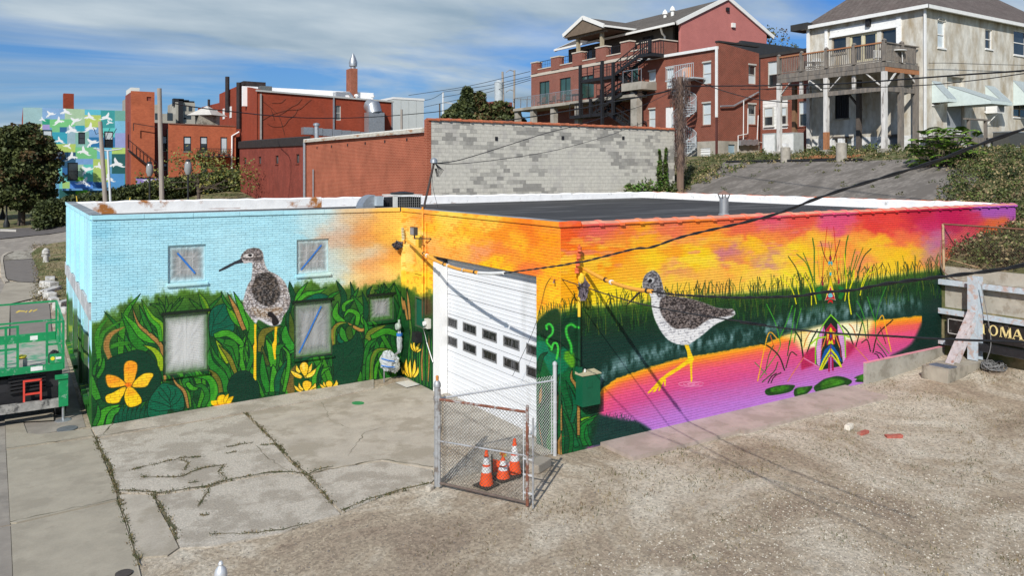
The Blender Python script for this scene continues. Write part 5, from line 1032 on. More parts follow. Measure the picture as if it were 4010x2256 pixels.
b=MB();b.hexa([(6.98,40.7,8.3),(7.5,40.7,8.3),(7.5,59.9,8.6),(6.98,59.9,8.6),(7.0,40.7,8.9),(7.5,40.7,9.0),(7.5,59.9,9.3),(7.0,59.9,9.2)]);b.build('roof_edge',mat('black_membrane',(.03,.024,.022),.7,.3,3),lowb)
# ---------------------------------------------------------------- large red brick building with white parapet and chimney
bigb=thing('red_brick_hall','large red brick building with a white rooftop wall and one tall chimney','building')
M_big=brickmat('red_hall_brick',(.27,.05,.024),(.21,.038,.018),(.24,.06,.035),.21,.09,.14,.006,streak=(.2,.055,.038),sa=.35)
YH=62.0;q0=rect('y',YH,R2,1243,512,1292,655)
facade(bigb,'y',YH,9.3,23.2,3,(14.25,13.85),M_big,[q0]);window(bigb,'y',YH,q0,M_win,mat('louvre_grey',(.13,.14,.14),.5,.3,9),sill=False)
ztop=[sz('x',9.3,R2,*p) for p in ((505,360),(345,326),(312,330),(200,378),(142,405),(142,487),(0,522),(-60,540))]
b=MB();P=PL('x',9.3);base=3
for (s_,z_),(t_,y_) in zip(ztop,ztop[1:]):
    if abs(t_-s_) > .3:a_,d_=sorted(((s_,z_),(t_,y_)));b.hexa([P(a_[0],0,base),P(d_[0],0,base),P(d_[0],-.3,base),P(a_[0],-.3,base),P(a_[0],0,a_[1]),P(d_[0],0,d_[1]),P(d_[0],-.3,d_[1]),P(a_[0],-.3,a_[1])])
sw=b.build('wall',M_big,bigb);sw['label']='stepped brick side wall going away'
for q0 in ((64,572,76,632),(98,562,124,655),(178,545,192,640),(243,525,258,628)):a=rect('x',9.28,R2,*q0);pbox(bigb,'window',M_wht,'x',9.28,a[0],a[1],a[2],a[3],-.02,.05)
for a,d in ((.405,.2),):pass
M_wwall=mat('white_rooftop_wall',(.80,.80,.79),.7,.04,2);M_blkm=mat('black_flue',(.03,.022,.022),.7,.4,3)
a0=at(*R2(362,328),y=66);a1=at(*R2(1385,378),y=66);b=MB();b.hexa([(a0.x,66,13),(a1.x+2.6,66,13),(a1.x+2.6,66.3,13),(a0.x,66.3,13),(a0.x,66,a0.z),(a1.x+2.6,66,a1.z-.05),(a1.x+2.6,66.3,a1.z-.05),(a0.x,66.3,a0.z)]);b.build('rooftop_wall',M_wwall,bigb)
c0,c1=at(*R2(1387,160),y=65.6),at(*R2(1450,160),y=65.6);ch=body(bigb,brickmat('chimney_brick',(.28,.07,.04),(.22,.055,.035),(.3,.16,.1)),c0.x,c1.x,65.6,67,13,c0.z,'chimney')
cm=(c0+c1)/2;MB().lathe([(.28,0),(.28,.25),(.42,.3),(.46,.7),(.3,1.2),(.03,1.75)],(cm.x+.1,66.2,c0.z),12).build('chimney_cowl',M_galv,ch)
b=MB();b.box(9.2,23.3,YH-.14,YH,14.0,14.05);b=MB();b.bar((9.1,YH-.1,14.2),(23.3,YH-.1,13.8),.16,.16);b.build('gutter',mat('grey_gutter',(.4,.4,.38),.6,.1),bigb)
body(bigb,M_wwall,9.6,23,62.3,66,13.2,13.7,'roof')
for x_ in (535,1224,1777):p=at(*R2(x_,500),y=YH-.1);MB().box(p.x-.07,p.x+.07,YH-.16,YH-.01,5,13.9).build('downspout',M_galv if x_ > 600 else mat('stained_pipe',(.3,.28,.26),.6),bigb)
for x_,yt,yb in ((218,240,580),(325,295,735),(43,455,620)):
    p=at(*R2(x_,yt),x=9.0);q_=at(*R2(x_,yb),x=9.0);MB().tube([(9.0,p.y,q_.z),(9.0,p.y,p.z)],.22 if x_ != 43 else .14,10).build('flue',M_blkm,bigb)
p=at(*R2(455,310),x=10);b=MB();b.box(9.4,11.2,p.y-.5,p.y+.4,p.z-.35,p.z+.2).box(9.2,9.9,p.y+.3,p.y+2,p.z-.1,p.z+.3);b.build('rooftop_duct',M_blkm,bigb)
for x_,y_ in ((572,372),):p=at(*R2(x_,y_),y=64);tag(MB().box(p.x-.55,p.x+.55,63.4,64.4,p.z-.45,p.z+.4).build('air_conditioner',mat('ac_grey_dark',(.12,.13,.13),.6,.3,8)),'dark boxy air conditioner on the left end of the red hall roof','air conditioner')
p=at(*R2(1310,418),y=64.5);b=MB();b.box(p.x-.9,p.x+.1,64,65,p.z-.35,p.z+.3).tube([(p.x,64.5,p.z+.2),(p.x+.7,64.5,p.z+.25),(p.x+1.0,64.5,p.z-.1),(p.x+1.05,64.5,p.z-.5)],.18,10);tag(b.build('roof_fan',M_galv),'grey exhaust fan with a curved pipe before the white rooftop wall','exhaust fan')
for x_,y_ in ((1440,432),(1590,440)):p=at(*R2(x_,y_),y=64.5);tag(MB().lathe([(.12,-.4),(.12,.05),(.26,.06),(.22,.25),(.03,.32)],p,12).build('roof_vent',M_wht),['','low white roof vent directly right of the chimney foot','low white roof vent midway between the chimney and the pale metal building'][1 if x_ == 1440 else 2],'roof vent')
# ducts on the hall front
p=at(*R2(1625,600),y=60.8);d_=thing('large_duct','silver metal air duct bending up the red hall wall and running along it','duct')
MB().box(p.x-.95,p.x+.75,60.4,61.6,10.0,12.5).build('duct_riser',M_galv,d_);MB().tube([(p.x-.1,61,12.45),(p.x-.2,61.1,13.1),(p.x-.35,61.7,13.2)],[.8,.78,.72],12).build('duct_elbow',M_galv,d_)
a0=at(*R2(925,735),y=60.6)
for i in range(8):x0=a0.x+i*(p.x-a0.x)/8;MB().box(x0+.02,x0+(p.x-a0.x)/8-.02,60.2,61,10.05-.05*i,10.75-.05*i).build('duct_section',M_galv,d_)
b=MB();r=random.Random(31)
for ln in (((550,660),(640,595),(720,580),(800,550),(900,545),(960,500),(1010,455)),((560,470),(610,520),(650,560),(720,640),(760,780)),((600,690),(650,712),(740,700),(800,650),(850,590),(890,540)),((700,600),(760,570),(820,530),(880,500),(930,450)),((640,490),(720,480),(760,440)),((620,540),(650,600),(660,650))):
    b.tube([tuple(v) for v in cat([tuple(at(x_+r.uniform(-8,8),y_+r.uniform(-8,8),y=61.95)) if 0 else tuple(at(*R2(x_+r.uniform(-8,8),y_+r.uniform(-8,8)),y=61.95)) for x_,y_ in ln],4)],.018,3)
tag(b.build('bare_vine',mat('bare_vine_brown',(.10,.05,.035),.9)),'leafless brown vine stems clinging to the red hall front','vine')
wm=thing('metal_shed','tall pale grey metal clad building beside the red hall','building')
a0=at(*R2(1789,432),y=70);a1=at(*R2(2078,447),y=70);mw=mat('pale_metal_cladding',(.52,.55,.54),.5,.05,1.5)
for i in range(4):
    x0=a0.x+(a1.x-a0.x)*i/4;MB().box(x0+.015,x0+(a1.x-a0.x)/4-.015,70,70.2,3,a0.z-.25).build('wall_panel',mw,wm)
body(wm,mw,a0.x,a1.x,70.2,78,3,a0.z-.3,'wall');body(wm,M_wht,a0.x-.05,a1.x+.05,69.95,78,a0.z-.25,a0.z,'roof_edge')
# ---------------------------------------------------------------- orange brick house with tower and balcony
ob=thing('orange_brick_house','orange brick building with a planted balcony and a square tower','building')
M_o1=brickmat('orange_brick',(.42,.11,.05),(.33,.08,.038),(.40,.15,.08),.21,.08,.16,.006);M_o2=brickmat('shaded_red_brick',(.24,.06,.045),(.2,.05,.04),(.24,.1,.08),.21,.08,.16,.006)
YO=68.0;tq=[rect('y',YO,R1,*q0) for q0 in ((1735,563,1808,706),(1892,565,1962,706),(2085,570,2150,725),(1898,820,1962,940),(2082,830,2140,945))]
x0=at(*R1(1595,460),y=YO).x;x1=at(*R1(2230,480),y=YO).x;z0=at(*R1(1595,447),y=YO).z;z1=at(*R1(2230,472),y=YO).z
facade(ob,'y',YO,x0,x1,2,(z0,z1),M_o1,tq);body(ob,M_droof,x0+.1,x1,YO+.3,YO+9,2,z0-.4)
for i,q0 in enumerate(tq):window(ob,'y',YO,q0,M_blk if i < 2 else mat('brown_door',(.12,.1,.08),.6),M_drk if i != 2 else M_sky,M_sky if i < 2 else None,rail=i < 2,name='window' if i != 2 else 'door')
r=random.Random(2)
tb2=MB().box(0,.5,-.08,.3,0,.08).mesh('coping_tile',mat('brown_tile',(.22,.1,.07),.8))
for i in range(int((x1-x0)/.52)):inst('coping_tile',tb2,ob,(x0+i*.52,YO,z0+(z1-z0)*i*.52/(x1-x0)+.01))
q0=rect('y',YO-1.0,R1,1852,680,2192,750);b=MB()
for i in range(22):s_=q0[0]+(q0[1]-q0[0])*i/21;b.box(s_-.012,s_+.012,YO-1.01,YO-.99,q0[2],q0[3])
b.box(q0[0],q0[1],YO-1.02,YO-.98,q0[3],q0[3]+.05).box(q0[0],q0[1],YO-1.02,YO-.001,q0[2]-.12,q0[2]);b.build('balcony',M_blk,ob)
def leafclump(B,c,rad,n,s,r,mi=None,k=0):
    for _ in range(n):
        d=Vector((r.gauss(0,1),r.gauss(0,1),r.gauss(0,1))).normalized()*rad*(r.random()**.45);p=Vector(c)+Vector((d.x,d.y,d.z*.8))
        a=Vector((r.uniform(-1,1),r.uniform(-1,1),r.uniform(-.6,.9))).normalized();q_=a.cross(Vector((r.uniform(-1,1),r.uniform(-1,1),r.uniform(-1,1)))).normalized();w=s*r.uniform(.6,1.3);n0=len(B.v)
        B.v += [tuple(p-q_*w*.45),tuple(p-a*w*.7),tuple(p+q_*w*.45),tuple(p+a*w*.7)];B.f.append((n0,n0+1,n0+2,n0+3))
        if mi is not None:mi.append(k if isinstance(k,int) else r.choice(k))
r=random.Random(7)
for i in range(7):
    pt=thing('potted_plant',['green','pale','small','trailing','bushy','tall','yellow flowering'][i]+' potted plant on the black balcony, '+['leftmost','second from left','third from left','in the middle','third from right','second from right','rightmost'][i],'plant',(q0[0]+.3+i*(q0[1]-q0[0]-.5)/6,YO-.7,q0[2]),group='balcony plants')
    MB().lathe([(.1,0),(.15,.25)],n=10).build('pot',mat('pot_dark',(.1,.05,.04),.8),pt);b=MB();leafclump(b,(0,0,.4),.28,40,.1,r);b.build('foliage',mat('pot_leaf%d' % (i % 3),[(.07,.11,.03),(.14,.16,.08),(.3,.25,.03)][i % 3] if i < 6 else (.3,.25,.03),.8),pt)
MB().tube([at(*R1(x_,y_),y=YO-.1) for x_,y_ in ((2262,522),(2195,560),(2192,900))],.09,8).build('downspout',M_wht,ob)
# dark recess, tower
x2=at(*R1(1204,400),y=YO+2).x;x3=at(*R1(1597,430),y=YO+2).x;zz_=at(*R1(1500,435),y=YO+2).z
qs=[rect('y',YO+2,R1,*q0) for q0 in ((1535,558,1590,700),(1545,818,1592,880),(1212,545,1262,680))]
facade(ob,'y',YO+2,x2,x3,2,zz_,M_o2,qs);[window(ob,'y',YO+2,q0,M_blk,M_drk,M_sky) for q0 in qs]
tw=[at(*R1(x_,200),y=YO+.4).x for x_ in (1240,1462)];ztw=at(*R1(1350,138),y=YO+.4).z
qt=rect('y',YO+.4,R1,1388,188,1430,228)
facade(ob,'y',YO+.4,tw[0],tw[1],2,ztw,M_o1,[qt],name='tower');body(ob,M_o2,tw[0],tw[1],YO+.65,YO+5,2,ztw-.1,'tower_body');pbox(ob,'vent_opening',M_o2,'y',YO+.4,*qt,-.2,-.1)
b=MB();q5=[at(*R1(x_,y_),y=YO-.2) for x_,y_ in ((1220,700),(1490,915),(1262,440),(1262,510))];b.bar(q5[0],q5[1],.9,.12).bar(q5[0]+Vector((0,0,1)),q5[1]+Vector((0,0,1)),.06,.06).bar(q5[2],q5[3],.06).bar(q5[2],q5[2]+Vector((2,0,-.3)),.06)
for i in range(9):p=q5[0].lerp(q5[1],i/8);b.bar(p,p+Vector((0,0,1)),.04)
b.build('stair',M_blk,ob)
pb=thing('rooftop_hut','small pyramid roofed vent hut on the orange brick roof','roof hut');c0=at(*R1(1961,440),y=YO+2);MB().box(c0.x-1.0,c0.x+1.0,YO+1,YO+3,c0.z-.6,c0.z+.75).build('hut_body',M_oldc,pb)
MB().lathe([(2.0,0),(1.1,.45),(.08,1.0)],(c0.x,YO+2,c0.z+.76),4).build('hut_roof',mat('pale_sheet_roof',(.5,.48,.44),.6),pb)
# ---------------------------------------------------------------- house painted with white birds on coloured squares
YM=84.0;mh=thing('bird_mural_house','two storey house front painted with white flying birds on blue and green squares','building')
xm0,xm1=at(*R1(218,300),y=YM).x,at(*R1(1200,320),y=YM).x;zm=at(*R1(600,300),y=YM).z
H=Canvas(xm0,YM,1,0,xm1-xm0,2.0,zm,34);H.img[:]=(80,150,190)
H.crop(0,300,.41408)
for x0,y0,x1,y1,c in ((218,290,400,450,(140,180,182)),(400,290,612,402,(116,160,206)),(612,300,802,462,(156,192,150)),(802,310,952,362,(70,180,204)),(952,318,1086,484,(30,142,142)),(1086,320,1204,418,(90,158,140)),(218,448,400,598,(174,204,92)),(400,400,470,452,(14,140,100)),(400,452,470,500,(150,140,196)),(470,402,712,480,(100,190,110)),(490,480,570,524,(106,190,120)),
        (565,476,632,526,(14,84,134)),(632,470,714,640,(136,172,184)),(712,462,800,515,(20,146,170)),(802,362,955,478,(176,200,86)),(218,596,400,760,(24,130,168)),(495,524,635,640,(26,148,172)),(800,480,960,574,(104,154,204)),(1086,418,1204,532,(104,176,210)),(955,484,1088,575,(70,196,186)),(1086,532,1204,670,(138,150,204)),(712,515,842,666,(116,176,160)),(842,572,1088,666,(12,96,156)),
        (510,636,716,716,(166,196,80)),(712,666,918,776,(96,186,112)),(918,670,1058,778,(84,170,206)),(1058,672,1204,732,(170,206,90)),(440,710,588,860,(14,70,128)),(588,714,716,862,(10,56,92)),(716,776,880,832,(100,150,206)),(1058,730,1204,918,(6,70,70)),(880,778,1030,996,(164,194,82)),(716,830,790,950,(150,190,150)),(790,830,880,992,(70,186,170)),(495,860,590,936,(90,190,190)),(588,860,650,938,(14,76,140)),
        (560,936,664,1060,(96,190,180)),(716,948,790,992,(96,180,40)),(590,994,664,1060,(150,190,90)),(660,994,882,1072,(60,120,196)),(880,996,985,1056,(10,60,110)),(1026,918,1180,1075,(54,130,196)),(1180,918,1210,1060,(6,130,90)),(710,1072,830,1120,(84,190,20)),(450,1100,550,1200,(110,180,220)),(560,1060,715,1160,(6,70,70)),(830,1072,1100,1160,(40,120,170)),(550,1150,830,1240,(110,170,190)),(218,760,500,1240,(60,150,120))):
    H.fill([(x0,y0),(x1,y0),(x1,y1),(x0,y1)],c,1,False,mott=.06)
WB_=(238,240,240)
H.img=H.img*.84+38
def fly(cx_,cy_,s,a,fl=1):
    p0=np.array([(-62,22),(-40,4),(-22,-6),(-30,-30),(-24,-52),(-8,-34),(8,-16),(26,-12),(40,-6),(50,0),(38,4),(56,14),(78,12),(54,24),(24,20),(2,14),(-18,18),(-30,32),(-36,20),(-50,30)],float)*s;p0[:,0] *= fl;ca,sa=math.cos(a),math.sin(a)
    H.fill([(cx_+x_*ca-y_*sa,cy_+x_*sa+y_*ca) for x_,y_ in p0],WB_,1,True,mott=0)
for b_ in ((475,352,.75,-.3,1),(622,332,.85,.1,1),(402,404,.5,.2,1),(552,422,.85,-.4,-1),(710,415,.9,-.5,1),(850,380,.85,.2,1),(1005,385,.95,0,-1),(1035,432,.55,-.2,1),(358,496,.7,-.8,1),(680,505,1,0,1),(850,485,1,-.3,-1),(565,605,.75,.2,1),(870,622,1,-.4,1),(640,655,.65,.3,-1),(795,708,1,.3,1),(945,700,.75,.8,-1),(545,740,.8,-1.0,1),(672,760,.95,-.3,-1),(1108,825,1.15,.1,1),(820,880,1,-.5,1),(940,850,.8,.4,1),(790,1000,1.1,.1,-1),(1030,965,.9,.2,1)):fly(*b_)
MH=muralmat('mural_paint_flying_birds',H)
oq=[rect('y',YM,R1,*q0) for q0 in ((400,502,493,665),(740,525,805,638),(985,515,1070,672),(638,812,738,975),(430,812,500,960))]
facade(mh,'y',YM,xm0,xm1,2.0,zm,MH,oq)
for i,q0 in enumerate(oq):window(mh,'y',YM,q0,M_blk,M_drk,M_sky if i in (0,2) else M_drk,sill=i > 2,sm=M_blk)
body(mh,M_droof,xm0+.3,xm1,YM+.3,YM+13,2,zm-.4);facade(mh,'x',xm0-.01,YM+.02,YM+13,2,(zm-.05,zm-.6),M_big)
c0,c1=at(*R1(602,155),y=YM+4),at(*R1(699,158),y=YM+4);body(mh,M_big,c0.x,c1.x,YM+4,YM+5.6,10,c0.z,'chimney')
b=MB();q_=oq[0];b.box(q_[0]-.1,q_[1]+.3,YM-1,YM-.003,q_[2]-.35,q_[2]-.2)
for i in range(9):s_=q_[0]-.1+(q_[1]-q_[0]+.4)*i/8;b.box(s_-.02,s_+.02,YM-1,YM-.96,q_[2]-.2,q_[2]+.6)
b.build('balcony',mat('green_black_metal',(.02,.05,.04),.6),mh)
for x_ in (592,845):p=at(*R1(x_,1068),y=YM-1.2);MB().box(p.x,p.x+1.9,YM-1.5,YM-.02,p.z-.1,p.z+.1).build('awning',mat('blue_awning',(.12,.3,.6),.6),mh)
b=MB();a0=at(*R1(1290,960),y=65);a1=at(*R1(1930,960),y=65);b.box(a0.x,a1.x,65,65.3,2,a0.z)
LW=Canvas(a0.x,65,1,0,a1.x-a0.x,2,a0.z,30);LW.img[:]=(150,130,190);LW.crop(0,300,.41408);LW.fill([(1585,950),(1690,950),(1690,1100),(1585,1100)],(120,190,170),1,False);LW.fill([(1780,950),(1940,950),(1940,1100),(1780,1100)],(170,200,90),1,False);LW.fill([(1290,1010),(1600,1010),(1600,1100),(1290,1100)],(130,180,160),1,False)
LW.fill([(1335,972),(1370,975),(1390,968),(1450,975),(1412,988),(1395,1002),(1380,990)],WB_,1,False)
o=b.build('garden_wall',muralmat('mural_paint_garden_wall',LW));tag(o,'long low painted wall with lilac and green squares behind the hedge','wall');MB().box(a0.x,a1.x,64.95,65.35,a0.z,a0.z+.08).build('wall_cap',M_blk,o)
# ---------------------------------------------------------------- far towers and blocks
M_silo=mat('silo_concrete',(.36,.34,.29),.9,.12,.3,col2=(.28,.27,.24),amt=.35,s2=.15)
def farblock(name,q0,y,m,label,cat_='building',dep=12,wins=(),K=R1):
    a=at(*K(q0[0],q0[1]),y=y);c=at(*K(q0[2],q0[1]),y=y);t=thing(name,label,cat_);body(t,m,a.x,c.x,y,y+dep,2,a.z,'wall')
    for w in wins:p=at(*K(w[0],w[1]),y=y-.02);s_=w[2]*K(1,0)[0]*0+w[2];MB().box(p.x-s_,p.x+s_,y-.05,y-.01,p.z-s_*1.5,p.z+s_*1.5).build('window',M_drk,t)
    return t
t=farblock('grain_tower',(1663,238,1845,440),190,M_silo,'tall grey concrete grain tower with tiny windows behind the orange roofs','tower',12,[(1745,300,.4),(1800,302,.4),(1755,378,.4),(1790,378,.4),(1745,410,.4)])
a=at(*R1(1708,228),y=189.7);MB().box(a.x-.5,a.x+.5,189.5,189.98,2,a.z).build('chute',M_blk,t)
for i in range(3):
    a=at(*R1(1690+i*50,236),y=191);MB().box(a.x-1.2,a.x+1.2,191,193,a.z-1.0,a.z+.8-.3*i).build('roof_gear',M_blk,t)
farblock('grain_annex',(1466,345,1662,440),185,M_silo,'low grey concrete annex with two windows between tower and pole','building',10,[(1487,375,.5),(1607,378,.6)])
farblock('grain_elevator',(1236,100,1320,300),170,mat('white_elevator',(.6,.6,.57),.8,.08,.5),'white flat topped elevator block peeping above the square tower','tower',8)
farblock('pale_silo',(1190,205,1243,400),160,M_silo,'pale narrow silo beside the square brick tower','silo',6,[(1215,265,.3)])
farblock('gabled_elevator',(1468,262,1530,340),200,M_silo,'small pale elevator head just left of the wooden pole top','building',8)
t=farblock('red_depot',(742,436,905,560),150,brickmat('far_brick',(.2,.05,.04),(.17,.045,.035),(.2,.1,.08)),'distant dark red flat roofed depot behind the conifers','building',12,[],R3)
t=farblock('red_stack',(695,452,724,560),155,MATS['far_brick'],'distant narrow red brick block left of the depot','building',6,[],R3)
# ---------------------------------------------------------------- red brick apartments with canopy roof
apt=thing('apartment_building','red brick apartment block with a gabled roof terrace canopy and grey shingle roof','building')
M_ab=brickmat('apartment_brick',(.20,.042,.03),(.14,.03,.022),(.34,.2,.15),.22,.085,.14,.013);M_pk=brickmat('pink_brick',(.44,.145,.125),(.40,.13,.115),(.48,.2,.18),.22,.085,.08,.012)
M_lime=mat('limestone_band',(.52,.46,.38),.8,.1,3);M_tgls=mat('green_glass',(.02,.06,.05),.05,.4,.6,spec=.9);M_stc=mat('terrace_concrete',(.36,.33,.28),.9,.15,2,.3,col2=(.26,.24,.2),amt=.35)
XA=36.0;YA1=at(*R4(176,700),x=XA).y;YA0=37.0
ops=[rect('x',XA,R4,*q0) for q0 in ((245,705,333,888),(420,675,515,860),(605,655,715,835),(1040,575,1095,770))]
zt=at(*R4(176,642),x=XA).z;facade(apt,'x',XA,YA0,YA1,9,zt,M_ab,ops)
for i,q0 in enumerate(ops):window(apt,'x',XA,q0,M_blk,M_tgls,rail=False,sill=False,name='glass_door',mull=1,w=.06)
zb=[at(*R4(176,y_),x=XA-.02).z for y_ in (662,640)];MB().box(XA-.06,XA+.26,YA0,YA1+.01,zb[0],zb[1]).build('stone_band',M_lime,apt)
zp=at(*R4(230,600),x=XA).z;facade(apt,'x',XA,YA0,YA1,zb[1]+.001,zp,M_ab,name='parapet');MB().box(XA-.05,XA+.3,YA0,YA1,zp+.001,zp+.1).build('parapet_cap',M_lime,apt)
for xa,xb,yt in ((176,226,535),(346,416,490),(530,610,452),(730,815,405),(945,1022,358)):
    a=at(*R4(xa,yt),x=XA-.12);c=at(*R4(xb,yt),x=XA-.12);a0,a1=sorted((a.y,c.y));MB().box(XA-.12,XA+.5,a0,a1,zb[1]+.02,a.z-.12).build('brick_pier',M_ab,apt);MB().box(XA-.18,XA+.56,a0-.06,a1+.06,a.z-.115,a.z).build('pier_cap',M_lime,apt)
body(apt,M_ab,XA+.27,50,YA0+4,YA1,9,zp-.6,'wall');body(apt,M_ab,XA+.27,50,YA0,YA0+3.99,9,zp-.7,'wall')
def rail(parent,pl,c,s0,s1,z0,h,m,n,posts=None,infill=False,r0=.02):
    P=PL(pl,c);b=MB();b.bar(P(s0,0,z0+h),P(s1,0,z0+h),.05)
    for i in range(n+1):s_=s0+(s1-s0)*i/n;b.bar(P(s_,0,z0),P(s_,0,z0+h),r0*2)
    for k in (infill or ()):b.bar(P(s0,0,z0+h*k),P(s1,0,z0+h*k),.02)
    return b.build('railing',m,parent)
ys_p=[at(*R4(x_,500),x=XA+.2).y for x_ in (230,345,416,530,612,730,815,944)]
for i in range(0,8,2):rail(apt,'x',XA+.2,ys_p[i+1],ys_p[i],zp+.1,.75,M_blk,8,r0=.01,infill=(.5,))
# terrace on concrete columns
ZT=at(*R4(30,932),x=33.6).z;yt1=at(*R4(20,932),x=33.6).y;b=MB();b.box(33.6,XA+.0-.002,YA0-1.2,yt1,ZT-.28,ZT);b.build('terrace_slab',M_stc,apt)
for x_ in (52,186,362,572):p=at(*R4(x_,1000),x=33.9);MB().box(33.8,34.3,p.y-.28,p.y+.28,6.5,ZT-.282).build('column',M_stc,apt)
p=at(*R4(1072,900),x=33.9);MB().box(33.7,34.3,p.y-.38,p.y+.38,6.5,ZT+.25).build('column',M_stc,apt);MB().box(33.3,35.0,p.y-1.4,p.y+1.1,ZT+.251,ZT+.9).build('balcony_slab',M_stc,apt);rail(apt,'x',33.4,p.y-1.3,p.y+1.0,ZT+.9,1.05,M_galv,2)
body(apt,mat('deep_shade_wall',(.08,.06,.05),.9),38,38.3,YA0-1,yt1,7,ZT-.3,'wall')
rail(apt,'x',33.7,at(*R4(590,800),x=33.7).y,yt1-.1,ZT,1.07,M_galv,9);
gp_=MB();gp_.box(33.69,33.7,at(*R4(590,800),x=33.7).y,yt1-.2,ZT+.1,ZT+1.0)
mg=bpy.data.materials.new('rail_glass');mg.use_nodes=True;bb=mg.node_tree.nodes['Principled BSDF'];bb.inputs['Base Color'].default_value=(.2,.24,.25,1);bb.inputs['Alpha'].default_value=.16;bb.inputs['Roughness'].default_value=.05;gp_.build('rail_glass',mg,apt)
rail(apt,'y',yt1-.1,33.7,36.0,ZT,1.07,M_galv,3)
# top floor under the main roof
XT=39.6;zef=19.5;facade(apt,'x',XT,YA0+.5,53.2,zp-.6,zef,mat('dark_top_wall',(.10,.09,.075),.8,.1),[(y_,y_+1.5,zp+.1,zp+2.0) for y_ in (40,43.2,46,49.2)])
for y_ in (40,43.2,46,49.2):window(apt,'x',XT,(y_,y_+1.5,zp+.1,zp+2.0),M_blk,M_drk,M_sky if y_ in (43.2,) else None,rail=y_ == 43.2,sill=False,mull=1)
M_sh=shingle('apartment_shingle',(.12,.105,.09),(.15,.132,.115));M_fas=mat('white_fascia',(.74,.73,.69),.6,.05)
YG=36.0;XR,ZR=44.9,22.3;xe=38.4;ze=19.4;ye=at(*R4(380,435),x=xe).y
MB().hexa([(xe,YG,ze),(XR,YG,ZR-.1),(XR,ye,ZR-.1),(xe,ye,ze),(xe,YG,ze+.14),(XR,YG,ZR+.1),(XR,ye,ZR+.1),(xe,ye,ze+.14)]).hexa([(XR,YG,ZR-.1),(51.4,YG,19.4),(51.4,ye,19.4),(XR,ye,ZR-.1),(XR,YG,ZR+.1),(51.4,YG,19.54),(51.4,ye,19.54),(XR,ye,ZR+.1)]).build('roof',M_sh,apt)
MB().bar((xe-.08,YG,ze+.02),(xe-.08,ye,ze+.02),.16,.2).build('gutter',M_fas,apt);MB().bar((xe,ye+.06,ze),(XR,ye+.06,ZR-.02),.1,.3).build('bargeboard',M_fas,apt)
p1,p2,p3=(39.1,YG-.06,6),(50,YG-.06,6),None
MB().prism([(39.1,YG-.05,8),(50.3,YG-.05,8),(50.3,YG-.05,19.75),(XR,YG-.05,ZR+.0),(39.1,YG-.05,19.65)],(0,.3,0)).build('gable_wall',M_pk,apt)
MB().bar((38.5,YG-.14,19.45),(XR,YG-.14,ZR+.12),.16,.34).bar((XR,YG-.14,ZR+.12),(51.2,YG-.14,19.35),.16,.34).build('bargeboard',M_fas,apt)
for x_,y_,s_ in ((1862,78,.16),(1910,215,.2)):p=at(*R4(x_,y_),y=YG-.1);MB().box(p.x-s_,p.x+s_,YG-.25,YG-.06,p.z-s_,p.z+s_).build('wall_vent',M_fas if s_ > .18 else M_blk,apt)
for x_,y_ in ((1327,150),(1391,120)):p=at(*R4(x_,y_),x=42.3);MB().lathe([(.16,-.7),(.16,.5),(.28,.52),(.2,.8),(.03,1.0)],(42.3,p.y,p.z-.2),10).build('roof_vent',M_fas,apt)
# canopy
yc,zr,zl=45.3,21.2,19.95;hw=3.15;xf=35.5
b=MB()
for sgn in (-1,1):b.hexa([(xf,yc,zr-.12),(xf,yc+sgn*hw,zl-.12),(43,yc+sgn*hw,zl-.12),(43,yc,zr-.12),(xf,yc,zr),(xf,yc+sgn*hw,zl),(43,yc+sgn*hw,zl),(43,yc,zr)])
b.build('canopy_roof',M_sh,apt);b=MB()
for sgn in (-1,1):b.bar((xf-.06,yc,zr-.02),(xf-.06,yc+sgn*(hw+.05),zl-.06),.12,.36).bar((xf,yc+sgn*(hw+.06),zl-.06),(42.5 if sgn > 0 else 41.2,yc+sgn*(hw+.06),zl-.06),.14,.18)
b.build('fascia',M_fas,apt);b=MB()
b.hexa([(xf,yc-hw,zl-.3),(43,yc-hw,zl-.3),(43,yc+hw,zl-.3),(xf,yc+hw,zl-.3),(xf,yc-.05,zr-.3),(43,yc-.05,zr-.3),(43,yc+.05,zr-.3),(xf,yc+.05,zr-.3)]).box(xf+.3,xf+.6,yc-hw+.2,yc+hw-.2,zl-.5,zl-.2);b.build('canopy_ceiling',mat('brown_soffit',(.16,.12,.085),.8),apt)
for x_ in (581,785):
    p=at(*R4(x_,430),x=36.2);MB().box(36.05,36.35,p.y-.14,p.y+.14,zp+.5,zl-.2).build('timber_post',mat('weathered_post',(.34,.29,.2),.8,.15,5),apt)
MB().tube([(38.5,37.9,19.4),(38.9,38.1,18.9),(39.3,38.2,18.7),(39.35,38.2,17)],.1,8).build('downspout',M_fas,apt);MB().box(36.9,39.0,36.3,39.2,16.4,17.9).build('stair_head',M_ab,apt);MB().box(36.8,39.0,36.2,39.3,17.901,18.0).build('cap',M_lime,apt)
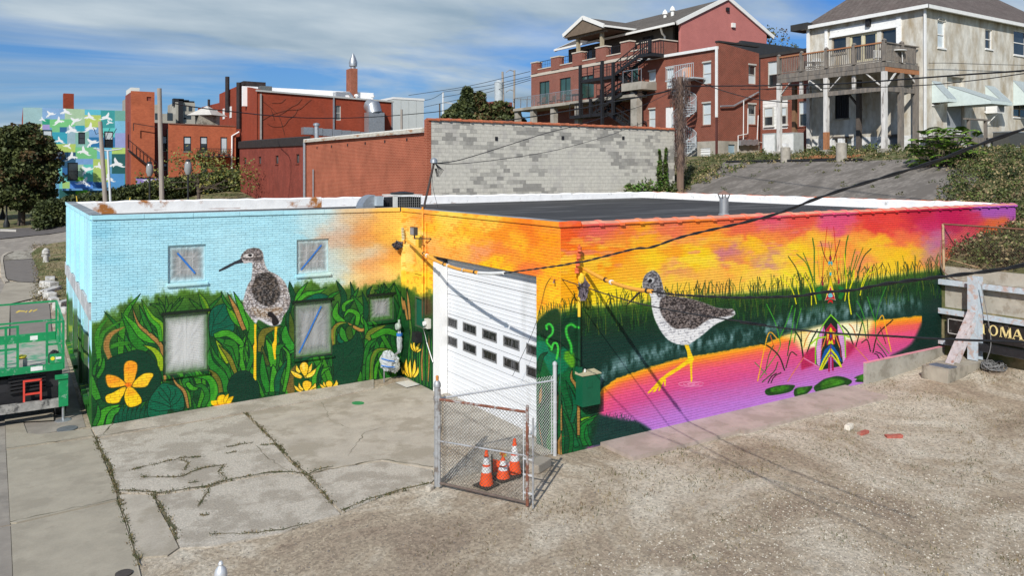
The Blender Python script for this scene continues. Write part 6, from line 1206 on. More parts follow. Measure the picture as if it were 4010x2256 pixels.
for i,(x_,y_) in enumerate(((262,850),(350,845),(432,838),(545,815))):
    p=at(*R4(x_,y_),x=34.7);t=thing('terrace_chair' if i != 3 else 'terrace_table',['brown chair on the concrete terrace by the first glass door','brown chair on the concrete terrace between two glass doors','brown chair on the concrete terrace under the second glass door','dark table on the concrete terrace near the black stairs'][i],'chair' if i != 3 else 'table',(34.7,p.y,ZT))
    mm=mat('terrace_brown',(.10,.05,.03),.7)
    if i == 3:MB().box(-.5,.5,-.9,.9,.7,.76).build('tabletop',M_blk,t);[MB().box(sx*.4-.02,sx*.4+.02,sy*.8-.02,sy*.8+.02,0,.7).build('leg',M_blk,t) for sx in (-1,1) for sy in (-1,1)]
    else:MB().box(-.3,.3,-.3,.3,.4,.46).build('seat',mm,t);MB().hexa([(.26,-.3,.46),(.3,-.3,.46),(.3,.3,.46),(.26,.3,.46),(.36,-.3,1.0),(.4,-.3,1.0),(.4,.3,1.0),(.36,.3,1.0)]).build('backrest',mm,t);[MB().box(sx*.26-.02,sx*.26+.02,sy*.26-.02,sy*.26+.02,0,.4).build('leg',mm,t) for sx in (-1,1) for sy in (-1,1)]
# ---------------------------------------------------------------- black fire escape
fe=thing('fire_escape','black steel fire escape zigzagging up the red brick apartments','stairs');XF=33.3
def FP(x,y,X=XF):return at(*R4(x,y),x=X)
def flight(p,q,parent,n,w=1.0,m=M_blk,rl=True,tname='tread'):
    p,q=Vector(p),Vector(q);b=MB()
    for o_ in (0,w):v=Vector((o_,0,0));b.bar(p+v,q+v,.08,.26)
    b.build('stringer',m,parent)
    tm_=MB().box(0,w,-.13,.13,-.02,.02).mesh(tname,mat('tread_steel',(.07,.075,.08),.5))
    for i in range(n):inst(tname,tm_,parent,p.lerp(q,(i+.5)/n)+Vector((0,0,.06)))
    if rl:
        for o_ in (0,w):
            v=Vector((o_,0,0));b=MB();h=Vector((0,0,1.0));b.bar(p+v+h,q+v+h,.07).bar(p+v+h*.55,q+v+h*.55,.045)
            for i in range(5):c=(p+v).lerp(q+v,i/4);b.bar(c,c+h,.055)
            b.build('handrail',m,parent)
L1a,L1b=FP(600,678),FP(882,652);L2a,L2b=FP(505,990),FP(790,972);T0,T1=FP(1110,455),FP(1200,455)
def landing(a,c,nm='landing'):
    y0_,y1_=sorted((a.y,c.y));z_=(a.z+c.z)/2;o=MB().box(XF,XF+1.5,y0_,y1_,z_-.28,z_).build(nm,M_blk,fe)
    rail(fe,'x',XF+.05,y0_,y1_,z_,1.1,M_blk,5,infill=(.5,),r0=.03);rail(fe,'x',XF+1.45,y0_,y1_,z_,1.1,M_blk,4,infill=(.5,));return z_
zA=landing(L1a,L1b);zB=landing(L2a,L2b);zT=landing(T0,T1)
flight((XF+.1,L1b.y,zA),(XF+.1,T0.y,zT),fe,14);e1=FP(1055,800);flight((XF+.4,L1b.y-.1,zA),(XF+.4,e1.y,e1.z),fe,13,1.0)
e2=FP(700,850);flight((XF+.9,FP(900,740).y,FP(900,740).z),(XF+.9,e2.y,FP(700,865).z),fe,9);flight((XF+.2,FP(940,800).y,FP(940,800).z),(XF+.2,FP(690,965).y,zB),fe,9)
e3=FP(1050,1090);flight((XF+.5,L2b.y,zB),(XF+.5,e3.y,e3.z-.6),fe,14)
for x_,yt in ((597,560),(786,520),(880,535),(686,850),(1195,340)):
    p=FP(x_,yt);lo=zB-.3 if x_ in (597,880) else 7 if x_ == 786 else zB-.3 if x_ == 686 else zT;MB().box(XF-.1,XF+.12,p.y-.12,p.y+.12,lo,p.z).build('post',M_blk,fe)
# ---------------------------------------------------------------- middle red brick building
mid=thing('brick_walkup','red brick two storey building on a pale concrete base beside the spiral stair','building')
M_mb=brickmat('walkup_brick',(.205,.042,.023),(.14,.03,.018),(.28,.15,.11),.22,.08,.2,.012);XM,YN=35.0,27.8;YF=at(*R4(1101,900),x=XM).y;zc=at(*R4(1795,1208),x=XM).z;GB=6.6
wx=[rect('x',XM,R4,*q0) for q0 in ((1184,617,1246,780),(1336,592,1401,757),(1648,542,1722,716),(1184,940,1243,1100),(1646,890,1720,1070))]
dx_=rect('x',XM,R4,1470,575,1547,800);dw_=rect('x',XM,R4,1330,922,1396,1110);bv=rect('x',XM,R4,1634,1272,1718,1378)
za_,zb_=at(*R4(1101,525),x=XM).z,at(*R4(1800,412),x=XM).z
facade(mid,'x',XM,YN+.252,YF,zc,(zb_,za_),M_mb,wx+[dx_,dw_]);facade(mid,'x',XM-.03,YN+.222,YF,GB,zc-.002,M_stc,[bv],name='concrete_base')
for q0 in wx:window(mid,'x',XM,q0,M_win,M_sky,M_sky,sm=M_mb);pbox(mid,'lintel',M_win,'x',XM,q0[0]-.03,q0[1]+.03,q0[3],q0[3]+.12,-.1,.03)
pbox(mid,'door',mat('peach_door',(.62,.27,.13),.7,.12,3),'x',XM,*dx_,-.14,-.08);pbox(mid,'door',M_wht,'x',XM,*dw_,-.12,-.05);pbox(mid,'louvre',M_wht,'x',XM,*bv,-.1,-.02)
for k in range(5):z_=bv[2]+(bv[3]-bv[2])*(k+.5)/5;pbox(mid,'slat',M_wht,'x',XM,bv[0],bv[1],z_-.02,z_+.05,-.03,.03)
b=MB();b.bar((XM-.1,YN,zb_+.06),(XM-.1,YF,za_+.06),.2,.22);b.build('gutter',M_wht,mid);MB().box(XM-.22,XM-.08,YN-.02,YN+.14,10.6,zb_).build('downspout',M_wht,mid);MB().box(XM-.2,XM-.06,YN-.0,YN+.14,7.0,10.6).build('downspout',mat('rust_pipe',(.10,.035,.03),.8),mid)
XE=at(*R4(2135,800),y=YN).x;wy=[rect('y',YN,R4,*q0) for q0 in ((2045,555,2110,725),(2040,893,2110,1070))];bd=rect('y',YN,R4,1868,1240,1926,1360);zy=at(*R4(1810,362),y=YN).z
facade(mid,'y',YN,XM+.0,XE,zc,(zy,zy-.5),M_mb,wy);facade(mid,'y',YN-.03,XM-.03,XE,GB,zc-.002,M_stc,[bd],name='concrete_base');pbox(mid,'door',mat('pale_blue_door',(.26,.36,.42),.7,.1),'y',YN,*bd,-.12,-.06)
for q0 in wy:window(mid,'y',YN,q0,M_win,M_sky,M_drk,sm=M_mb);pbox(mid,'lintel',M_win,'y',YN,q0[0]-.03,q0[1]+.03,q0[3],q0[3]+.12,-.1,.03)
body(mid,M_droof,XM+.25,XE,YN+.25,YF,8,zb_-.2);MB().box(XM-.06,XE,YN-.05,YN+.3,zy-.02,zy+.12).build('parapet_cap',M_droof,mid)
XG=XE+.1;wg=[rect('x',XG,R4,2208,530,2292,745),rect('x',XG,R5,498,872,570,1082)];bay=rect('x',XG,R5,190,865,405,1102);YS=21.2
zg=at(*R4(2135,500),x=XG).z;facade(mid,'x',XG,YS,YN-.05,GB,zg,M_mb,wg+[bay])
for q0 in wg:window(mid,'x',XG,q0,M_win,M_drk,M_sky,sm=M_mb)
pbox(mid,'bay_panel',M_wht,'x',XG,bay[0],bay[1],bay[2],bay[3],-.2,-.02)
for q_ in ((203,925,282,1080),(340,918,398,1068)):a=rect('x',XG-.1,R5,*q_);window(mid,'x',XG-.08,a,M_win,M_drk,M_sky,sm=M_wht,dep=-.0)
for k in range(9):z_=bay[2]+(bay[3]-bay[2])*k/9;pbox(mid,'siding_board',M_wht,'x',XG,bay[0]+.02,bay[1]-.02,z_,z_+.03,-.02,.0)
body(mid,M_droof,XG+.25,46,YS,YN,8,zg-.2);MB().box(XG-.1,46,YS,YN+.2,zg,zg+.22).build('parapet_cap',M_droof,mid)
dk=thing('dark_clad_block','dark grey clad rooftop block behind the red brick walk-up','building');a0,a1=at(*R4(1985,345),y=33),at(*R4(2135,345),y=33);ms=mat('charcoal_cladding',(.035,.038,.042),.7,.12,2)
for i in range(5):MB().box(a0.x+i*3+.02,a0.x+i*3+2.98,33,33.3,12,a0.z).build('cladding_panel',ms,dk)
body(dk,ms,a0.x,a0.x+15,33.3,36,12,a0.z-.1,'wall')
# pipes, meters
b=MB()
for pts in (((1805,912),(1918,908),(2130,790)),):b.tube([at(*R4(*p),y=YN-.2) for p in pts],.07,6)
b.build('roof_drain_pipe',M_galv,mid);b=MB()
for pts in (((2003,860),(2000,1200)),((2040,930),(2038,1150)),((2128,990),(2118,1215),(2160,1225)),((1955,1300),(1955,1165),(2030,1150))):b.tube([at(*R4(*p),y=YN-.25) for p in pts],.035,6)
b.build('conduit',M_wht,mid)
for i in range(6):p=at(*R4(1980+i*26,1228-(i % 2)*6),y=YN-.3);MB().box(p.x-.16,p.x+.16,YN-.4,YN-.2,p.z-.2,p.z+.22).build('meter_box',M_galv,mid)
# spiral stair
cs=at(*R4(1490,1380),x=33.9);sp_=thing('spiral_stair','light grey spiral metal stair climbing to the peach door','stairs',(33.9,cs.y,7.3));M_gr=mat('light_grey_steel',(.42,.45,.47),.5,.1,6);RS=.95
MB().lathe([(.06,0),(.06,7.0)],n=8).build('centre_pole',M_gr,sp_)
tm_=MB().prism([(.05,-.04,0),(RS,-.22,0),(RS,.22,0),(.05,.04,0)],(0,0,.05)).mesh('tread',M_gr);bm_=MB().box(-.012,.012,-.012,.012,0,.98).mesh('baluster',M_gr);nn=31;hr=[]
for i in range(nn):
    a=R(200)+i*R(25);z_=.2+i*.2;inst('tread',tm_,sp_,(0,0,z_),(0,0,a))
    for k in (-.5,0,.5) if i % 1 == 0 else (0,):aa=a+R(25)*k*.66;inst('baluster',bm_,sp_,(RS*math.cos(aa),RS*math.sin(aa),z_+k*.13),(0,0,aa))
    hr.append((RS*math.cos(a),RS*math.sin(a),z_+1.0))
MB().tube(hr,.03,6).tube([(x_,y_,z_-.98) for x_,y_,z_ in hr],.035,6).build('handrail',M_gr,sp_)
MB().box(-.2,1.1,-1.2,1.9,6.35,6.45).build('landing',M_gr,sp_);b=MB()
for i in range(16):b.box(-.2,-.17,-1.2+i*.2,-1.17+i*.2,6.45,7.5)
b.box(-.21,-.16,-1.2,1.9,7.5,7.55);b.build('landing_rail',M_gr,sp_)
# ---------------------------------------------------------------- stuccoed house with the big deck
stu=thing('stucco_house','peeling stuccoed two storey house with a hipped shingle roof and green awnings','building')
def stuccomat():
    m=mat('peeling_stucco',(.58,.56,.50),.92,.2,3.2,.35,col2=(.33,.265,.175),amt=.66,s2=1.1,stretch=(1,1,.45));[setattr(n_.inputs[2],'default_value',n_.inputs[2].default_value+.16) for n_ in m.node_tree.nodes if n_.type == 'MAP_RANGE' and n_.inputs[3].default_value == 0];return m
M_st=stuccomat();M_pw=mat('peeling_white_wood',(.80,.80,.78),.7,.05,4,col2=(.26,.25,.24),amt=.12,s2=7,stretch=(.5,.5,3));M_wst=mat('whitewashed_stone',(.66,.66,.64),.9,.2,4,1.0,col2=(.36,.35,.33),amt=.35,s2=3)
XS,Y0=36.5,12.6;Y1=at(*R5(582,600),x=XS).y;ZE=at(*R5(1600,45),x=XS).z-.1;ZB=7.3;zs=at(*R5(1480,1160),x=XS).z
u1=[rect('x',XS,R5,*q0) for q0 in ((785,328,908,470),(938,318,1046,520),(1047,300,1172,510),(1208,258,1340,420))]
lo=[rect('x',XS,R5,*q0) for q0 in ((810,818,932,1012),(812,1182,955,1320),(1272,1160,1356,1320))]
ztop_=u1[0][3]
pnl=rect('x',XS,R5,752,210,1345,200);
zs_up=max(q[3] for q in u1)+.05;zs_lo=min(u1[1][2],u1[2][2])
u1=[(q[0],q[1],(zs_lo if i in (1,2) else zs_lo+.75),zs_up-.05) for i,q in enumerate(u1)]
facade(stu,'x',XS,Y0+.252,Y1,zs,ZE,M_st,u1+lo[:1]+[(lo[1][0],lo[1][1],zs,max(zs+.01,lo[1][3])),(lo[2][0],lo[2][1],zs,max(zs+.01,lo[2][3]))])
facade(stu,'x',XS-.03,Y0+.222,Y1,ZB-.5,zs-.002,M_wst,[(q[0],q[1],ZB-.4,zs-.003) for q in lo[1:]],name='stone_base')
pbox(stu,'painted_panel',M_pw,'x',XS,min(q[0] for q in u1)-.15,max(q[1] for q in u1)+.1,zs_up+.1,ZE-.35,.005,.06);pbox(stu,'timber_beam',M_pw,'x',XS,min(q[0] for q in u1)-.15,max(q[1] for q in u1)+.12,zs_up-.03,zs_up+.09,.0,.12)
pbox(stu,'timber_post',M_pw,'x',XS,at(*R5(1385,300),x=XS).y,at(*R5(1345,300),x=XS).y,zs_lo,ZE-.3,.0,.1);pbox(stu,'timber_post',M_pw,'x',XS,at(*R5(752,300),x=XS).y,at(*R5(730,300),x=XS).y,zs_lo,ZE-.3,.0,.1)
M_tan=mat('tan_door_frame',(.55,.50,.33),.7,.1,4);M_oldf=mat('old_wood_frame',(.30,.25,.19),.8,.2,6)
window(stu,'x',XS,u1[0],M_oldf,M_drk,rail=False);window(stu,'x',XS,u1[1],M_tan,M_drk,rail=False,name='door',sill=False,w=.12);window(stu,'x',XS,u1[2],M_tan,M_drk,rail=False,name='door',sill=False,w=.14);window(stu,'x',XS,u1[3],M_oldf,M_drk,rail=False)
window(stu,'x',XS,lo[0],M_blk,mat('barred_dark',(.03,.025,.025),.6),rail=False,mull=7,w=.05);pbox(stu,'board',mat('plywood',(.35,.24,.15),.8,.2,5),'x',XS,lo[1][0]+.5,lo[1][1]-.4,ZB,zs-.1,-.2,-.15);pbox(stu,'door',mat('slate_board',(.12,.13,.15),.8),'x',XS,lo[2][0],lo[2][1],ZB,zs,-.2,-.12)
for q in lo[1:]:pbox(stu,'lintel',mat('dark_timber',(.09,.075,.065),.85,.2,6),'x',XS,q[0]-.1,q[1]+.1,zs,zs+.1,-.1,.15)
XQ=56
fy=[rect('y',Y0,R5,*q0) for q0 in ((1694,172,1760,415),(2104,246,2164,424),(2348,250,2560,500),(2100,870,2165,960),(2345,860,2480,1012),(1648,780,1700,900))];fd=rect('y',Y0,R5,1775,650,1925,1120)
facade(stu,'y',Y0,XS,XQ,zs,ZE,M_st,fy+[fd]);facade(stu,'y',Y0-.03,XS-.03,XQ,ZB-.5,zs-.002,M_wst,name='stone_base')
for i,q0 in enumerate(fy):window(stu,'y',Y0,q0,M_wht if i < 3 else M_oldf,M_drk if i else M_sky,M_sky if i < 1 else M_drk,mull=1 if i in (2,4) else 0,sm=M_wht,rail=i != 5)
pbox(stu,'door',mat('grey_panel_door',(.28,.30,.32),.7,.15,5),'y',Y0,fd[0]+.1,fd[1]-.1,fd[2],fd[3]-.9,-.2,-.15);pbox(stu,'door_frame',M_oldf,'y',Y0,fd[0],fd[1],fd[3]-.85,fd[3]-.75,-.2,-.05);pbox(stu,'threshold',M_wst,'y',Y0,fd[0]-.05,fd[1]+.1,fd[2]-.3,fd[2],-.2,.2)
q=fy[0];b=MB();b.tube([PL('y',Y0)(q[0]+(q[1]-q[0])*(.5-.5*math.cos(t)),.02,q[3]+.02+.16*math.sin(t)) for t in np.linspace(0,math.pi,8)],.05,5);b.build('arch_trim',M_st,stu)
M_hs=shingle('hip_shingle',(.125,.10,.09),(.165,.14,.125))
ex=.35;xr,zr2=44.5,20.4;yr=(Y0+Y1)/2
Y2=Y1+.4;b=MB();b.v += [(XS-ex,Y0-ex,ZE),(XQ,Y0-ex,ZE),(XQ,Y2,ZE),(XS-ex,Y2,ZE),(xr-3,Y0+5.5,zr2),(XQ,Y0+5.5,zr2)];b.f += [(0,1,5,4),(0,4,3),(3,4,5,2),(0,3,2,1)];b.build('roof',M_hs,stu)
b=MB();b.bar((XS-ex,Y0-ex,ZE+.0),(XQ,Y0-ex,ZE+.0),.16,.22).bar((XS-ex,Y0-ex-.08,ZE),(XS-ex,Y1+.3,ZE),.16,.22);b.build('gutter',M_wht,stu)
MB().box(XS-.14,XS-.02,Y0-.14,Y0-.02,7.2,ZE-.1).build('downspout',M_wht,stu);MB().box(XS-.2,XS-.05,Y1-.2,Y1,13,ZE-.1).build('downspout',M_wht,stu)
MB().box(XS-.5,XS+1,Y1-.3,Y1+1.1,ZE-.1,ZE+.35).build('flat_roof_corner',M_droof,stu);body(stu,M_st,XS+.26,XQ,Y0+.26,Y1,ZB,ZE-.05,'wall')
p=at(*R5(1102,192),x=XS-.1);MB().box(XS-.25,XS-.07,p.y-.15,p.y+.15,p.z-.25,p.z+.25).build('wall_lamp',M_blk,stu)
# awnings: ribbed sheets with side cheeks
M_aw=mat('mint_awning',(.56,.64,.62),.55,.08,5);M_aw2=mat('awning_grey',(.36,.41,.42),.5,.1,5)
def awning(x0,x1,zt,zb,out,label,sk=0):
    t=thing('awning',label,'awning',group='ribbed awnings on the stucco house');n=int((x1-x0)/.16);rb=MB().hexa([(0,0,0),(.08,0,0),(.08,-out,zb-zt),(0,-out,zb-zt),(0,0,.03),(.08,0,.03),(.08,-out,zb-zt+.03),(0,-out,zb-zt+.03)]).mesh('rib',M_aw2)
    MB().prism([(x0,Y0-.01,zt),(x1,Y0-.01,zt),(x1,Y0-out,zb),(x0,Y0-out,zb)],(0,0,-.02)).build('sheet',M_aw2,t)
    for i in range(n):inst('rib',rb,t,(x0+i*.16,Y0-.01,zt))
    for x_ in (x0,x1):MB().prism([(x_,Y0-.01,zt),(x_,Y0-out,zb),(x_,Y0-out,zb-.2),(x_,Y0-.01,zb-.2)],(.015,0,0)).build('cheek',M_aw,t)
    MB().box(x0,x1,Y0-out-.01,Y0-out+.005,zb-.2,zb).build('valance',M_aw,t)
def AW(x0,y0,x1,y1):a=at(*R6(x0,y0),y=Y0);b_=at(*R6(x1,y1),y=Y0);return a.x,b_.x,a.z,b_.z
a=at(*R6(176,240),y=Y0);c=at(*R6(300,240),y=Y0);awning(a.x,c.x,a.z,a.z-1.15,1.0,'small pale green ribbed awning nearest the white corner downspout')
a=at(*R6(400,310),y=Y0);c=at(*R6(640,320),y=Y0);awning(a.x,c.x,a.z,a.z-1.1,2.6,'long low pale green ribbed awning reaching out over the side door')
a=at(*R6(932,305),y=Y0);c=at(*R6(1070,315),y=Y0);awning(a.x,c.x,a.z,a.z-1.15,1.1,'steep pale ribbed awning above the window air conditioner')
a=at(*R6(1330,235),y=Y0);awning(a.x,a.x+3.4,a.z,a.z-1.5,1.2,'pale green ribbed awning over the wide lower window at the frame edge')
a=at(*R6(945,590),y=Y0-.7);t=thing('window_air_conditioner','white window air conditioner on a strut below the steep awning','air conditioner');q=fy[3];MB().box(q[0],q[1],Y0-.75,Y0-.05,q[2]-.15,q[2]+.55).build('case',M_wht,t);MB().box(q[0]+.06,q[1]-.06,Y0-.765,Y0-.752,q[2]-.08,q[2]+.48).build('grille',mat('ac_grille',(.25,.25,.25),.6),t);MB().bar((q[0]+.3,Y0-.7,q[2]-.15),(q[0]+.1,Y0-.05,q[2]-.9),.04).build('strut',M_wht,t)
# side porch of grey boards and the big condenser
M_gw=mat('weathered_grey_wood',(.19,.165,.14),.9,.25,8,.5,col2=(.13,.12,.11),amt=.4,s2=5,stretch=(1,1,.25));M_nw=mat('newer_brown_wood',(.34,.15,.07),.85,.2,8,.3);M_pwd=mat('whitish_weathered_wood',(.58,.56,.53),.9,.2,6,.4,col2=(.24,.22,.2),amt=.35,s2=4,stretch=(1,1,.2))
po=thing('side_porch','small grey board porch with a rail below the long awning','porch');a=at(*R6(410,1020),y=Y0-1.9);c=at(*R6(980,1010),y=Y0-1.9)
for i in range(8):MB().box(a.x+.2,c.x,Y0-1.9+i*.235,Y0-1.68+i*.235,a.z-.06,a.z).build('deck_board',M_gw,po)
MB().box(a.x+.2,c.x,Y0-1.98,Y0-1.92,a.z-.4,a.z-.02).build('fascia_board',M_gw,po)
for x_ in (700,940):p=at(*R6(x_,1000),y=Y0-1.9);MB().box(p.x-.08,p.x+.08,Y0-1.98,Y0-1.82,7.2,a.z+1.1).build('post',M_gw,po)
MB().box(at(*R6(640,800),y=Y0-1.9).x,c.x+.1,Y0-2.0,Y0-1.82,a.z+1.02,a.z+1.12).build('rail',M_gw,po)
t=thing('condenser_unit','large dark air conditioning condenser at the right end of the stucco wall','air conditioner');p=at(*R5(2310,1255),y=Y0-1.4);q=at(*R5(2310,1135),y=Y0-1.4);MB().box(p.x,p.x+2.4,Y0-1.4,Y0-.4,p.z,q.z).build('case',mat('dark_condenser',(.07,.07,.065),.6,.2,12),t);MB().box(p.x-.03,p.x+2.43,Y0-1.43,Y0-.37,q.z+.002,q.z+.07).build('top_cover',M_galv,t)
# ---------------------------------------------------------------- the deck
dkk=thing('timber_deck','tall weathered timber deck on posts in front of the stucco house','deck');XD,YD0=32.9,12.95;YD1=at(*R5(318,600),x=XD).y
zf=at(*R5(1240,520),x=XD).z;zbm=at(*R5(1240,610),x=XD).z;zlo=at(*R5(1240,735),x=XD).z;zrl=at(*R5(1240,358),x=XD).z
for i in range(16):y_=YD0+(YD1-YD0)*i/16;MB().box(XD,XS-.06,y_+.01,y_+(YD1-YD0)/16-.01,zf-.06,zf).build('deck_board',M_gw,dkk)
zm_=(zf+zbm)/2-.03
for za,zb2,o_ in ((zm_+.01,zf-.07,0),(zbm,zm_-.01,.06)):
    MB().box(XD-.05+o_*0,XD+.05,YD0-.02,YD1+.02,za,zb2).build('rim_joist',M_gw,dkk);MB().box(XD+.06,XS-.05,YD0-.05,YD0+.05,za,zb2).build('rim_joist',M_gw if o_ == 0 else M_nw,dkk)
MB().box(XD-.05,XD+.07,YD0+.02,YD1,zlo-.3,zlo-.02).build('lower_beam',M_gw,dkk);MB().box(XD+.08,XS-.05,YD0-.04,YD0+.08,zlo-.3,zlo-.02).build('lower_beam',M_gw,dkk)
pst=[(XD,YD0,M_pwd),(XD,at(*R5(738,900),x=XD).y,M_pwd),(XD,YD1-.15,M_pwd),(at(*R5(1378,900),y=YD0).x,YD0,M_gw),(XS-.35,YD0,M_gw),(XD+1.9,at(*R5(465,900),x=XD+1.9).y,mat('brown_post',(.20,.11,.06),.85,.2,6)),(XS-.5,at(*R5(590,900),x=XS-.5).y,M_pwd),(XS-.9,at(*R5(1018,900),x=XS-.9).y,mat('dark_timber',(.09,.075,.065),.85,.2,6))]
for x_,y_,m_ in pst:MB().box(x_-.13,x_+.13,y_-.13,y_+.13,gz(x_,y_)-.2,zbm-.005).build('post',m_,dkk)
y_=pst[1][1];MB().box(XD-.14,XD+.14,y_-.14,y_+.14,gz(XD,y_)+.25,gz(XD,y_)+1.35).build('post_repair',M_nw,dkk)
for x_,y_,m_ in pst[:4]:MB().box(x_-.28,x_+.28,y_-.28,y_+.28,gz(x_,y_)-.2,gz(x_,y_)+.22).build('footing',M_stc,dkk)
for x_ in (525,978):p=at(*R5(x_,700),x=XD+.2);MB().box(XD+.1,XD+.24,p.y-.1,p.y+.1,zlo-.02,zbm).build('short_post',M_pwd,dkk)
for a_,c_ in (((345,815),(430,705)),((700,775),(600,690)),((765,770),(865,655)),((1200,730),(1080,630))):MB().bar(at(*R5(*a_),x=XD+.05),at(*R5(*c_),x=XD+.05),.12,.05).build('brace',M_pwd,dkk)
for a_,c_ in (((1265,725),(1335,620)),((1525,740),(1440,630))):MB().bar(at(*R5(*a_),y=YD0),at(*R5(*c_),y=YD0),.05,.12).build('brace',M_pwd,dkk)
MB().bar(at(*R5(925,800),x=XS-.9),at(*R5(1040,945),x=XS-.9),.16,.1).build('brace',MATS['dark_timber'],dkk)
bal=MB().box(-.022,.022,-.022,.022,0,zrl-zf-.12).mesh('baluster',M_gw)
for i in range(58):
    y_=YD0+(YD1-YD0)*(i+.5)/58;inst('baluster',bal,dkk,(XD,y_,zf+.08))
for i in range(27):inst('baluster',bal,dkk,(XD+(XS-XD-.3)*(i+.5)/27,YD0,zf+.08))
MB().box(XD-.09,XD+.09,YD0+.05,YD1,zrl-.05,zrl+.03).build('handrail',M_nw,dkk);MB().box(XD-.05,XS-.15,YD0-.08,YD0+.04,zrl-.05,zrl+.02).build('handrail',M_gw,dkk);MB().box(XD-.03,XD+.03,YD0,YD1,zf+.03,zf+.1).build('bottom_rail',M_gw,dkk);MB().box(XD,XS-.15,YD0-.03,YD0+.03,zf+.03,zf+.1).build('bottom_rail',M_gw,dkk)
for x_,y_ in [(XD,YD0+.02)]+[(XD,at(*R5(u_,450),x=XD).y) for u_ in (330,525,738,975)]+[(at(*R5(u_,450),y=YD0).x,YD0) for u_ in (1385,1548)]:
    MB().box(x_-.1,x_+.1,y_-.1,y_+.1,zf,zrl+.1).build('newel',M_gw,dkk);MB().lathe([(.16,0),(.16,.04),(.04,.12)],(x_,y_,zrl+.1),4).build('newel_cap',M_gw,dkk)
# white patio furniture behind the balusters
def patio(kind,x,y,rz,lab):
    t=thing('patio_'+kind,lab,kind,(x,y,zf),rz);mm=mat('white_patio',(.7,.7,.68),.5,.05)
    if kind == 'chair':
        MB().box(-.25,.25,-.25,.25,.42,.46).build('seat',mm,t);b=MB()
        for k in range(6):b.box(-.24+k*.09,-.2+k*.09,.23,.26,.5,.9)
        b.box(-.25,.25,.225,.265,.9,.95);b.build('backrest',mm,t)
    else:MB().lathe([(.55,.7),(.55,.74)],n=20).build('tabletop',mm,t)
    for sx in (-1,1):
        for sy in (-1,1):MB().bar((sx*.22,sy*.22,0),(sx*.2,sy*.2,.5 if kind == 'chair' else .7),.03).build('leg',mm,t)
for x_,k,lab in ((640,'table','round white patio table on the deck near its far left corner'),(690,'chair','white patio chair on the deck beside the round white table'),(600,'chair','white patio chair on the deck left of the round table'),(1190,'chair','white patio chair on the deck beside the tan doors'),(1345,'table','round white patio table on the deck near the corner post')):
    p=at(*R5(x_,500),x=34.4);patio(k,34.4,min(p.y,20),x_*.1,lab)
# ---------------------------------------------------------------- chain link gate and fence
M_rust=mat('rusty_pipe',(.17,.065,.04),.8,.35,9,.3,col2=(.30,.29,.28),amt=.4,s2=6);M_ztube=mat('dull_zinc_pipe',(.40,.41,.42),.5,.2,8,metal=.5,col2=(.22,.19,.17),amt=.3,s2=5);M_zinc=mat('bright_zinc_pipe',(.58,.60,.62),.45,.12,6,metal=.4);M_wire=mat('mesh_wire',(.15,.13,.11),.6,.2,8,metal=.4)
def mesh_panel(parent,p,q,z0,z1,step=.073,r=.0038,m=None):
    p,q=Vector(p),Vector(q);L_=(q-p).length;d=(q-p)/L_;b=MB();H_=z1-z0;k=int((L_+H_)/step)
    for sg in (0,1):
        for i in range(k+1):
            s0=i*step-(0 if sg else 0);a=(s0,0) if s0 <= L_ else (L_,s0-L_);c=(s0-H_,H_) if s0-H_ >= 0 else (0,s0)
            if sg:a,c=(L_-a[0],a[1]),(L_-c[0],c[1])
            P_=p+d*a[0];Q_=p+d*c[0];n=d.cross(Vector((0,0,1)))*.003*(1 if sg else -1)
            if abs(a[0]-c[0]) > .02:b.tube([(P_.x+n.x,P_.y+n.y,z0+a[1]),(Q_.x+n.x,Q_.y+n.y,z0+c[1])],r,3,False)
    o=b.build('chain_link',m or M_wire,parent,fix=False);o['kind']='stuff';return o
fen=thing('chain_link_fence','short silver chain link fence between the thick post and the painted corner','fence')
PP=Vector((-3.09,.04,0));PQ=Vector((-.1,.05,0));PQ.x=-.12
MB().tube([(PQ.x,PQ.y,-.1),(PQ.x,PQ.y,2.06)],.045,12).lathe([(.055,2.05),(.05,2.1),(.01,2.13)],(PQ.x,PQ.y,0),12).build('post',M_zinc,fen)
MB().tube([PP+Vector((0,0,1.74)),PQ+Vector((0,0,1.70))],.022,8).build('top_rail',M_zinc,fen);mesh_panel(fen,PP,PQ,.05,1.82,m=mat('silver_wire',(.42,.43,.42),.5,.1,8,metal=.5))
MB().tube([PQ+Vector((-.09,0,.05)),PQ+Vector((-.09,0,1.8))],.012,6).build('tension_bar',M_zinc,fen)
for z_ in (.3,.75,1.2,1.65):MB().lathe([(.05,-.015),(.05,.015)],(PQ.x,PQ.y,z_),12).build('band',M_zinc,fen)
po_=MB().lathe([(.062,-.1),(.062,1.98),(.075,1.99),(.075,2.04),(.06,2.09),(.03,2.12)],(PP.x,PP.y,0),14).build('gate_post',M_ztube);tag(po_,'thick round steel gate post with a domed cap and orange stub','post')
MB().lathe([(.03,2.12),(.035,2.2),(.02,2.22)],(PP.x,PP.y,0),8).build('stub',mat('orange_stub',(.5,.2,.05),.8),po_)
for z_ in (1.75,1.15,.6):MB().lathe([(.078,-.04),(.078,.04)],(PP.x,PP.y,z_),12).build('hinge_band',M_ztube,po_)
gt=thing('open_gate','rusty chain link gate swung open towards the traffic cones','gate');GA=Vector((-3.13,-.13,0));GB_=Vector((-2.13,-1.86,0))
def V3(p,z):return Vector((p.x,p.y,z))
MB().tube([V3(GA,1.78),V3(GB_,1.8)],.027,8).build('top_rail',M_rust,gt);MB().tube([V3(GA,.08),V3(GB_,.06)],.025,8).build('bottom_rail',mat('dark_pipe',(.12,.09,.075),.8,.3,9),gt);MB().tube([V3(GA,.93),V3(GB_,.96)],.018,8).build('middle_rail',M_ztube,gt)
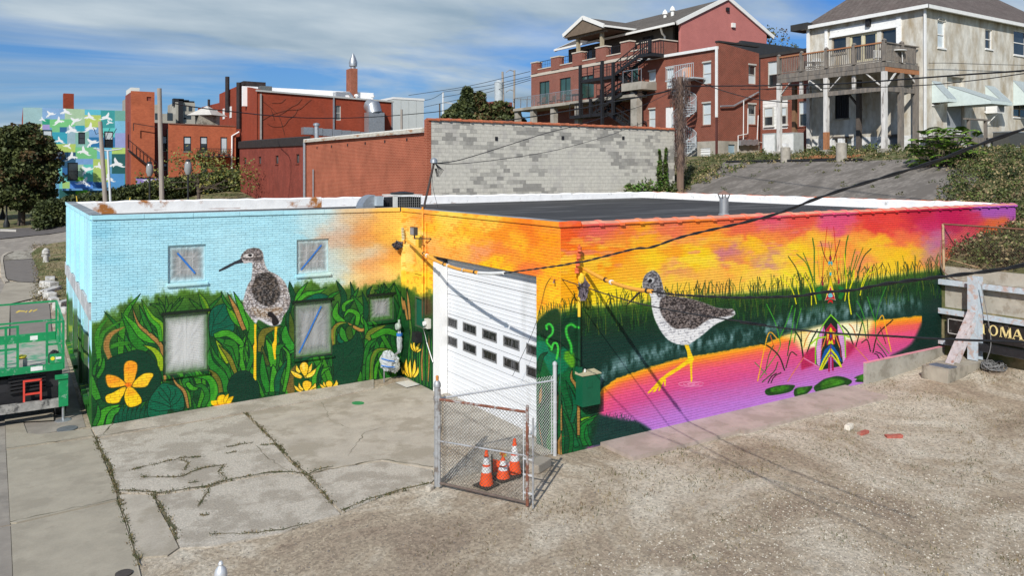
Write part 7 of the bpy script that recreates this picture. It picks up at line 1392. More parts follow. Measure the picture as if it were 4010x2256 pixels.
MB().tube([V3(GA,.0),V3(GA,1.98)],.03,10).build('hinge_stile',M_ztube,gt);MB().tube([V3(GB_,.0),V3(GB_,1.93)],.032,10).build('latch_stile',M_rust,gt)
gd_=(GB_-GA).normalized();GC=GB_+gd_*.12;MB().tube([V3(GC,-.03),V3(GC,1.7)],.02,8).build('drop_rod',M_ztube,gt);MB().tube([V3(GB_-gd_*.08,.1),V3(GB_-gd_*.08,1.75)],.012,6).build('tension_bar',M_zinc,gt)
for z_ in (.25,.6,.9,1.35,1.55):MB().bar(V3(GB_-gd_*.09,z_),V3(GC,z_),.03,.03).build('clamp',M_zinc,gt)
mesh_panel(gt,GA,GB_,.08,1.78)
mp2=MB().lathe([(.06,-.3),(.06,.62),(.085,.64),(.09,.7),(.075,.77),(.03,.82),(.035,.85),(.02,.88)],(-7.96,-2.8,0),16).build('short_post',M_zinc);tag(mp2,'silver domed post top standing at the bottom edge of the driveway','post')
tag(MB().lathe([(.13,0),(.13,.03),(.1,.035)],gp(cS[0]+960*cS[2],cS[1]+1392*cS[2],.02),18).build('valve_cover',mat('valve_iron',(.06,.05,.045),.7,.2,9)),'small dark valve cover at the bottom of the sidewalk joint','valve cover')
# ---------------------------------------------------------------- traffic cones
M_co=mat('cone_orange',(.85,.09,.015),.5,.08,8);M_cw=mat('cone_reflective_white',(.72,.72,.72),.4,.08,12);M_cb=mat('cone_base_black',(.035,.035,.03),.8,.3,9)
def cone(x,y,h,label,rz=0,lie=False,rot=0,sc=1):
    t=thing('traffic_cone',label,'traffic cone',(x,y,gz(x,y)+.01),rz,'orange traffic cones inside the gate')
    f=lambda a:.145-(.145-.025)*a;seg=[(0,.36,M_co),(.36,.53,M_cw),(.53,.59,M_co),(.59,.8,M_cw),(.8,1,M_co)]
    b=MB();b.box(-.19,.19,-.19,.19,0,.035).build('base',M_cb,t)
    for a,c,m in seg:MB().lathe([(f(a),.035+h*a),(f(c),.035+h*c)],n=18).build('band' if m is M_cw else 'body',m,t)
    if lie:t.rotation_euler=(R(88),0,rot);t.location.z += .18
    if sc != 1:t.scale=(sc,)*3
    return t
cone(-2.26,-.54,.70,'tall orange traffic cone nearest the gate, left of the others',.3);c2=cone(-1.79,-.43,.44,'shorter orange traffic cone with a bright yellow rag on top',.1);cone(-1.46,-.36,.72,'tall orange traffic cone farthest to the right of the group',.6);cone(-1.88,-.1,.44,'orange traffic cone lying on its side behind the others',0,True,R(60))
b=MB();r=random.Random(4);mi=[];leafclump(b,(0,0,0),.07,60,.05,r);rg=b.build('rag',mat('yellow_red_rag',(.75,.6,.08),.8,.1,8,col2=(.7,.08,.02),amt=.5,s2=14),fix=False);rg.location=(-1.79,-.43,.5);tag(rg,'crumpled yellow and red rag on the short traffic cone','rag')
# ---------------------------------------------------------------- service entrances and boxes on the painted walls
M_gb=mat('green_painted_box',(.006,.095,.045),.45,.1,4);el=thing('electrical_box','large green painted electrical box on the wall right of the front corner','electrical box')
MB().box(.42,.93,-.27,-.012,1.08,1.78).build('case',M_gb,el);MB().hexa([(.40,-.29,1.781),(.95,-.29,1.781),(.95,-.012,1.781),(.40,-.012,1.781),(.40,-.29,1.80),(.95,-.29,1.80),(.95,-.012,1.84),(.40,-.012,1.84)]).build('hood',mat('tan_hood',(.45,.40,.26),.6,.2,8),el);MB().box(.55,.7,-.282,-.271,1.5,1.66).build('hatch',M_gb,el);MB().lathe([(.02,0),(.02,.07)],(.58,-.15,1.83),8).build('knob',M_wht,el)
cd=thing('service_conduit','vertical conduit with a capped head on the sunset wall','conduit');MB().tube([(.46,-.09,3.1),(.46,-.09,3.85)],.035,8).build('upper_pipe',mat('yellow_pipe',(.75,.5,.04),.6),cd);MB().tube([(.46,-.09,1.95),(.46,-.09,3.1)],.035,8).build('lower_pipe',MC,cd);MB().box(.41,.51,-.14,-.012,1.7,1.95).build('elbow_box',M_gb,cd);MB().lathe([(.05,3.85),(.085,3.95),(.08,4.05),(.02,4.1)],(.5,-.12,0),12).build('weather_head',mat('yellow_pipe',(.75,.5,.04)),cd)
def rack(name,p0,p1,col,label):
    t=thing(name,label,'insulator rack');p0,p1=Vector(p0),Vector(p1)
    MB().bar(p0,p1,.03).build('bracket',col,t)
    for i in range(4):c=p0.lerp(p1,(i+.4)/4);MB().lathe([(.02,-.06),(.055,-.05),(.05,-.015),(.03,0),(.05,.015),(.055,.05),(.02,.06)],c+Vector((-.02,-.05,0)),10).build('insulator',col,t)
rack('insulator_rack',(.36,-.1,4.1),(.46,-.1,4.75),mat('orange_red_paint',(.62,.13,.05),.6,.15,8),'orange painted knobbly insulator rack at the top of the sunset wall')
rack('insulator_rack',(-.1,8.25,4.3),(-.1,8.32,4.65),mat('yellow_grey_paint',(.45,.4,.25),.6,.2,8),'yellowed insulator rack in the inner corner below the coping')
def rag(name,c,rad,n,m,label,seed,s=.11,z=1.4):
    b=MB();r_=random.Random(seed);leafclump(b,(0,0,0),rad,n,s,r_);o=b.build(name,m,fix=False);o.location=c;o.scale=(1,1,z);return tag(o,label,'rag')
M_rag=mat('grey_purple_cloth',(.12,.10,.12),.8,.3,12);rag('wrapping_rag',(.5,-.17,3.72),.1,90,M_rag,'grey rag wrapped round the cables below the orange insulators',3,.12,2.0);rag('wrapping_rag',(-.2,8.45,4.1),.14,110,mat('dark_rag',(.06,.05,.055),.8,.5,14,col2=(.05,.2,.35),amt=.2,s2=12),'dark rag with blue tape bundled in the inner corner',5,.12,1)
# cables
def vplane(u,v,a,b):
    r_=ray(u,v);n=Vector((b[1]-a[1],-(b[0]-a[0]),0));t=(Vector((a[0],a[1],0))-Vector((CAM.x,CAM.y,0))).dot(n)/Vector((r_.x,r_.y,0)).dot(n);return CAM+r_*t
def cable(name,label,pts,a,b,rad,m=None,first=None,last=None,sub=4,twist=False,parent=None):
    P_=[tuple(vplane(u,v,a,b)) for u,v in pts]
    if first is not None:P_[0]=tuple(first)
    if last is not None:P_[-1]=tuple(last)
    P_=cat(P_,sub);B=MB();r_=random.Random(len(pts))
    if twist:
        Q=[Vector(P_[0])]
        for i in range(len(P_)-1):
            p,q=Vector(P_[i]),Vector(P_[i+1]);n_=max(1,int((q-p).length/.07));Q += [p.lerp(q,(t+1)/n_) for t in range(n_)]
        ln=0;F=[0]
        for i in range(1,len(Q)):ln += (Q[i]-Q[i-1]).length;F.append(ln)
        for k in (0,1):B.tube([q+Vector((0,math.sin(f*9+k*3.14),math.cos(f*9+k*3.14)))*rad*.62 for q,f in zip(Q,F)],rad*.7,5)
    else:B.tube([Vector(q) for q in P_],rad,5)
    o=B.build(name,m or M_cable,parent)
    return tag(o,label,'cable') if parent is None else o
S4=KR(2100,850,.6555);S5=KR(2900,850,.51746);S3=KR(1500,850,.44865)
M_slv=mat('orange_cable_sleeve',(.78,.36,.05),.5,.08,5)
def sleeve(name,label,a3,b3,pts,rad,rings,whites,extra=None):
    t=thing(name,label,'cable sleeve');P_=cat([tuple(vplane(u,v,a3,b3)) for u,v in pts],5);MB().tube([Vector(p) for p in P_],rad,10).build('tube',M_slv,t)
    for f,m,nm in [(f,M_cable,'ring') for f in rings]+[(f,M_wht,'white_ring') for f in whites]:
        i=min(len(P_)-2,int(f*(len(P_)-1)));p,q=Vector(P_[i]),Vector(P_[i+1]);d=(q-p).normalized();MB().tube([p-d*.035,p+d*.035],rad*1.3,10).build(nm,m,t)
    return P_
A1,B1=(.56,-.2),(-2.3,-11.0);A2,B2=(-.1,8.3),(-4.0,-11.5);A3,B3=(.02,-.06),(-2.6,-10.5)
sleeve('cable_sleeve','orange sleeve over the cable leaving the grey rag on the sunset wall',A1,B1,[S4(290,310),S4(370,355),S4(450,390),S4(570,428),S4(690,445)],.04,(.42,.99),(.5,))
P2=sleeve('cable_sleeve','orange sleeve over the cable sagging across the garage door',A2,B2,[S3(205,200),S3(330,300),S3(470,385),S3(630,447),S3(740,472),S3(820,484)],.038,(.25,.5,.72,.99),(.28,.53,.75))
t_=[tuple(vplane(*S3(x_,y_),A2,B2)) for x_,y_ in ((835,487),(940,493),(1055,488))];tag(MB().tube([Vector(p) for p in cat(t_,4)],.036,10).build('white_cable_sleeve',M_wht),'white sleeve on the sagging cable above the garage door','cable sleeve')
cable('cable','thick twisted black cable crossing the middle of the sunset wall',[S4(690,445),S4(850,465),S4(1100,478),S5(0,610),S5(420,600),S5(600,572),S5(860,552),S5(1100,505),S5(1546,450),(3900,1058),(4010,1038),(4200,1000)],A1,B1,.017,twist=True)
cable('cable','twisted black cable sweeping up across the top of the sunset wall',[S3(1055,490),S3(1500,430),S3(1700,395),S4(290,265),S4(460,222),S4(600,188),S4(690,180),S4(900,110),S4(1373,0),R8(1340,560),R8(1700,440),R8(2300,260),R8(2576,165),(3850,560),(4010,505),(4200,440)],A2,B2,.014,twist=True)
cable('cable','thin black cable running low across the wading bird',[(2150,1076),S4(250,405),S4(550,500),S4(900,575),S4(1373,645),S5(0,800),S5(600,872),S5(1100,900),S5(1546,925),(4010,1340),(4200,1345)],A3,B3,.012)
cable('drop_wire','thin loose wire hanging from the corner hook down across the garage door',[S3(1480,510),S3(1420,600),S3(1370,800),S3(1300,1020),S3(1130,1390)],(0,.3),(-.5,4),.006)
MB().bar((-.02,.2,3.95),(-.12,.1,3.9),.03).build('wall_hook',M_rust,bld)
fl=thing('floodlight','dark square floodlight on a bracket in the inner corner','floodlight');c=at(1616,905,x=-.45);MB().box(c.x-.02,c.x+.1,c.y-.14,c.y+.14,c.z-.12,c.z+.12).build('housing',mat('bronze_housing',(.05,.05,.05),.5),fl);MB().box(c.x-.03,c.x-.021,c.y-.115,c.y+.115,c.z-.1,c.z+.1).build('lens',mat('floodlight_lens',(.22,.23,.24),.15,.2,5),fl);MB().bar((c.x+.06,c.y,c.z-.12),(c.x+.06,c.y,c.z-.22),.03).bar((c.x+.06,c.y,c.z-.22),(-.01,c.y-.35,c.z-.22),.03).build('bracket',M_blk,fl)
yc_=at(1655,900,x=-.06).y;MB().tube([(-.06,yc_,2.0),(-.06,yc_,5.35)],.03,8).build('conduit',MBm,bld);MB().tube([(-.05,6.75,2.2),(-.05,6.75,4.9)],.02,6).build('conduit',MBm,bld);MB().box(-.07,-.01,8.36,8.46,.0,4.2).build('corner_pipe',MBm,bld)
ms_=thing('service_mast','dark leaning service mast with a weather head above the roof edge','mast');q=at(1699,640,x=.25);q0=Vector((-.03,yc_,5.3));MB().tube([q0,q],.035,8).build('pipe',mat('dark_brown_pipe',(.06,.045,.04),.7),ms_);MB().lathe([(.04,0),(.11,.02),(.1,.12),(.02,.18)],q,12).build('weather_head',M_galv,ms_)
b=MB();[b.tube([q+Vector((.05,0,0)),q+Vector((.12+.05*k,-.1,-.2)),q+Vector((.1,-.05*k,-.4)),q+Vector((.04+.02*k,0,-.15))],.012,4) for k in range(4)];b.build('wire_loops',M_cable,ms_)
cable('cable','upper thin cable rising from the roof mast across the block wall',[(1700,650),R3(400,960),R3(600,905),R3(900,810),R3(1200,715),R3(1500,640),R3(1750,560),R3(2050,470),R3(2340,330)],(q.x,q.y),(24.0,19.5),.014,first=q)
cable('cable','lower thin cable rising from the roof mast across the block wall',[(1700,652),R3(500,978),R3(900,930),R3(1300,860),R3(1700,750),R3(1900,680),R3(2100,600)],(q.x,q.y),(24.0,19.5),.011,first=q)
cable('cable','thin wire dropping from the mast head to the black roof',[R3(205,1050),R3(215,1200),R3(255,1365)],(0,8),(6,12),.007)
# boxes and wrapped gas meter in the inner corner
SC_=KR(1100,1050,.37967);c=at(*SC_(1408,712),x=-.1);tag(MB().box(-.22,-.012,c.y-.14,c.y+.14,c.z-.15,c.z+.15).build('wall_box',M_blk),'small black utility box above the yellow painted flower','utility box')
c=at(*SC_(1505,570),x=-.1);mt_=thing('meter_socket','small off-white meter socket on the green wall beside the garage door','meter');MB().box(-.13,-.012,c.y-.1,c.y+.1,c.z-.15,c.z+.13).build('case',mat('aged_white',(.55,.54,.48),.6,.15,9),mt_);MB().lathe([(.07,0),(.07,.06),(.05,.08)],(-.21,c.y,c.z),12,'x').build('dial',M_wht,mt_);MB().tube([(-.05,c.y,c.z-.1),(-.06,c.y+.3,c.z-.2),(-.05,c.y+.1,c.z-.6),(-.05,c.y-.3,c.z-1.1)],.014,5).build('cord',M_wht,mt_)
gm=thing('gas_meter','gas meter wrapped in clear plastic and blue tape in the painted corner','gas meter');c=at(*SC_(1105,985),x=-.75)
M_pls=bpy.data.materials.new('clear_plastic_wrap');M_pls.use_nodes=True;bb=M_pls.node_tree.nodes['Principled BSDF'];bb.inputs['Base Color'].default_value=(.62,.66,.68,1);bb.inputs['Roughness'].default_value=.16;bb.inputs['Alpha'].default_value=.62
def crumple(c,rx,rz,seed,n=14,m=16):
    r_=random.Random(seed);b=MB()
    for j in range(n+1):
        th_=math.pi*j/n
        for i in range(m):
            ph=2*math.pi*i/m;k=1+r_.uniform(-.16,.16);b.v.append((c[0]+rx*k*math.sin(th_)*math.cos(ph),c[1]+rx*k*math.sin(th_)*math.sin(ph),c[2]+rz*k*math.cos(th_)))
    for j in range(n):
        for i in range(m):b.f.append((j*m+i,j*m+(i+1) % m,(j+1)*m+(i+1) % m,(j+1)*m+i))
    return b
mx_,my_=-.62,8.25;cz=c.z
MB().box(mx_-.15,mx_+.15,my_-.12,my_+.12,cz-.17,cz+.2).build('meter_body',mat('meter_grey',(.3,.32,.33),.5),gm);crumple((mx_,my_,cz),.26,.3,3).build('plastic_wrap',M_pls,gm);crumple((mx_+.2,my_-.05,cz-.12),.17,.26,6).build('plastic_wrap',M_pls,gm)
for z_,dz in ((cz+.08,.05),(cz-.12,.03)):MB().tube([(mx_-.26,my_-.1,z_+dz),(mx_-.1,my_-.27,z_),(mx_+.1,my_-.27,z_-dz)],.02,5).build('tape',M_tape,gm)
MB().tube([(mx_-.15,my_-.05,-.1),(mx_-.15,my_-.05,cz-.2)],.02,8).build('leg_pipe',M_galv,gm)
MB().tube([(mx_+.2,my_+.05,cz+.1),(-.22,8.35,cz+.2),(-.2,8.35,cz+.5),(-.2,8.35,cz+.95)],.045,8).build('riser',M_galv,gm);crumple((-.2,8.33,cz+.55),.085,.34,8).build('plastic_wrap',M_pls,gm);MB().tube([(-.2,8.33,cz+.72),(-.2,8.33,cz+.8)],.095,8).build('tape',M_tape,gm);MB().lathe([(.1,-.06),(.12,0),(.1,.06)],(-.26,8.3,cz+1.02),12,'x').build('regulator',mat('pale_green_paint',(.35,.42,.36),.6),gm);MB().tube([(-.2,8.35,cz+.95),(-.2,8.35,cz+1.22)],.035,8).build('pipe_cap',mat('pale_green_paint',(.35,.42,.36)),gm)
# ---------------------------------------------------------------- roof equipment
ac=thing('rooftop_condenser','square air conditioning condenser with black grille on the painted roof','air conditioner');c0=at(1541,800,y=10.6);c1=at(1650,800,y=10.6);zt_=5.58
MB().box(c0.x+.02,c1.x-.02,10.62,11.5,4.84,zt_-.05).build('core',M_blk,ac);MB().box(c0.x-.02,c0.x+.14,10.56,10.62,4.82,zt_).build('corner_panel',mat('beige_panel',(.6,.6,.56),.5),ac);MB().box(c0.x-.02,c1.x+.02,10.55,11.55,zt_,zt_+.04).build('top_panel',mat('beige_panel',(.6,.6,.56)),ac);MB().lathe([(.4,0),(.42,.06),(.1,.1)],((c0.x+c1.x)/2,11.05,zt_+.04),18).build('fan_guard',M_blk,ac)
b=MB()
for i in range(12):x_=c0.x+.15+(c1.x-c0.x-.18)*i/11;b.box(x_-.006,x_+.006,10.58,10.6,4.85,zt_-.02)
for i in range(8):z_=4.9+i*.09;b.box(c0.x+.14,c1.x,10.585,10.6,z_-.005,z_+.005)
b.build('grille',mat('grille_grey',(.2,.2,.19),.6),ac)
bl=thing('roof_blower','rounded grey metal blower housing left of the rooftop condenser','blower');c0=at(1410,800,y=11);c1=at(1460,800,y=11);w_=c1.x-c0.x;P_=[(c0.x,10.8,4.8)]+[(c0.x+w_-w_*math.cos(t),10.8,5.12+.5*math.sin(t)) for t in np.linspace(0,math.pi/2,7)]+[(c1.x,10.8,4.8)];MB().prism(P_,(0,.6,0)).build('housing',M_galv,bl);MB().box(c1.x-.02,c1.x+.22,10.6,10.8,5.25,5.58).build('motor_box',mat('blue_grey_box',(.4,.46,.5),.5),bl);MB().tube([(c1.x+.1,10.7,5.2),(c1.x+.35,10.7,5.15),(c1.x+.6,10.7,4.95),(c1.x+.9,10.7,4.85)],.02,6).build('hose',M_cable,bl);MB().box(c1.x,c1.x+.5,10.9,11.3,4.8,5.45).build('frame',M_blk,bl)
vp=thing('roof_flue','shiny metal flue with a rusty conical cap on the black roof','flue');c=at(2835,846,z=4.86);MB().lathe([(.2,0),(.2,.06),(.155,.1),(.155,.66)],(c.x,c.y,4.86),16).build('pipe',mat('flue_metal',(.5,.5,.5),.38,.1,5,metal=.7,col2=(.35,.18,.08),amt=.12,s2=3),vp);MB().lathe([(.235,.76),(.02,.9)],(c.x,c.y,4.86),14).build('cap',mat('rusty_cap',(.22,.13,.10),.7,.2,8),vp)
for k in range(4):a=k*1.57+.5;MB().bar((c.x+.15*math.cos(a),c.y+.15*math.sin(a),5.48),(c.x+.2*math.cos(a),c.y+.2*math.sin(a),5.64),.03).build('strut',M_blk,vp)
# ---------------------------------------------------------------- braced retaining wall, name board, footing, cable coil
SF=KR(3550,1000,.37954);XW=15.6
rw=thing('retaining_wall','concrete retaining wall held by pale blue steel rails and a braced post','retaining wall')
M_bs=mat('flaking_pale_blue_steel',(.42,.48,.53),.6,.15,7,.2,col2=(.42,.33,.30),amt=.33,s2=5);M_pc=mat('form_marked_concrete',(.37,.345,.29),.9,.15,2.5,.4,col2=(.28,.25,.2),amt=.4,s2=3)
for i,(z0_,z1_) in enumerate(((-.2,.62),(.64,1.72),(1.94,2.72),(2.86,3.28))):MB().box(XW,XW+.35,-9,-.12,z0_,z1_).build('wall_course',M_pc,rw)
for z_ in (1.83,2.79,.82):MB().box(XW-.22,XW+.3,-9,-.02,z_-.045,z_+.045).build('waler',M_bs,rw);MB().box(XW-.24,XW-.222,-9,-.02,z_-.09,z_+.09).build('waler_flange',M_bs,rw)
yp_=at(*SF(700,600),x=XW-.45).y;b=MB();b.box(XW-.56,XW-.53,yp_-.16,yp_+.16,.48,3.1).box(XW-.53,XW-.27,yp_-.015,yp_+.015,.48,3.1).box(XW-.27,XW-.25,yp_-.16,yp_+.16,.48,3.1);b.build('soldier_post',M_bs,rw)
pt_,pb_=Vector((XW-.62,yp_,2.0)),at(*SF(440,1105),z=.5);
b=MB();b.bar(pb_+Vector((0,0,-.05)),pt_,.28,.03).bar(pb_+Vector((.16,0,-.05)),pt_+Vector((.16,0,-.05)),.03,.2).bar(pb_+Vector((.3,0,-.1)),pt_+Vector((.2,0,-.15)),.28,.03);b.build('diagonal_brace',mat('flaking_brace',(.44,.41,.42),.7,.2,7,.2,col2=(.32,.19,.15),amt=.22,s2=6),rw)
f0,f1,f2=at(*SF(155,1130),z=.48),at(*SF(430,1185),z=.48),at(*SF(990,1035),z=.48);f0b=f0+(f2-f1)
MB().hexa([Vector((p.x,p.y,-.35)) for p in (f0,f1,f2,f0b)]+[Vector((p.x,p.y,.46)) for p in (f0,f1,f2,f0b)]).build('footing_block',mat('stained_footing',(.33,.30,.245),.9,.2,3,.5,col2=(.16,.14,.11),amt=.45,s2=2.2,stretch=(1,1,.5)),rw)
e1=(f1-f0).normalized();e2_=(f2-f1).normalized();c=f0.lerp(f1,.5)+e2_*.25;MB().prism([c-e1*.3+Vector((0,0,-.015)),c+e1*.32+Vector((0,0,-.015)),c+e1*.35+e2_*.35+Vector((0,0,-.015)),c-e1*.25+e2_*.32+Vector((0,0,-.015))],(0,0,.03)).build('base_plate',mat('blue_black_plate',(.10,.12,.16),.7,.25,6),rw)
rbk=at(*SF(690,830),x=XW-.35)
for i in range(2):o=chunk('brick',rbk,(.22,.11,.065),M_redbr,20+i,1.5,['red brick wedged on the lower steel rail beside the post','upper red brick wedged on the lower steel rail beside the post'][i],'brick',z=.93+i*.07)
# name board
nb=thing('name_board','black and gold lettered board behind the steel post reading HOMA','sign');XN=XW-.24;a=at(*SF(412,632),x=XN);c=at(*SF(395,810),x=XN);yN0,zt0,zb0=a.y,a.z,c.z-.02;yN1=-6.5
sl_=(at(*SF(1212,735),x=XN).z-zt0)/(at(*SF(1212,735),x=XN).y-a.y)
def NP(s,z,o):return Vector((XN-o,yN0-s,z))
MB().hexa([NP(0,zb0,-.04),NP(6,zb0,-.04),NP(6,zb0,.0),NP(0,zb0,.0),NP(0,zt0,-.04),NP(6,zt0,-.04),NP(6,zt0,.0),NP(0,zt0,.0)]).build('board',mat('black_board',(.02,.018,.017),.45,.3,6,col2=(.16,.15,.14),amt=.16,s2=2),nb)
b=MB()
for q0 in ((.05,.07,zb0+.06,zt0-.05),(.05,.95,zt0-.07,zt0-.05),(.05,.95,zb0+.06,zb0+.08)):b.hexa([NP(q0[0],q0[2],.001),NP(q0[1],q0[2],.001),NP(q0[1],q0[2],.006),NP(q0[0],q0[2],.006),NP(q0[0],q0[3],.001),NP(q0[1],q0[3],.001),NP(q0[1],q0[3],.006),NP(q0[0],q0[3],.006)])
b.build('border',mat('white_line',(.6,.58,.55),.6),nb)
MG_=mat('gold_leaf_letter',(.72,.58,.26),.4,.12,9);zl0,zl1=at(*SF(1190,878),x=XN).z,at(*SF(1130,760),x=XN).z;HL=zl1-zl0
def poly_letter(polys,s0,w):
    b=MB()
    for pl_ in polys:b.prism([NP(s0+w*x_,zl0+HL*y_,.002) for x_,y_ in pl_],(-.012,0,0))
    return b
ring=[]
for i in range(20):
    t0,t1=2*math.pi*i/20,2*math.pi*(i+1)/20;f_=lambda t,k:(.5+(.5 if k else .3)*math.cos(t),.5+(.52 if k else .44)*math.sin(t));ring.append([f_(t0,1),f_(t1,1),f_(t1,0),f_(t0,0)])
LT=dict(H=[[(.08,0),(.3,0),(.3,1),(.08,1)],[(.7,0),(.92,0),(.92,1),(.7,1)],[(.301,.46),(.699,.46),(.699,.54),(.301,.54)],[(0,-.01),(.4,-.01),(.4,.05),(0,.05)],[(0,.95),(.4,.95),(.4,1.01),(0,1.01)],[(.6,-.01),(1,-.01),(1,.05),(.6,.05)],[(.6,.95),(1,.95),(1,1.01),(.6,1.01)]],O=ring,
          M=[[(.05,0),(.12,0),(.16,1),(.09,1)],[(.09,1),(.30,1),(.58,.1),(.46,.0)],[(.46,0),(.56,0),(.86,1),(.78,1)],[(.74,1),(.93,1),(.98,0),(.78,0)],[(-.02,-.01),(.2,-.01),(.2,.05),(-.02,.05)],[(.70,-.01),(1.05,-.01),(1.05,.05),(.70,.05)]],
          A=[[(.06,0),(.14,0),(.5,1),(.42,1)],[(.40,1),(.58,1),(.98,0),(.74,0)],[(.24,.3),(.76,.3),(.76,.37),(.24,.37)],[(-.04,-.01),(.26,-.01),(.26,.05),(-.04,.05)],[(.66,-.01),(1.06,-.01),(1.06,.05),(.66,.05)]])
for L_,xa,xb in (('H',700,815),('O',850,945),('M',962,1085),('A',1090,1205)):
    s0=yN0-at(*SF(xa,820),x=XN).y;s1=yN0-at(*SF(xb,820),x=XN).y;poly_letter(LT[L_],s0,s1-s0).build('letter',MG_,nb)
MB().box(XW-.5,XW-.2,-6.5,yN0-.1,zb0-.28,zb0-.06).build('dark_sill',M_blk,nb)
# fence on top of the retaining wall, hose, coil
f2_=thing('bank_fence','old tan piped chain link fence on top of the retaining wall','fence');M_tp=mat('tan_rust_pipe',(.42,.30,.18),.8,.2,8,col2=(.2,.09,.05),amt=.35,s2=5)
MB().tube([(XW,-.08,3.1),(XW-.02,-.06,4.68)],.04,10).build('post',M_tp,f2_);MB().tube([(XW-.02,-.06,4.68),(XW,-8,4.6)],.03,8).build('top_rail',mat('rust_brown_pipe',(.16,.08,.05),.8,.2,8),f2_);mesh_panel(f2_,(XW,-.1,0),(XW,-7,0),3.3,4.64,.085,.0035,mat('dark_wire',(.12,.08,.07),.7));MB().tube([(XW+.0,-.1,3.55),(XW,-1.2,3.35)],.015,6).build('brace_wire',M_tp,f2_)
tag(MB().tube([Vector(p) for p in cat([(XW-.05,-.0,4.15),(XW-.12,-.02,3.7),(XW-.14,-.1,3.2),(XW-.12,-.45,2.92),(XW-.1,-.8,2.86),(XW-.1,-1.4,2.86)],5)],.022,6).build('hose',mat('brown_hose',(.17,.12,.09),.7)),'brown hose draped from the old fence post onto the steel rail','hose')
M_cg=mat('grey_cable',(.17,.17,.17),.6,.3,12);b=MB();r_=random.Random(6);cc=at(*SF(1070,1195),z=.1);cc.x=min(cc.x,15.15)
for i in range(13):rr_=r_.uniform(.2,.42);ox,oy=r_.uniform(-.09,.09),r_.uniform(-.08,.08);ph=r_.uniform(0,6);b.tube([(cc.x+ox+rr_*math.cos(t+ph),cc.y+oy+rr_*.8*math.sin(t+ph),gz(15,cc.y)+.03+r_.uniform(0,.22)*abs(math.sin(t/2+ph))) for t in np.linspace(0,6.0,18)],.013,5)
b.tube([Vector(p) for p in cat([at(*SF(770,300),x=XW-.5),at(*SF(840,660),x=XW-.55),at(*SF(870,930),x=XW-.6),(cc.x-.25,cc.y+.15,.25),(cc.x-.2,cc.y-.1,.1)],5)],.013,5);tag(b.build('cable_coil',M_cg),'coil of grey steel cable lying at the foot of the retaining wall','cable coil')
# ---------------------------------------------------------------- vegetation
def leafmat(key,c,v=.35):return mat(key,c,.6,v,1.4,spec=.3)
def multi(B,name,mats,mi,parent=None,stuff=False):
    me=B.mesh(name,None,False)
    for m in mats:me.materials.append(m)
    me.polygons.foreach_set('material_index',mi);o=bpy.data.objects.new(name,me);COL.objects.link(o)
    if parent:o.parent=parent
    if stuff:o['kind']='stuff'
    return o
LG=[leafmat('leaf_dark',(.028,.042,.014)),leafmat('leaf_mid',(.05,.065,.02)),leafmat('leaf_light',(.085,.10,.03)),leafmat('leaf_rust',(.085,.055,.022))]
LY=[leafmat('leaf_yellow',(.19,.17,.04)),leafmat('leaf_lime',(.10,.13,.03)),leafmat('leaf_fresh',(.07,.15,.02))]
M_bark=mat('bark',(.09,.07,.055),.9,.3,6,.6)
def tree(label,p,H_,rad,mats,n=60,per=55,s=.16,th=.16,seed=1,shape=None,squash=1.0,group=None,low=.3):
    r=random.Random(seed);t=thing('tree',label,'tree',p,0,group);b=MB();b.tube([(0,0,-.3),(.1,.05,H_*.35),(0,.1,H_*.7)],[th,th*.8,th*.35],8);B=MB();mi=[]
    for i in range(n):
        a=r.uniform(0,6.28);f=r.random()**.5;z=r.uniform(low,1);w=shape(z) if shape else math.sin(math.pi*min(.98,(z-low)/(1-low)*.82+.16))**.7;c=Vector((math.cos(a)*rad*f*w,math.sin(a)*rad*f*w,H_*z*squash))
        k=r.choice(range(len(mats)));leafclump(B,c,rad*r.uniform(.16,.3),per,s,r,mi,[k,k,(k+1) % len(mats)])
        if i % 4 == 0:b.tube([(0,.05,H_*r.uniform(.25,.6)),c*.6+Vector((0,0,H_*.1)),c],[th*.3,th*.2,.01],5)
    b.build('trunk',M_bark,t);multi(B,'crown',mats,mi,t);return t
base=gp(*R1(200,1408))
dd_=(base-CAM).dot(FWD);sc=dd_/3080
tree('dense dark round tree at the left edge before the bird mural house',base+Vector((0,0,0)),375*sc,132*sc,[LG[0],LG[1],LG[2],LG[1],LG[3]],300,120,.24,.3,3,shape=lambda z:math.sin(math.pi*min(.97,max(.05,(z-.1)/.95)))**.5,low=.2)
b2=gp(*R1(30,1350));tree('dark tree at the far left edge behind the round tree',b2+Vector((-1,0,0)),300*sc,110*sc,LG,90,110,.24,.3,5,low=.2)
p=at(*R1(290,600),d=80);tree('small tree top showing between the round tree and the mural',Vector((p.x,p.y,gz(p.x,p.y))),p.z-gz(p.x,p.y)+1.7,1.7,LG,34,60,.2,.15,7,low=.5)
p=gp(*R1(1870,1165));p=at(*R1(1870,1000),d=63);zb=gz(p.x,p.y);tree('sparse yellowing young tree before the orange brick building',Vector((p.x,p.y,zb)),at(*R1(1870,755),d=63).z-zb,5.2,[LY[0],LY[1],LY[1]],46,34,.16,.16,9,low=.45)
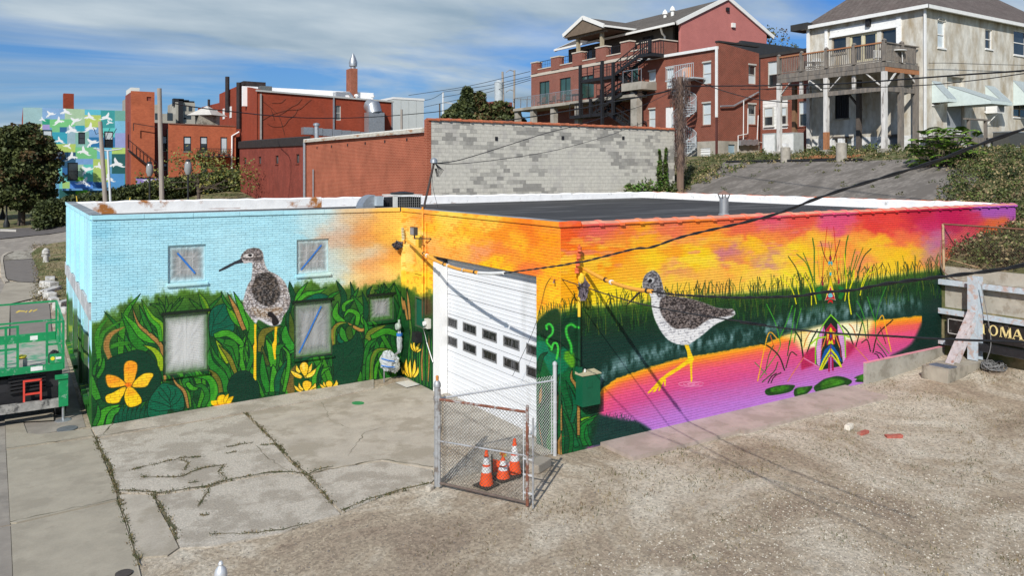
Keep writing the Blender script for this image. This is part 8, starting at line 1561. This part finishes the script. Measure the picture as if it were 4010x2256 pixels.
# clipped hedge along the street
B=MB();mi=[];r=random.Random(11);hl=[(150,797),(269,776),(439,747),(580,718),(740,694),(870,673),(934,668)]
for i in range(len(hl)-1):
    for k in range(120):
        t=r.random();u=hl[i][0]+(hl[i+1][0]-hl[i][0])*t;v=hl[i][1]+(hl[i+1][1]-hl[i][1])*t;p=at(u,v,y=60.5);zt=p.z-.2;zb=gz(p.x,60)
        z=zb+(zt-zb)*(1-r.random()**1.6*.95);leafclump(B,(p.x,60.5+r.uniform(-.9,.9),z),.62,60,.19,r,mi,[0,1,1,2,1][r.randrange(5)])
hd=multi(B,'hedge',LG,mi);tag(hd,'long dark green hedge along the street below the brick buildings','hedge')
# conifers and far trees
for (x_,y0_,y1_,w_,lab,sd,ms,sh) in ((508,335,640,62,'tall pointed dark conifer left of the twin behind the block wall',21,LG[:3],1),(625,372,640,60,'shorter broad conifer right of the pointed one',22,[LG[1],LG[2],LG[3]],1),(790,470,650,80,'low reddish green tree between the conifers and the utility poles',23,[LG[1],LG[3],LG[2]],0),(440,470,640,60,'low dark green shrubby tree at the foot of the pointed conifer',24,LG[:3],0)):
    pt=at(*R3(x_,y0_),d=84);pb_=at(*R3(x_,y1_),d=84);w3=w_*2.7*.44861*84/3080;tree(lab,Vector((pt.x,pt.y,pb_.z-3)),pt.z-pb_.z+3,w3,ms,170,80,.26,.2,sd,shape=(lambda z:max(.06,1.15*(1-z))**.8) if sh else None,low=.2)
pt=at(*R4(2262,240),y=48);tree('bare looking tree crown rising behind the dark clad block',Vector((pt.x,pt.y,9)),pt.z-9,3.6,[LG[3],LG[1],LY[0]],40,34,.2,.2,31,low=.6)
# hillside: asphalt apron, grass bank, weeds and vines
ap=MB()
T_=cat([(30.4,23),(30.5,18),(30.3,13),(30.2,8.5),(27,4.6)],8);B_=cat([(22.0,19.4),(21,15),(20.8,11),(20.8,6),(20.8,2.6)],8);nr=12
for i in range(len(T_)):
    for j in range(nr+1):q=T_[i]*(1-j/nr)+B_[i]*(j/nr);ap.v.append((q[0],q[1],gz(max(15.7,q[0]),q[1])+.06))
for i in range(len(T_)-1):
    for j in range(nr):k=i*(nr+1)+j;ap.f.append((k,k+1,k+nr+2,k+nr+1))
o=ap.build('asphalt_slope',mat('grey_asphalt_bank',(.185,.165,.145),.92,.35,6,1.,col2=(.13,.115,.10),amt=.5,s2=1.1,stretch=(.5,1,1)));o['kind']='structure'
def scatter(name,n,fn,mats,s,seed,rad=.35,per=26,lift=.1):
    r=random.Random(seed);B=MB();mi=[]
    for _ in range(n):
        q=fn(r)
        if q is None:continue
        x,y=q[:2];k=r.randrange(len(mats));leafclump(B,(x,y,gz(x,y)+lift*r.uniform(.3,1)),rad*r.uniform(.5,1.2),per,s,r,mi,[k,k,r.randrange(len(mats))])
    return multi(B,name,mats,mi,None,True)
scatter('hillside_vines',1900,lambda r:(lambda x,y:(x,y) if y < 3.4+(x-21)*.42 or x < 20.6 and y < -.3 else None)(15.8+16*r.random()**1.2,r.uniform(-9,7.5)),[LG[1],LG[2],G3,LY[1],G4,LG[2],LG[0]],.078,41,.5,60,.28)
scatter('hillside_vines',110,lambda r:(lambda x,y:(x,y) if y < -.6 or x > 16.6 else None)(r.uniform(15.7,20),r.uniform(-6,-.2)),[LG[2],LG[1],LG[0],G4,G3],.05,42,.35,70,.25)
scatter('grass',900,lambda r:(r.uniform(29.8,36),r.uniform(6,27)),[G1,G2,LG[2],G3],.09,43,.3,14,.06)
scatter('undergrowth',200,lambda r:(r.uniform(22,29),r.uniform(19.8,25)),[LG[1],G2,G3,LY[1]],.1,44,.4,30,.2)
scatter('undergrowth',46,lambda r:(r.uniform(31,36),r.uniform(12,22)),[LG[2],LG[1],LY[1]],.09,45,.35,50,.35)
scatter('asphalt_weeds',26,lambda r:(r.uniform(24,30),r.uniform(6,18)),[LG[2],LG[1],G2],.07,46,.22,30,.06)
r=random.Random(5);scatter('dry_grass',600,lambda r:(lambda p:(p.x,p.y))(gp(r.uniform(130,262),r.uniform(960,1190))),[G3,G4,G2,G2],.06,47,.3,14,.06)
def ivy(label,pts,seed,mats):
    r=random.Random(seed);B=MB();mi=[]
    for i in range(len(pts)-1):
        for _ in range(26):t=r.random();u=pts[i][0]+(pts[i+1][0]-pts[i][0])*t;v=pts[i][1]+(pts[i+1][1]-pts[i][1])*t;p=at(*R3(u,v),y=YB-.12);leafclump(B,(p.x,p.y,p.z),pts[i][2],16,.12,r,mi,r.randrange(len(mats)))
    tag(multi(B,'ivy',mats,mi),label,'ivy')
ivy('narrow column of ivy climbing the block wall, left of a pair',[(2190,862,.05),(2195,960,.14),(2190,1060,.2),(2200,1240,.26)],1,[LY[2],LG[1],LG[2]]);ivy('narrow column of ivy climbing the block wall, right of a pair',[(2250,850,.05),(2240,960,.13),(2245,1100,.2),(2245,1240,.26)],2,[LY[2],LG[1],LG[2]])
for i,(x_,y_,rd) in enumerate(((1950,1210,.5),(2080,1195,.75),(2300,1200,.6))):B=MB();mi=[];p=at(*R3(x_,y_),y=YB-.6);leafclump(B,p,rd,260,.15,random.Random(i),mi,[0,1,2]);tag(multi(B,'bush',[LG[1],LG[2],LY[2]],mi),['small green bush at the base of the block wall, apart from the ivy','green bush at the base of the block wall just left of the ivy','green bush between the ivy and the vine covered pole'][i],'bush')
# feathery sumac
su=thing('sumac','bright green sumac with feathery leaves below the stucco house corner','shrub');r=random.Random(8);p0=at(*R6(330,1440),x=29.2);B=MB();mi=[];b=MB()
for i in range(110):
    k=r.uniform(0,6.28);tl=r.uniform(.6,1.1);s0=p0+Vector((r.uniform(-.8,.8),r.uniform(-1.35,1.35),r.uniform(.0,1.9)));d=Vector((math.cos(k),math.sin(k),r.uniform(.2,.7))).normalized();b.tube([p0+Vector((r.uniform(-.4,.4),r.uniform(-.6,.6),-.8)),s0],[.03,.01],4)
    for j in range(12):
        c=s0+d*tl*j/12-Vector((0,0,.5*tl*(j/12)**2));sd_=d.cross(Vector((0,0,1))).normalized()
        for sg in (-1,1):w=.26*math.sin(math.pi*(j+1.5)/14);n0=len(B.v);e=c+sd_*sg*w-Vector((0,0,.07));B.v += [tuple(c-d*.05),tuple((c+e)/2-d*.07),tuple(e),tuple((c+e)/2+d*.07)];B.f.append((n0,n0+1,n0+2,n0+3));mi.append(r.randrange(3))
b.build('stem',M_bark,su);multi(B,'foliage',[LY[2],leafmat('sumac_green',(.15,.26,.03)),LY[1]],mi,su)
# ---------------------------------------------------------------- poles, lamps, distant wires
M_pole=mat('weathered_pole',(.30,.265,.23),.9,.2,3,.4,stretch=(3,3,.3));M_iron=mat('lamp_iron',(.02,.022,.022),.5,.2)
def pole(label,u,vt,d,rad,m=M_pole,ub=None,vb=700,extra=None,name='utility_pole'):
    t=at(u,vt,d=d);b_=at(ub or u,vb,d=d);g_=gz(b_.x,b_.y);b_=b_+(b_-t)*((b_.z-g_)/(t.z-b_.z)) if t.z > b_.z else b_
    th_=thing(name,label,'utility pole');MB().tube([b_,t],[rad,rad*.8],10).build('pole',m,th_);return th_,t
pole('tall bare wooden pole before the orange brick building',624,345,45,.15,ub=632);q,t=pole('leaning wooden pole in front of the bird mural house',392,475,48,.15,ub=412,vb=780)
b=MB();[b.tube([t+Vector((.1,0,-.6)),t+Vector((.5*k,.2,-.9-.3*k)),t+Vector((.9*k,0,-.4))],.02,4) for k in (1,.6,-.4)];b.build('wire_loops',M_cable,q)
q,t=pole('slim pale metal lamp post behind the leaning pole',422,590,56,.09,mat('pale_metal',(.55,.58,.6),.5,.05),ub=432,vb=780,name='lamp_post');MB().tube([t+Vector((-.9,0,.15)),t,t+Vector((.9,0,.15))],.05,5).build('arm',MATS['pale_metal'],q)
q,t=pole('vine smothered wooden pole beside the spiral stair',2664,300,47,.22,mat('brown_pole',(.17,.115,.085),.9,.25,3,.5,stretch=(3,3,.3)),vb=750)
B=MB();r=random.Random(2);mi=[]
for i in range(1500):
    z=t.z-5.4*r.random()**1.3;w=.62 if z > t.z-1.6 else .4;a=r.uniform(0,6.28);c=Vector((t.x+math.cos(a)*w*r.random()**.5,t.y+math.sin(a)*w*r.random()**.5,z));d=Vector((r.uniform(-.16,.16),r.uniform(-.16,.16),-r.uniform(.15,.45)));n0=len(B.v);sx=Vector((.012,0,0));B.v += [tuple(c-sx),tuple(c+sx),tuple(c+d+sx),tuple(c+d-sx)];B.f.append((n0,n0+1,n0+2,n0+3));mi.append(i % 2)
multi(B,'dead_vine',[mat('dead_vine',(.17,.12,.10),.9),mat('dead_vine_dark',(.08,.055,.05),.9)],mi,q);VT=t
q,t=pole('far utility pole carrying a white transformer can',R3(820,0)[0],R3(0,178)[1],110,.2,ub=R3(840,0)[0]);c=at(*R3(787,352),d=110);MB().lathe([(.6,-1.5),(.62,1.3),(.2,1.6)],c,14).build('transformer',mat('transformer_grey',(.42,.46,.48),.5),q)
TP1=t;q,t=pole('far utility pole with curled lamp brackets',R3(924,0)[0],R3(0,165)[1],112,.18,ub=R3(914,0)[0]);TP2=t;b=MB();[b.tube([t+Vector((0,0,-z_)),t+Vector((-.8,0,.2-z_)),t+Vector((-1.4,0,-.2-z_))],.05,4) for z_ in (.2,3,6)];b.build('bracket',M_pole,q)
q,t=pole('far pale pole with a slanted cross arm',R3(301,0)[0],R3(0,358)[1],130,.2,mat('pale_metal',(.55,.58,.6)));TP3=t;MB().bar(t+Vector((0,0,-1.6)),t+Vector((5,0,-2.2)),.2).bar(t+Vector((.3,0,-5)),t+Vector((3,0,-2.0)),.15).build('cross_arm',MATS['pale_metal'],q)
q,t=pole('far dark utility pole with insulators',R3(272,0)[0],R3(0,458)[1],140,.16,M_bark);MB().bar(t+Vector((-1,0,-3)),t+Vector((1,0,-3.4)),.12).build('cross_arm',M_bark,q)
q,t=pole('short wooden pole on the roof before the pale metal building',R2(1866,0)[0],R2(0,550)[1],62,.12,vb=R2(0,740)[1])
def far(pts,d0,d1,rad,lab):n=len(pts)-1;P_=[tuple(at(*p,d=d0+(d1-d0)*i/n)) for i,p in enumerate(pts)];tag(MB().tube([Vector(v) for v in cat(P_,4)],rad,4).build('overhead_wire',M_cable),lab,'wire','overhead wires')
W_=['highest','second','third','fourth','lowest']
for i,(a,c) in enumerate((((0,385),(1060,175)),((300,355),(1065,218)),((135,430),(300,360)),((300,400),(1065,235)),((135,487),(1065,250)))):far([R3(*a),R3((a[0]+c[0])/2,(a[1]+c[1])/2+(14 if i else 22)),R3(*c)],120,105,.035,'%s thin overhead wire between the metal building and the apartments' % W_[i])
far([R1(1640,250),R1(1900,295),R1(2400,352),R2(500,598),R2(900,628),R2(1300,632),R2(1700,615),R2(2174,575),R3(360,505)],46,80,.035,'long sagging wire from the bare pole across the red hall')
S_=[(VT.x,VT.y),(16,-9)]
cable('cable','upper black cable running right from the vine covered pole past the deck',[R4(1500,738),R4(1700,738),R4(2000,736),R5(300,732),R5(900,715),R5(1500,672),R5(2000,635),R5(2437,605),(4100,262)],S_[0],S_[1],.032)
cable('cable','lower black cable running right from the vine covered pole past the deck',[R4(1540,670),R4(1800,770),R4(2100,850),R4(2400,880),R5(300,872),R5(420,880)],S_[0],(30,4),.026);cable('cable','thin grey cable below the black ones in front of the awnings',[R5(0,765),R5(700,760),R5(1500,735),R5(2000,690),R5(2437,630)],S_[0],S_[1],.018)
cable('cable','thick bundled cable dropping left from the vine covered pole across the fire escape',[R4(1420,760),R4(1330,785),R4(1210,812),R4(900,870),R4(500,950),R4(0,1030),R3(800,608)],S_[0],(28,60),.05)
cable('cable','lone wire crossing the stucco wall above the awnings',[R5(1620,540),R5(1800,540),R5(2100,550),R5(2437,558)],(36,Y0-.3),(60,Y0-.4),.018)
def lamp(label,u,vt,vb,d=None):
    if d is None:p=gp(u,vb);d=(p-CAM).dot(FWD)
    else:p=at(u,700,d=d);p.z=gz(p.x,p.y)
    h=at(u,vt,d=d).z-p.z;t=thing('street_lamp',label,'street lamp',p,0,'acorn street lamps');MB().lathe([(.24,0),(.24,.3),(.13,.6),(.07,.9),(.06,h-1.1),(.12,h-1.05)],n=12).build('post',M_iron,t)
    MB().lathe([(.14,h-1.04),(.25,h-.75),(.22,h-.35),(.12,h-.12)],n=14).build('globe',mat('lamp_globe',(.24,.25,.25),.15,.1,3),t);MB().lathe([(.2,h-.13),(.14,h-.05),(.02,h)],n=12).build('finial',M_iron,t)
lamp('black street lamp with an acorn globe, left of the tall bare pole',R1(1416,0)[0],R1(0,800)[1],0,55);lamp('black street lamp with an acorn globe, right of the tall bare pole',R1(1779,0)[0],R1(0,778)[1],0,52);lamp('black street lamp partly hidden under the dense round tree',R1(62,0)[0],R1(0,1100)[1]-120,R1(0,1425)[1])
lamp('black street lamp farthest left beyond the round tree',R1(25,0)[0],R1(0,1350)[1]-185,R1(0,1345)[1])
tag(MB().tube([at(*R1(730,1180),y=19.9),at(*R1(722,1128),y=19.9)],.02,6).build('roof_stake',mat('yellow_stake',(.6,.4,.05))),'thin yellow stake on the far parapet, nearer the left corner','stake');tag(MB().tube([at(*R1(1222,1182),y=19.9),at(*R1(1232,1142),y=19.9)],.02,6).build('roof_stake',MATS['yellow_stake']),'thin yellow stake on the far parapet near the middle of the rust patches','stake')
# stones and post of the grass bank, hillside bits
for i,(x_,y_,s_) in enumerate(((400,520,.9),(392,570,.9),(405,610,.9),(400,660,.8),(425,690,.7),(505,735,.7),(520,770,.6))):chunk('stone',gp(*L7(x_,y_)),(s_*.62,s_*(1.1+.5*(i%3)),.3+.12*(i%2)),mat('white_stone',(.50,.49,.46),.9,.3,5,.9,col2=(.34,.33,.30),amt=.4,s2=4),50+i,.5*math.sin(i*2.3),'rough whitish retaining stone, %s of the row beside the grass bank' % ['first from the far end','second from the far end','third from the far end','fourth from the far end','fifth from the far end','second nearest','nearest'][i],'stone')
p=gp(*L7(368,372));hy=thing('hydrant','small white hydrant standing on the dry grass bank','hydrant',p);MB().lathe([(.22,0),(.2,.1),(.16,.15),(.16,.6),(.24,.65),(.22,.85),(.08,1.0)],n=14).build('barrel',M_pc if 0 else mat('white_stone',(.55,.54,.52)),hy);MB().lathe([(.09,-.25),(.09,.25)],(0,0,.5),10,'x').build('outlet',MATS['white_stone'],hy)
for i,(u,v,h) in enumerate(((1045,190,.5),(1582,200,.65))):
    x_=R8(u,v);p=at(*x_,x=30.4);t=thing('concrete_bollard',['round concrete bollard with a white block, left of a pair on the terrace edge','round concrete bollard with a white block, right of a pair on the terrace edge'][i],'bollard',(30.4,p.y,gz(30.4,p.y)),group='terrace bollards');MB().lathe([(.3,0),(.3,h+.4),(.26,h+.45)],n=16).build('shaft',M_stc,t);MB().box(-.14,.14,-.14,.14,h+.451,h+.7).build('block',M_wst,t)
for i,u in enumerate((880,1060)):
    a=at(*R8(u-56 if i == 0 else u-60,132),x=33.2+i*.3);c=at(*R8(u+66,132),x=33.2+i*.3);h=1.45;t=thing('heat_pump',['pale ribbed air conditioning unit left of the pair under the deck','pale ribbed air conditioning unit right of the pair under the deck'][i],'air conditioner',group='ribbed units under the deck');y0_,y1_=sorted((a.y,c.y));g_=gz(33.5,y0_);MB().box(33.2+i*.3,34.2+i*.3,y0_,y1_,g_,g_+h).build('case',mat('heat_pump_case',(.36,.38,.37),.6),t)
    fin=MB().box(-.03,0,0,.05,.05,h-.1).mesh('fin',M_wht)
    for k in range(12):inst('fin',fin,t,(33.2+i*.3-.001,y0_+.05+(y1_-y0_-.15)*k/12,g_))
lp=thing('timber_pile','stack of brown planks and black pipe lying on the terrace grass','timber pile')
for i in range(5):a,c=at(*R8(1170+i*20,175-i*7),x=31.2),at(*R8(1720+i*10,150-i*3),x=31.2+i*.1);MB().bar((31+.25*i,a.y,gz(31,a.y)+.12+.04*i),(31+.25*i,c.y,gz(31,c.y)+.12+.04*i),.2,.05).build('plank',M_nw,lp)
tag(MB().tube([Vector((30.3,at(*R8(u,200),x=30.3).y,gz(30.3,10)+.12)) for u in (480,800,1150,1500,1780)],.09,6).build('black_pipe',M_blk),'long black pipe lying along the terrace edge','pipe')
# ---------------------------------------------------------------- scissor lift
M_lg=mat('lift_green',(.012,.24,.085),.45,.15,5,col2=(.25,.38,.3),amt=.12,s2=6);M_lr=mat('lift_red',(.62,.06,.04),.5,.15,6);M_ty=mat('tyre',(.02,.02,.02),.85,.3,9);M_fl=mat('dusty_deck',(.34,.32,.28),.8,.2,5,col2=(.1,.28,.17),amt=.4)
lf=thing('scissor_lift','green scissor lift with a railed platform parked beside the painted building','scissor lift');X1,X0,Y0l,Y1l=-9.3,-11.9,9.9,13.9;ZP,ZR_=1.12,2.38
MB().box(X0,X1,Y0l+.02,Y1l,ZP,ZP+.06).build('platform_deck',M_fl,lf);MB().box(X0,X1,Y0l-.04,Y0l+.01,ZP-.02,ZP+.16).build('platform_edge',M_lg,lf);MB().box(X1-.02,X1+.02,Y0l,Y1l,ZP,ZP+.3).build('toe_board',M_lg,lf);MB().box(X0,X1-.03,Y1l-.05,Y1l,ZP+.06,ZP+.32).build('toe_board',M_lg,lf)
def lrail(pts,name='guard_rail',m=M_lg,w=.05):b=MB();[b.bar(p,q,w) for p,q in pts];b.build(name,m,lf)
for z_ in (ZR_,1.8):lrail([((X0,Y1l,z_),(X1,Y1l,z_))]);lrail([((X1,Y0l,z_),(X1,Y1l,z_))]);lrail([((-9.68,Y0l,z_),(X1,Y0l,z_))]);lrail([((X0,Y0l,z_-.03),(-10.34,Y0l,z_-.03))])
for x_,y_,z_ in ((X1,Y0l,ZR_),(-9.68,Y0l,ZR_),(-10.34,Y0l,ZR_),(-10.6,Y0l,ZR_),(X1,Y1l,ZR_),(X0,Y1l,ZR_),(-11,Y1l,ZR_),(X1,11.9,ZR_)):lrail([((x_,y_,ZP),(x_,y_,z_))],'rail_post',w=.06)
MB().box(-9.62,X1-.03,Y0l-.02,Y0l,ZP+.17,ZP+.42).build('sign_panel',M_lg,lf);MB().lathe([(.05,-.005),(.05,.0)],(-9.55,Y0l-.022,ZP+.3),12,'y').build('sun_emblem',mat('yellow_emblem',(.75,.65,.03),.5),lf);MB().box(-9.48,-9.35,Y0l-.024,Y0l-.021,ZP+.27,ZP+.33).build('label_strip',M_wht,lf)
MB().box(-10.05,-9.78,Y0l-.045,Y0l-.041,ZP+.03,ZP+.14).build('label_strip',M_wht,lf);MB().box(-10.0,-9.8,Y1l-.055,Y1l-.051,ZP+.12,ZP+.25).build('label_strip',M_wht,lf)
MB().box(-12,-9.42,10.05,13.6,.32,.62).build('chassis',M_blk,lf);MB().box(-12,-9.4,9.72,9.86,.14,.36).build('front_beam',mat('scuffed_grey_steel',(.30,.29,.27),.6,.35,9,col2=(.06,.06,.06),amt=.4),lf)
for i in range(5):MB().bar((-10.55,9.98+i*.02,.62+i*.09),(-9.7,9.98+i*.02,.66+i*.09),.06,.05).build('scissor_arm',M_blk,lf)
MB().box(-9.72,-9.32,10.1,11.9,.3,1.05).build('engine_box',mat('black_hood',(.03,.03,.033),.5),lf);MB().box(-12,-10.5,10.1,11.5,.3,.95).build('engine_box',MATS['black_hood'],lf)
b=MB();[b.bar((x_,9.86,.3),(x_,9.9,.92),.045) for x_ in (-10.2,-9.82)];[b.bar((-10.2,9.88,z_),(-9.82,9.88,z_),.045) for z_ in (.55,.9)];b.build('ladder',M_lr,lf)
MB().box(-9.42,-9.2,9.66,9.82,.16,.92).build('outrigger',M_lg,lf);MB().box(-9.5,-9.2,9.62,9.84,.9,.98).build('outrigger_cap',M_lg,lf);MB().tube([(-9.31,9.74,-.22),(-9.31,9.74,.2)],.035,10).build('jack_rod',M_galv,lf);MB().lathe([(.2,-.25),(.2,-.22),(.06,-.19)],(-9.31,9.74,0),18).build('foot_pad',M_galv,lf)
for y_ in (10.5,13.0):
    w=MB().lathe([(.3,-.14),(.42,-.11),(.42,.11),(.3,.14)],(-9.35,y_,.18),20,'x').build('wheel',M_ty,lf);MB().lathe([(.22,.141),(.18,.15)],(-9.35,y_,.18),14,'x').build('hub',mat('hub_white',(.5,.5,.48)),w)
tb_=thing('tool_bag','black tool bag slumped in the corner of the lift platform','bag');crumple((-9.5,10.4,ZP+.22),.16,.19,12).build('bag',M_blk,tb_);bx_=thing('paint_bucket','small cluttered box with yellow tape on the lift platform','box');MB().box(-10.32,-10.12,10.05,10.25,ZP+.06,ZP+.32).build('case',mat('cluttered_box',(.35,.33,.3),.7,.4,14),bx_);crumple((-10.25,10.2,ZP+.37),.13,.05,3,6,8).build('tape_roll',mat('yellow_tape',(.6,.5,.05)),bx_)
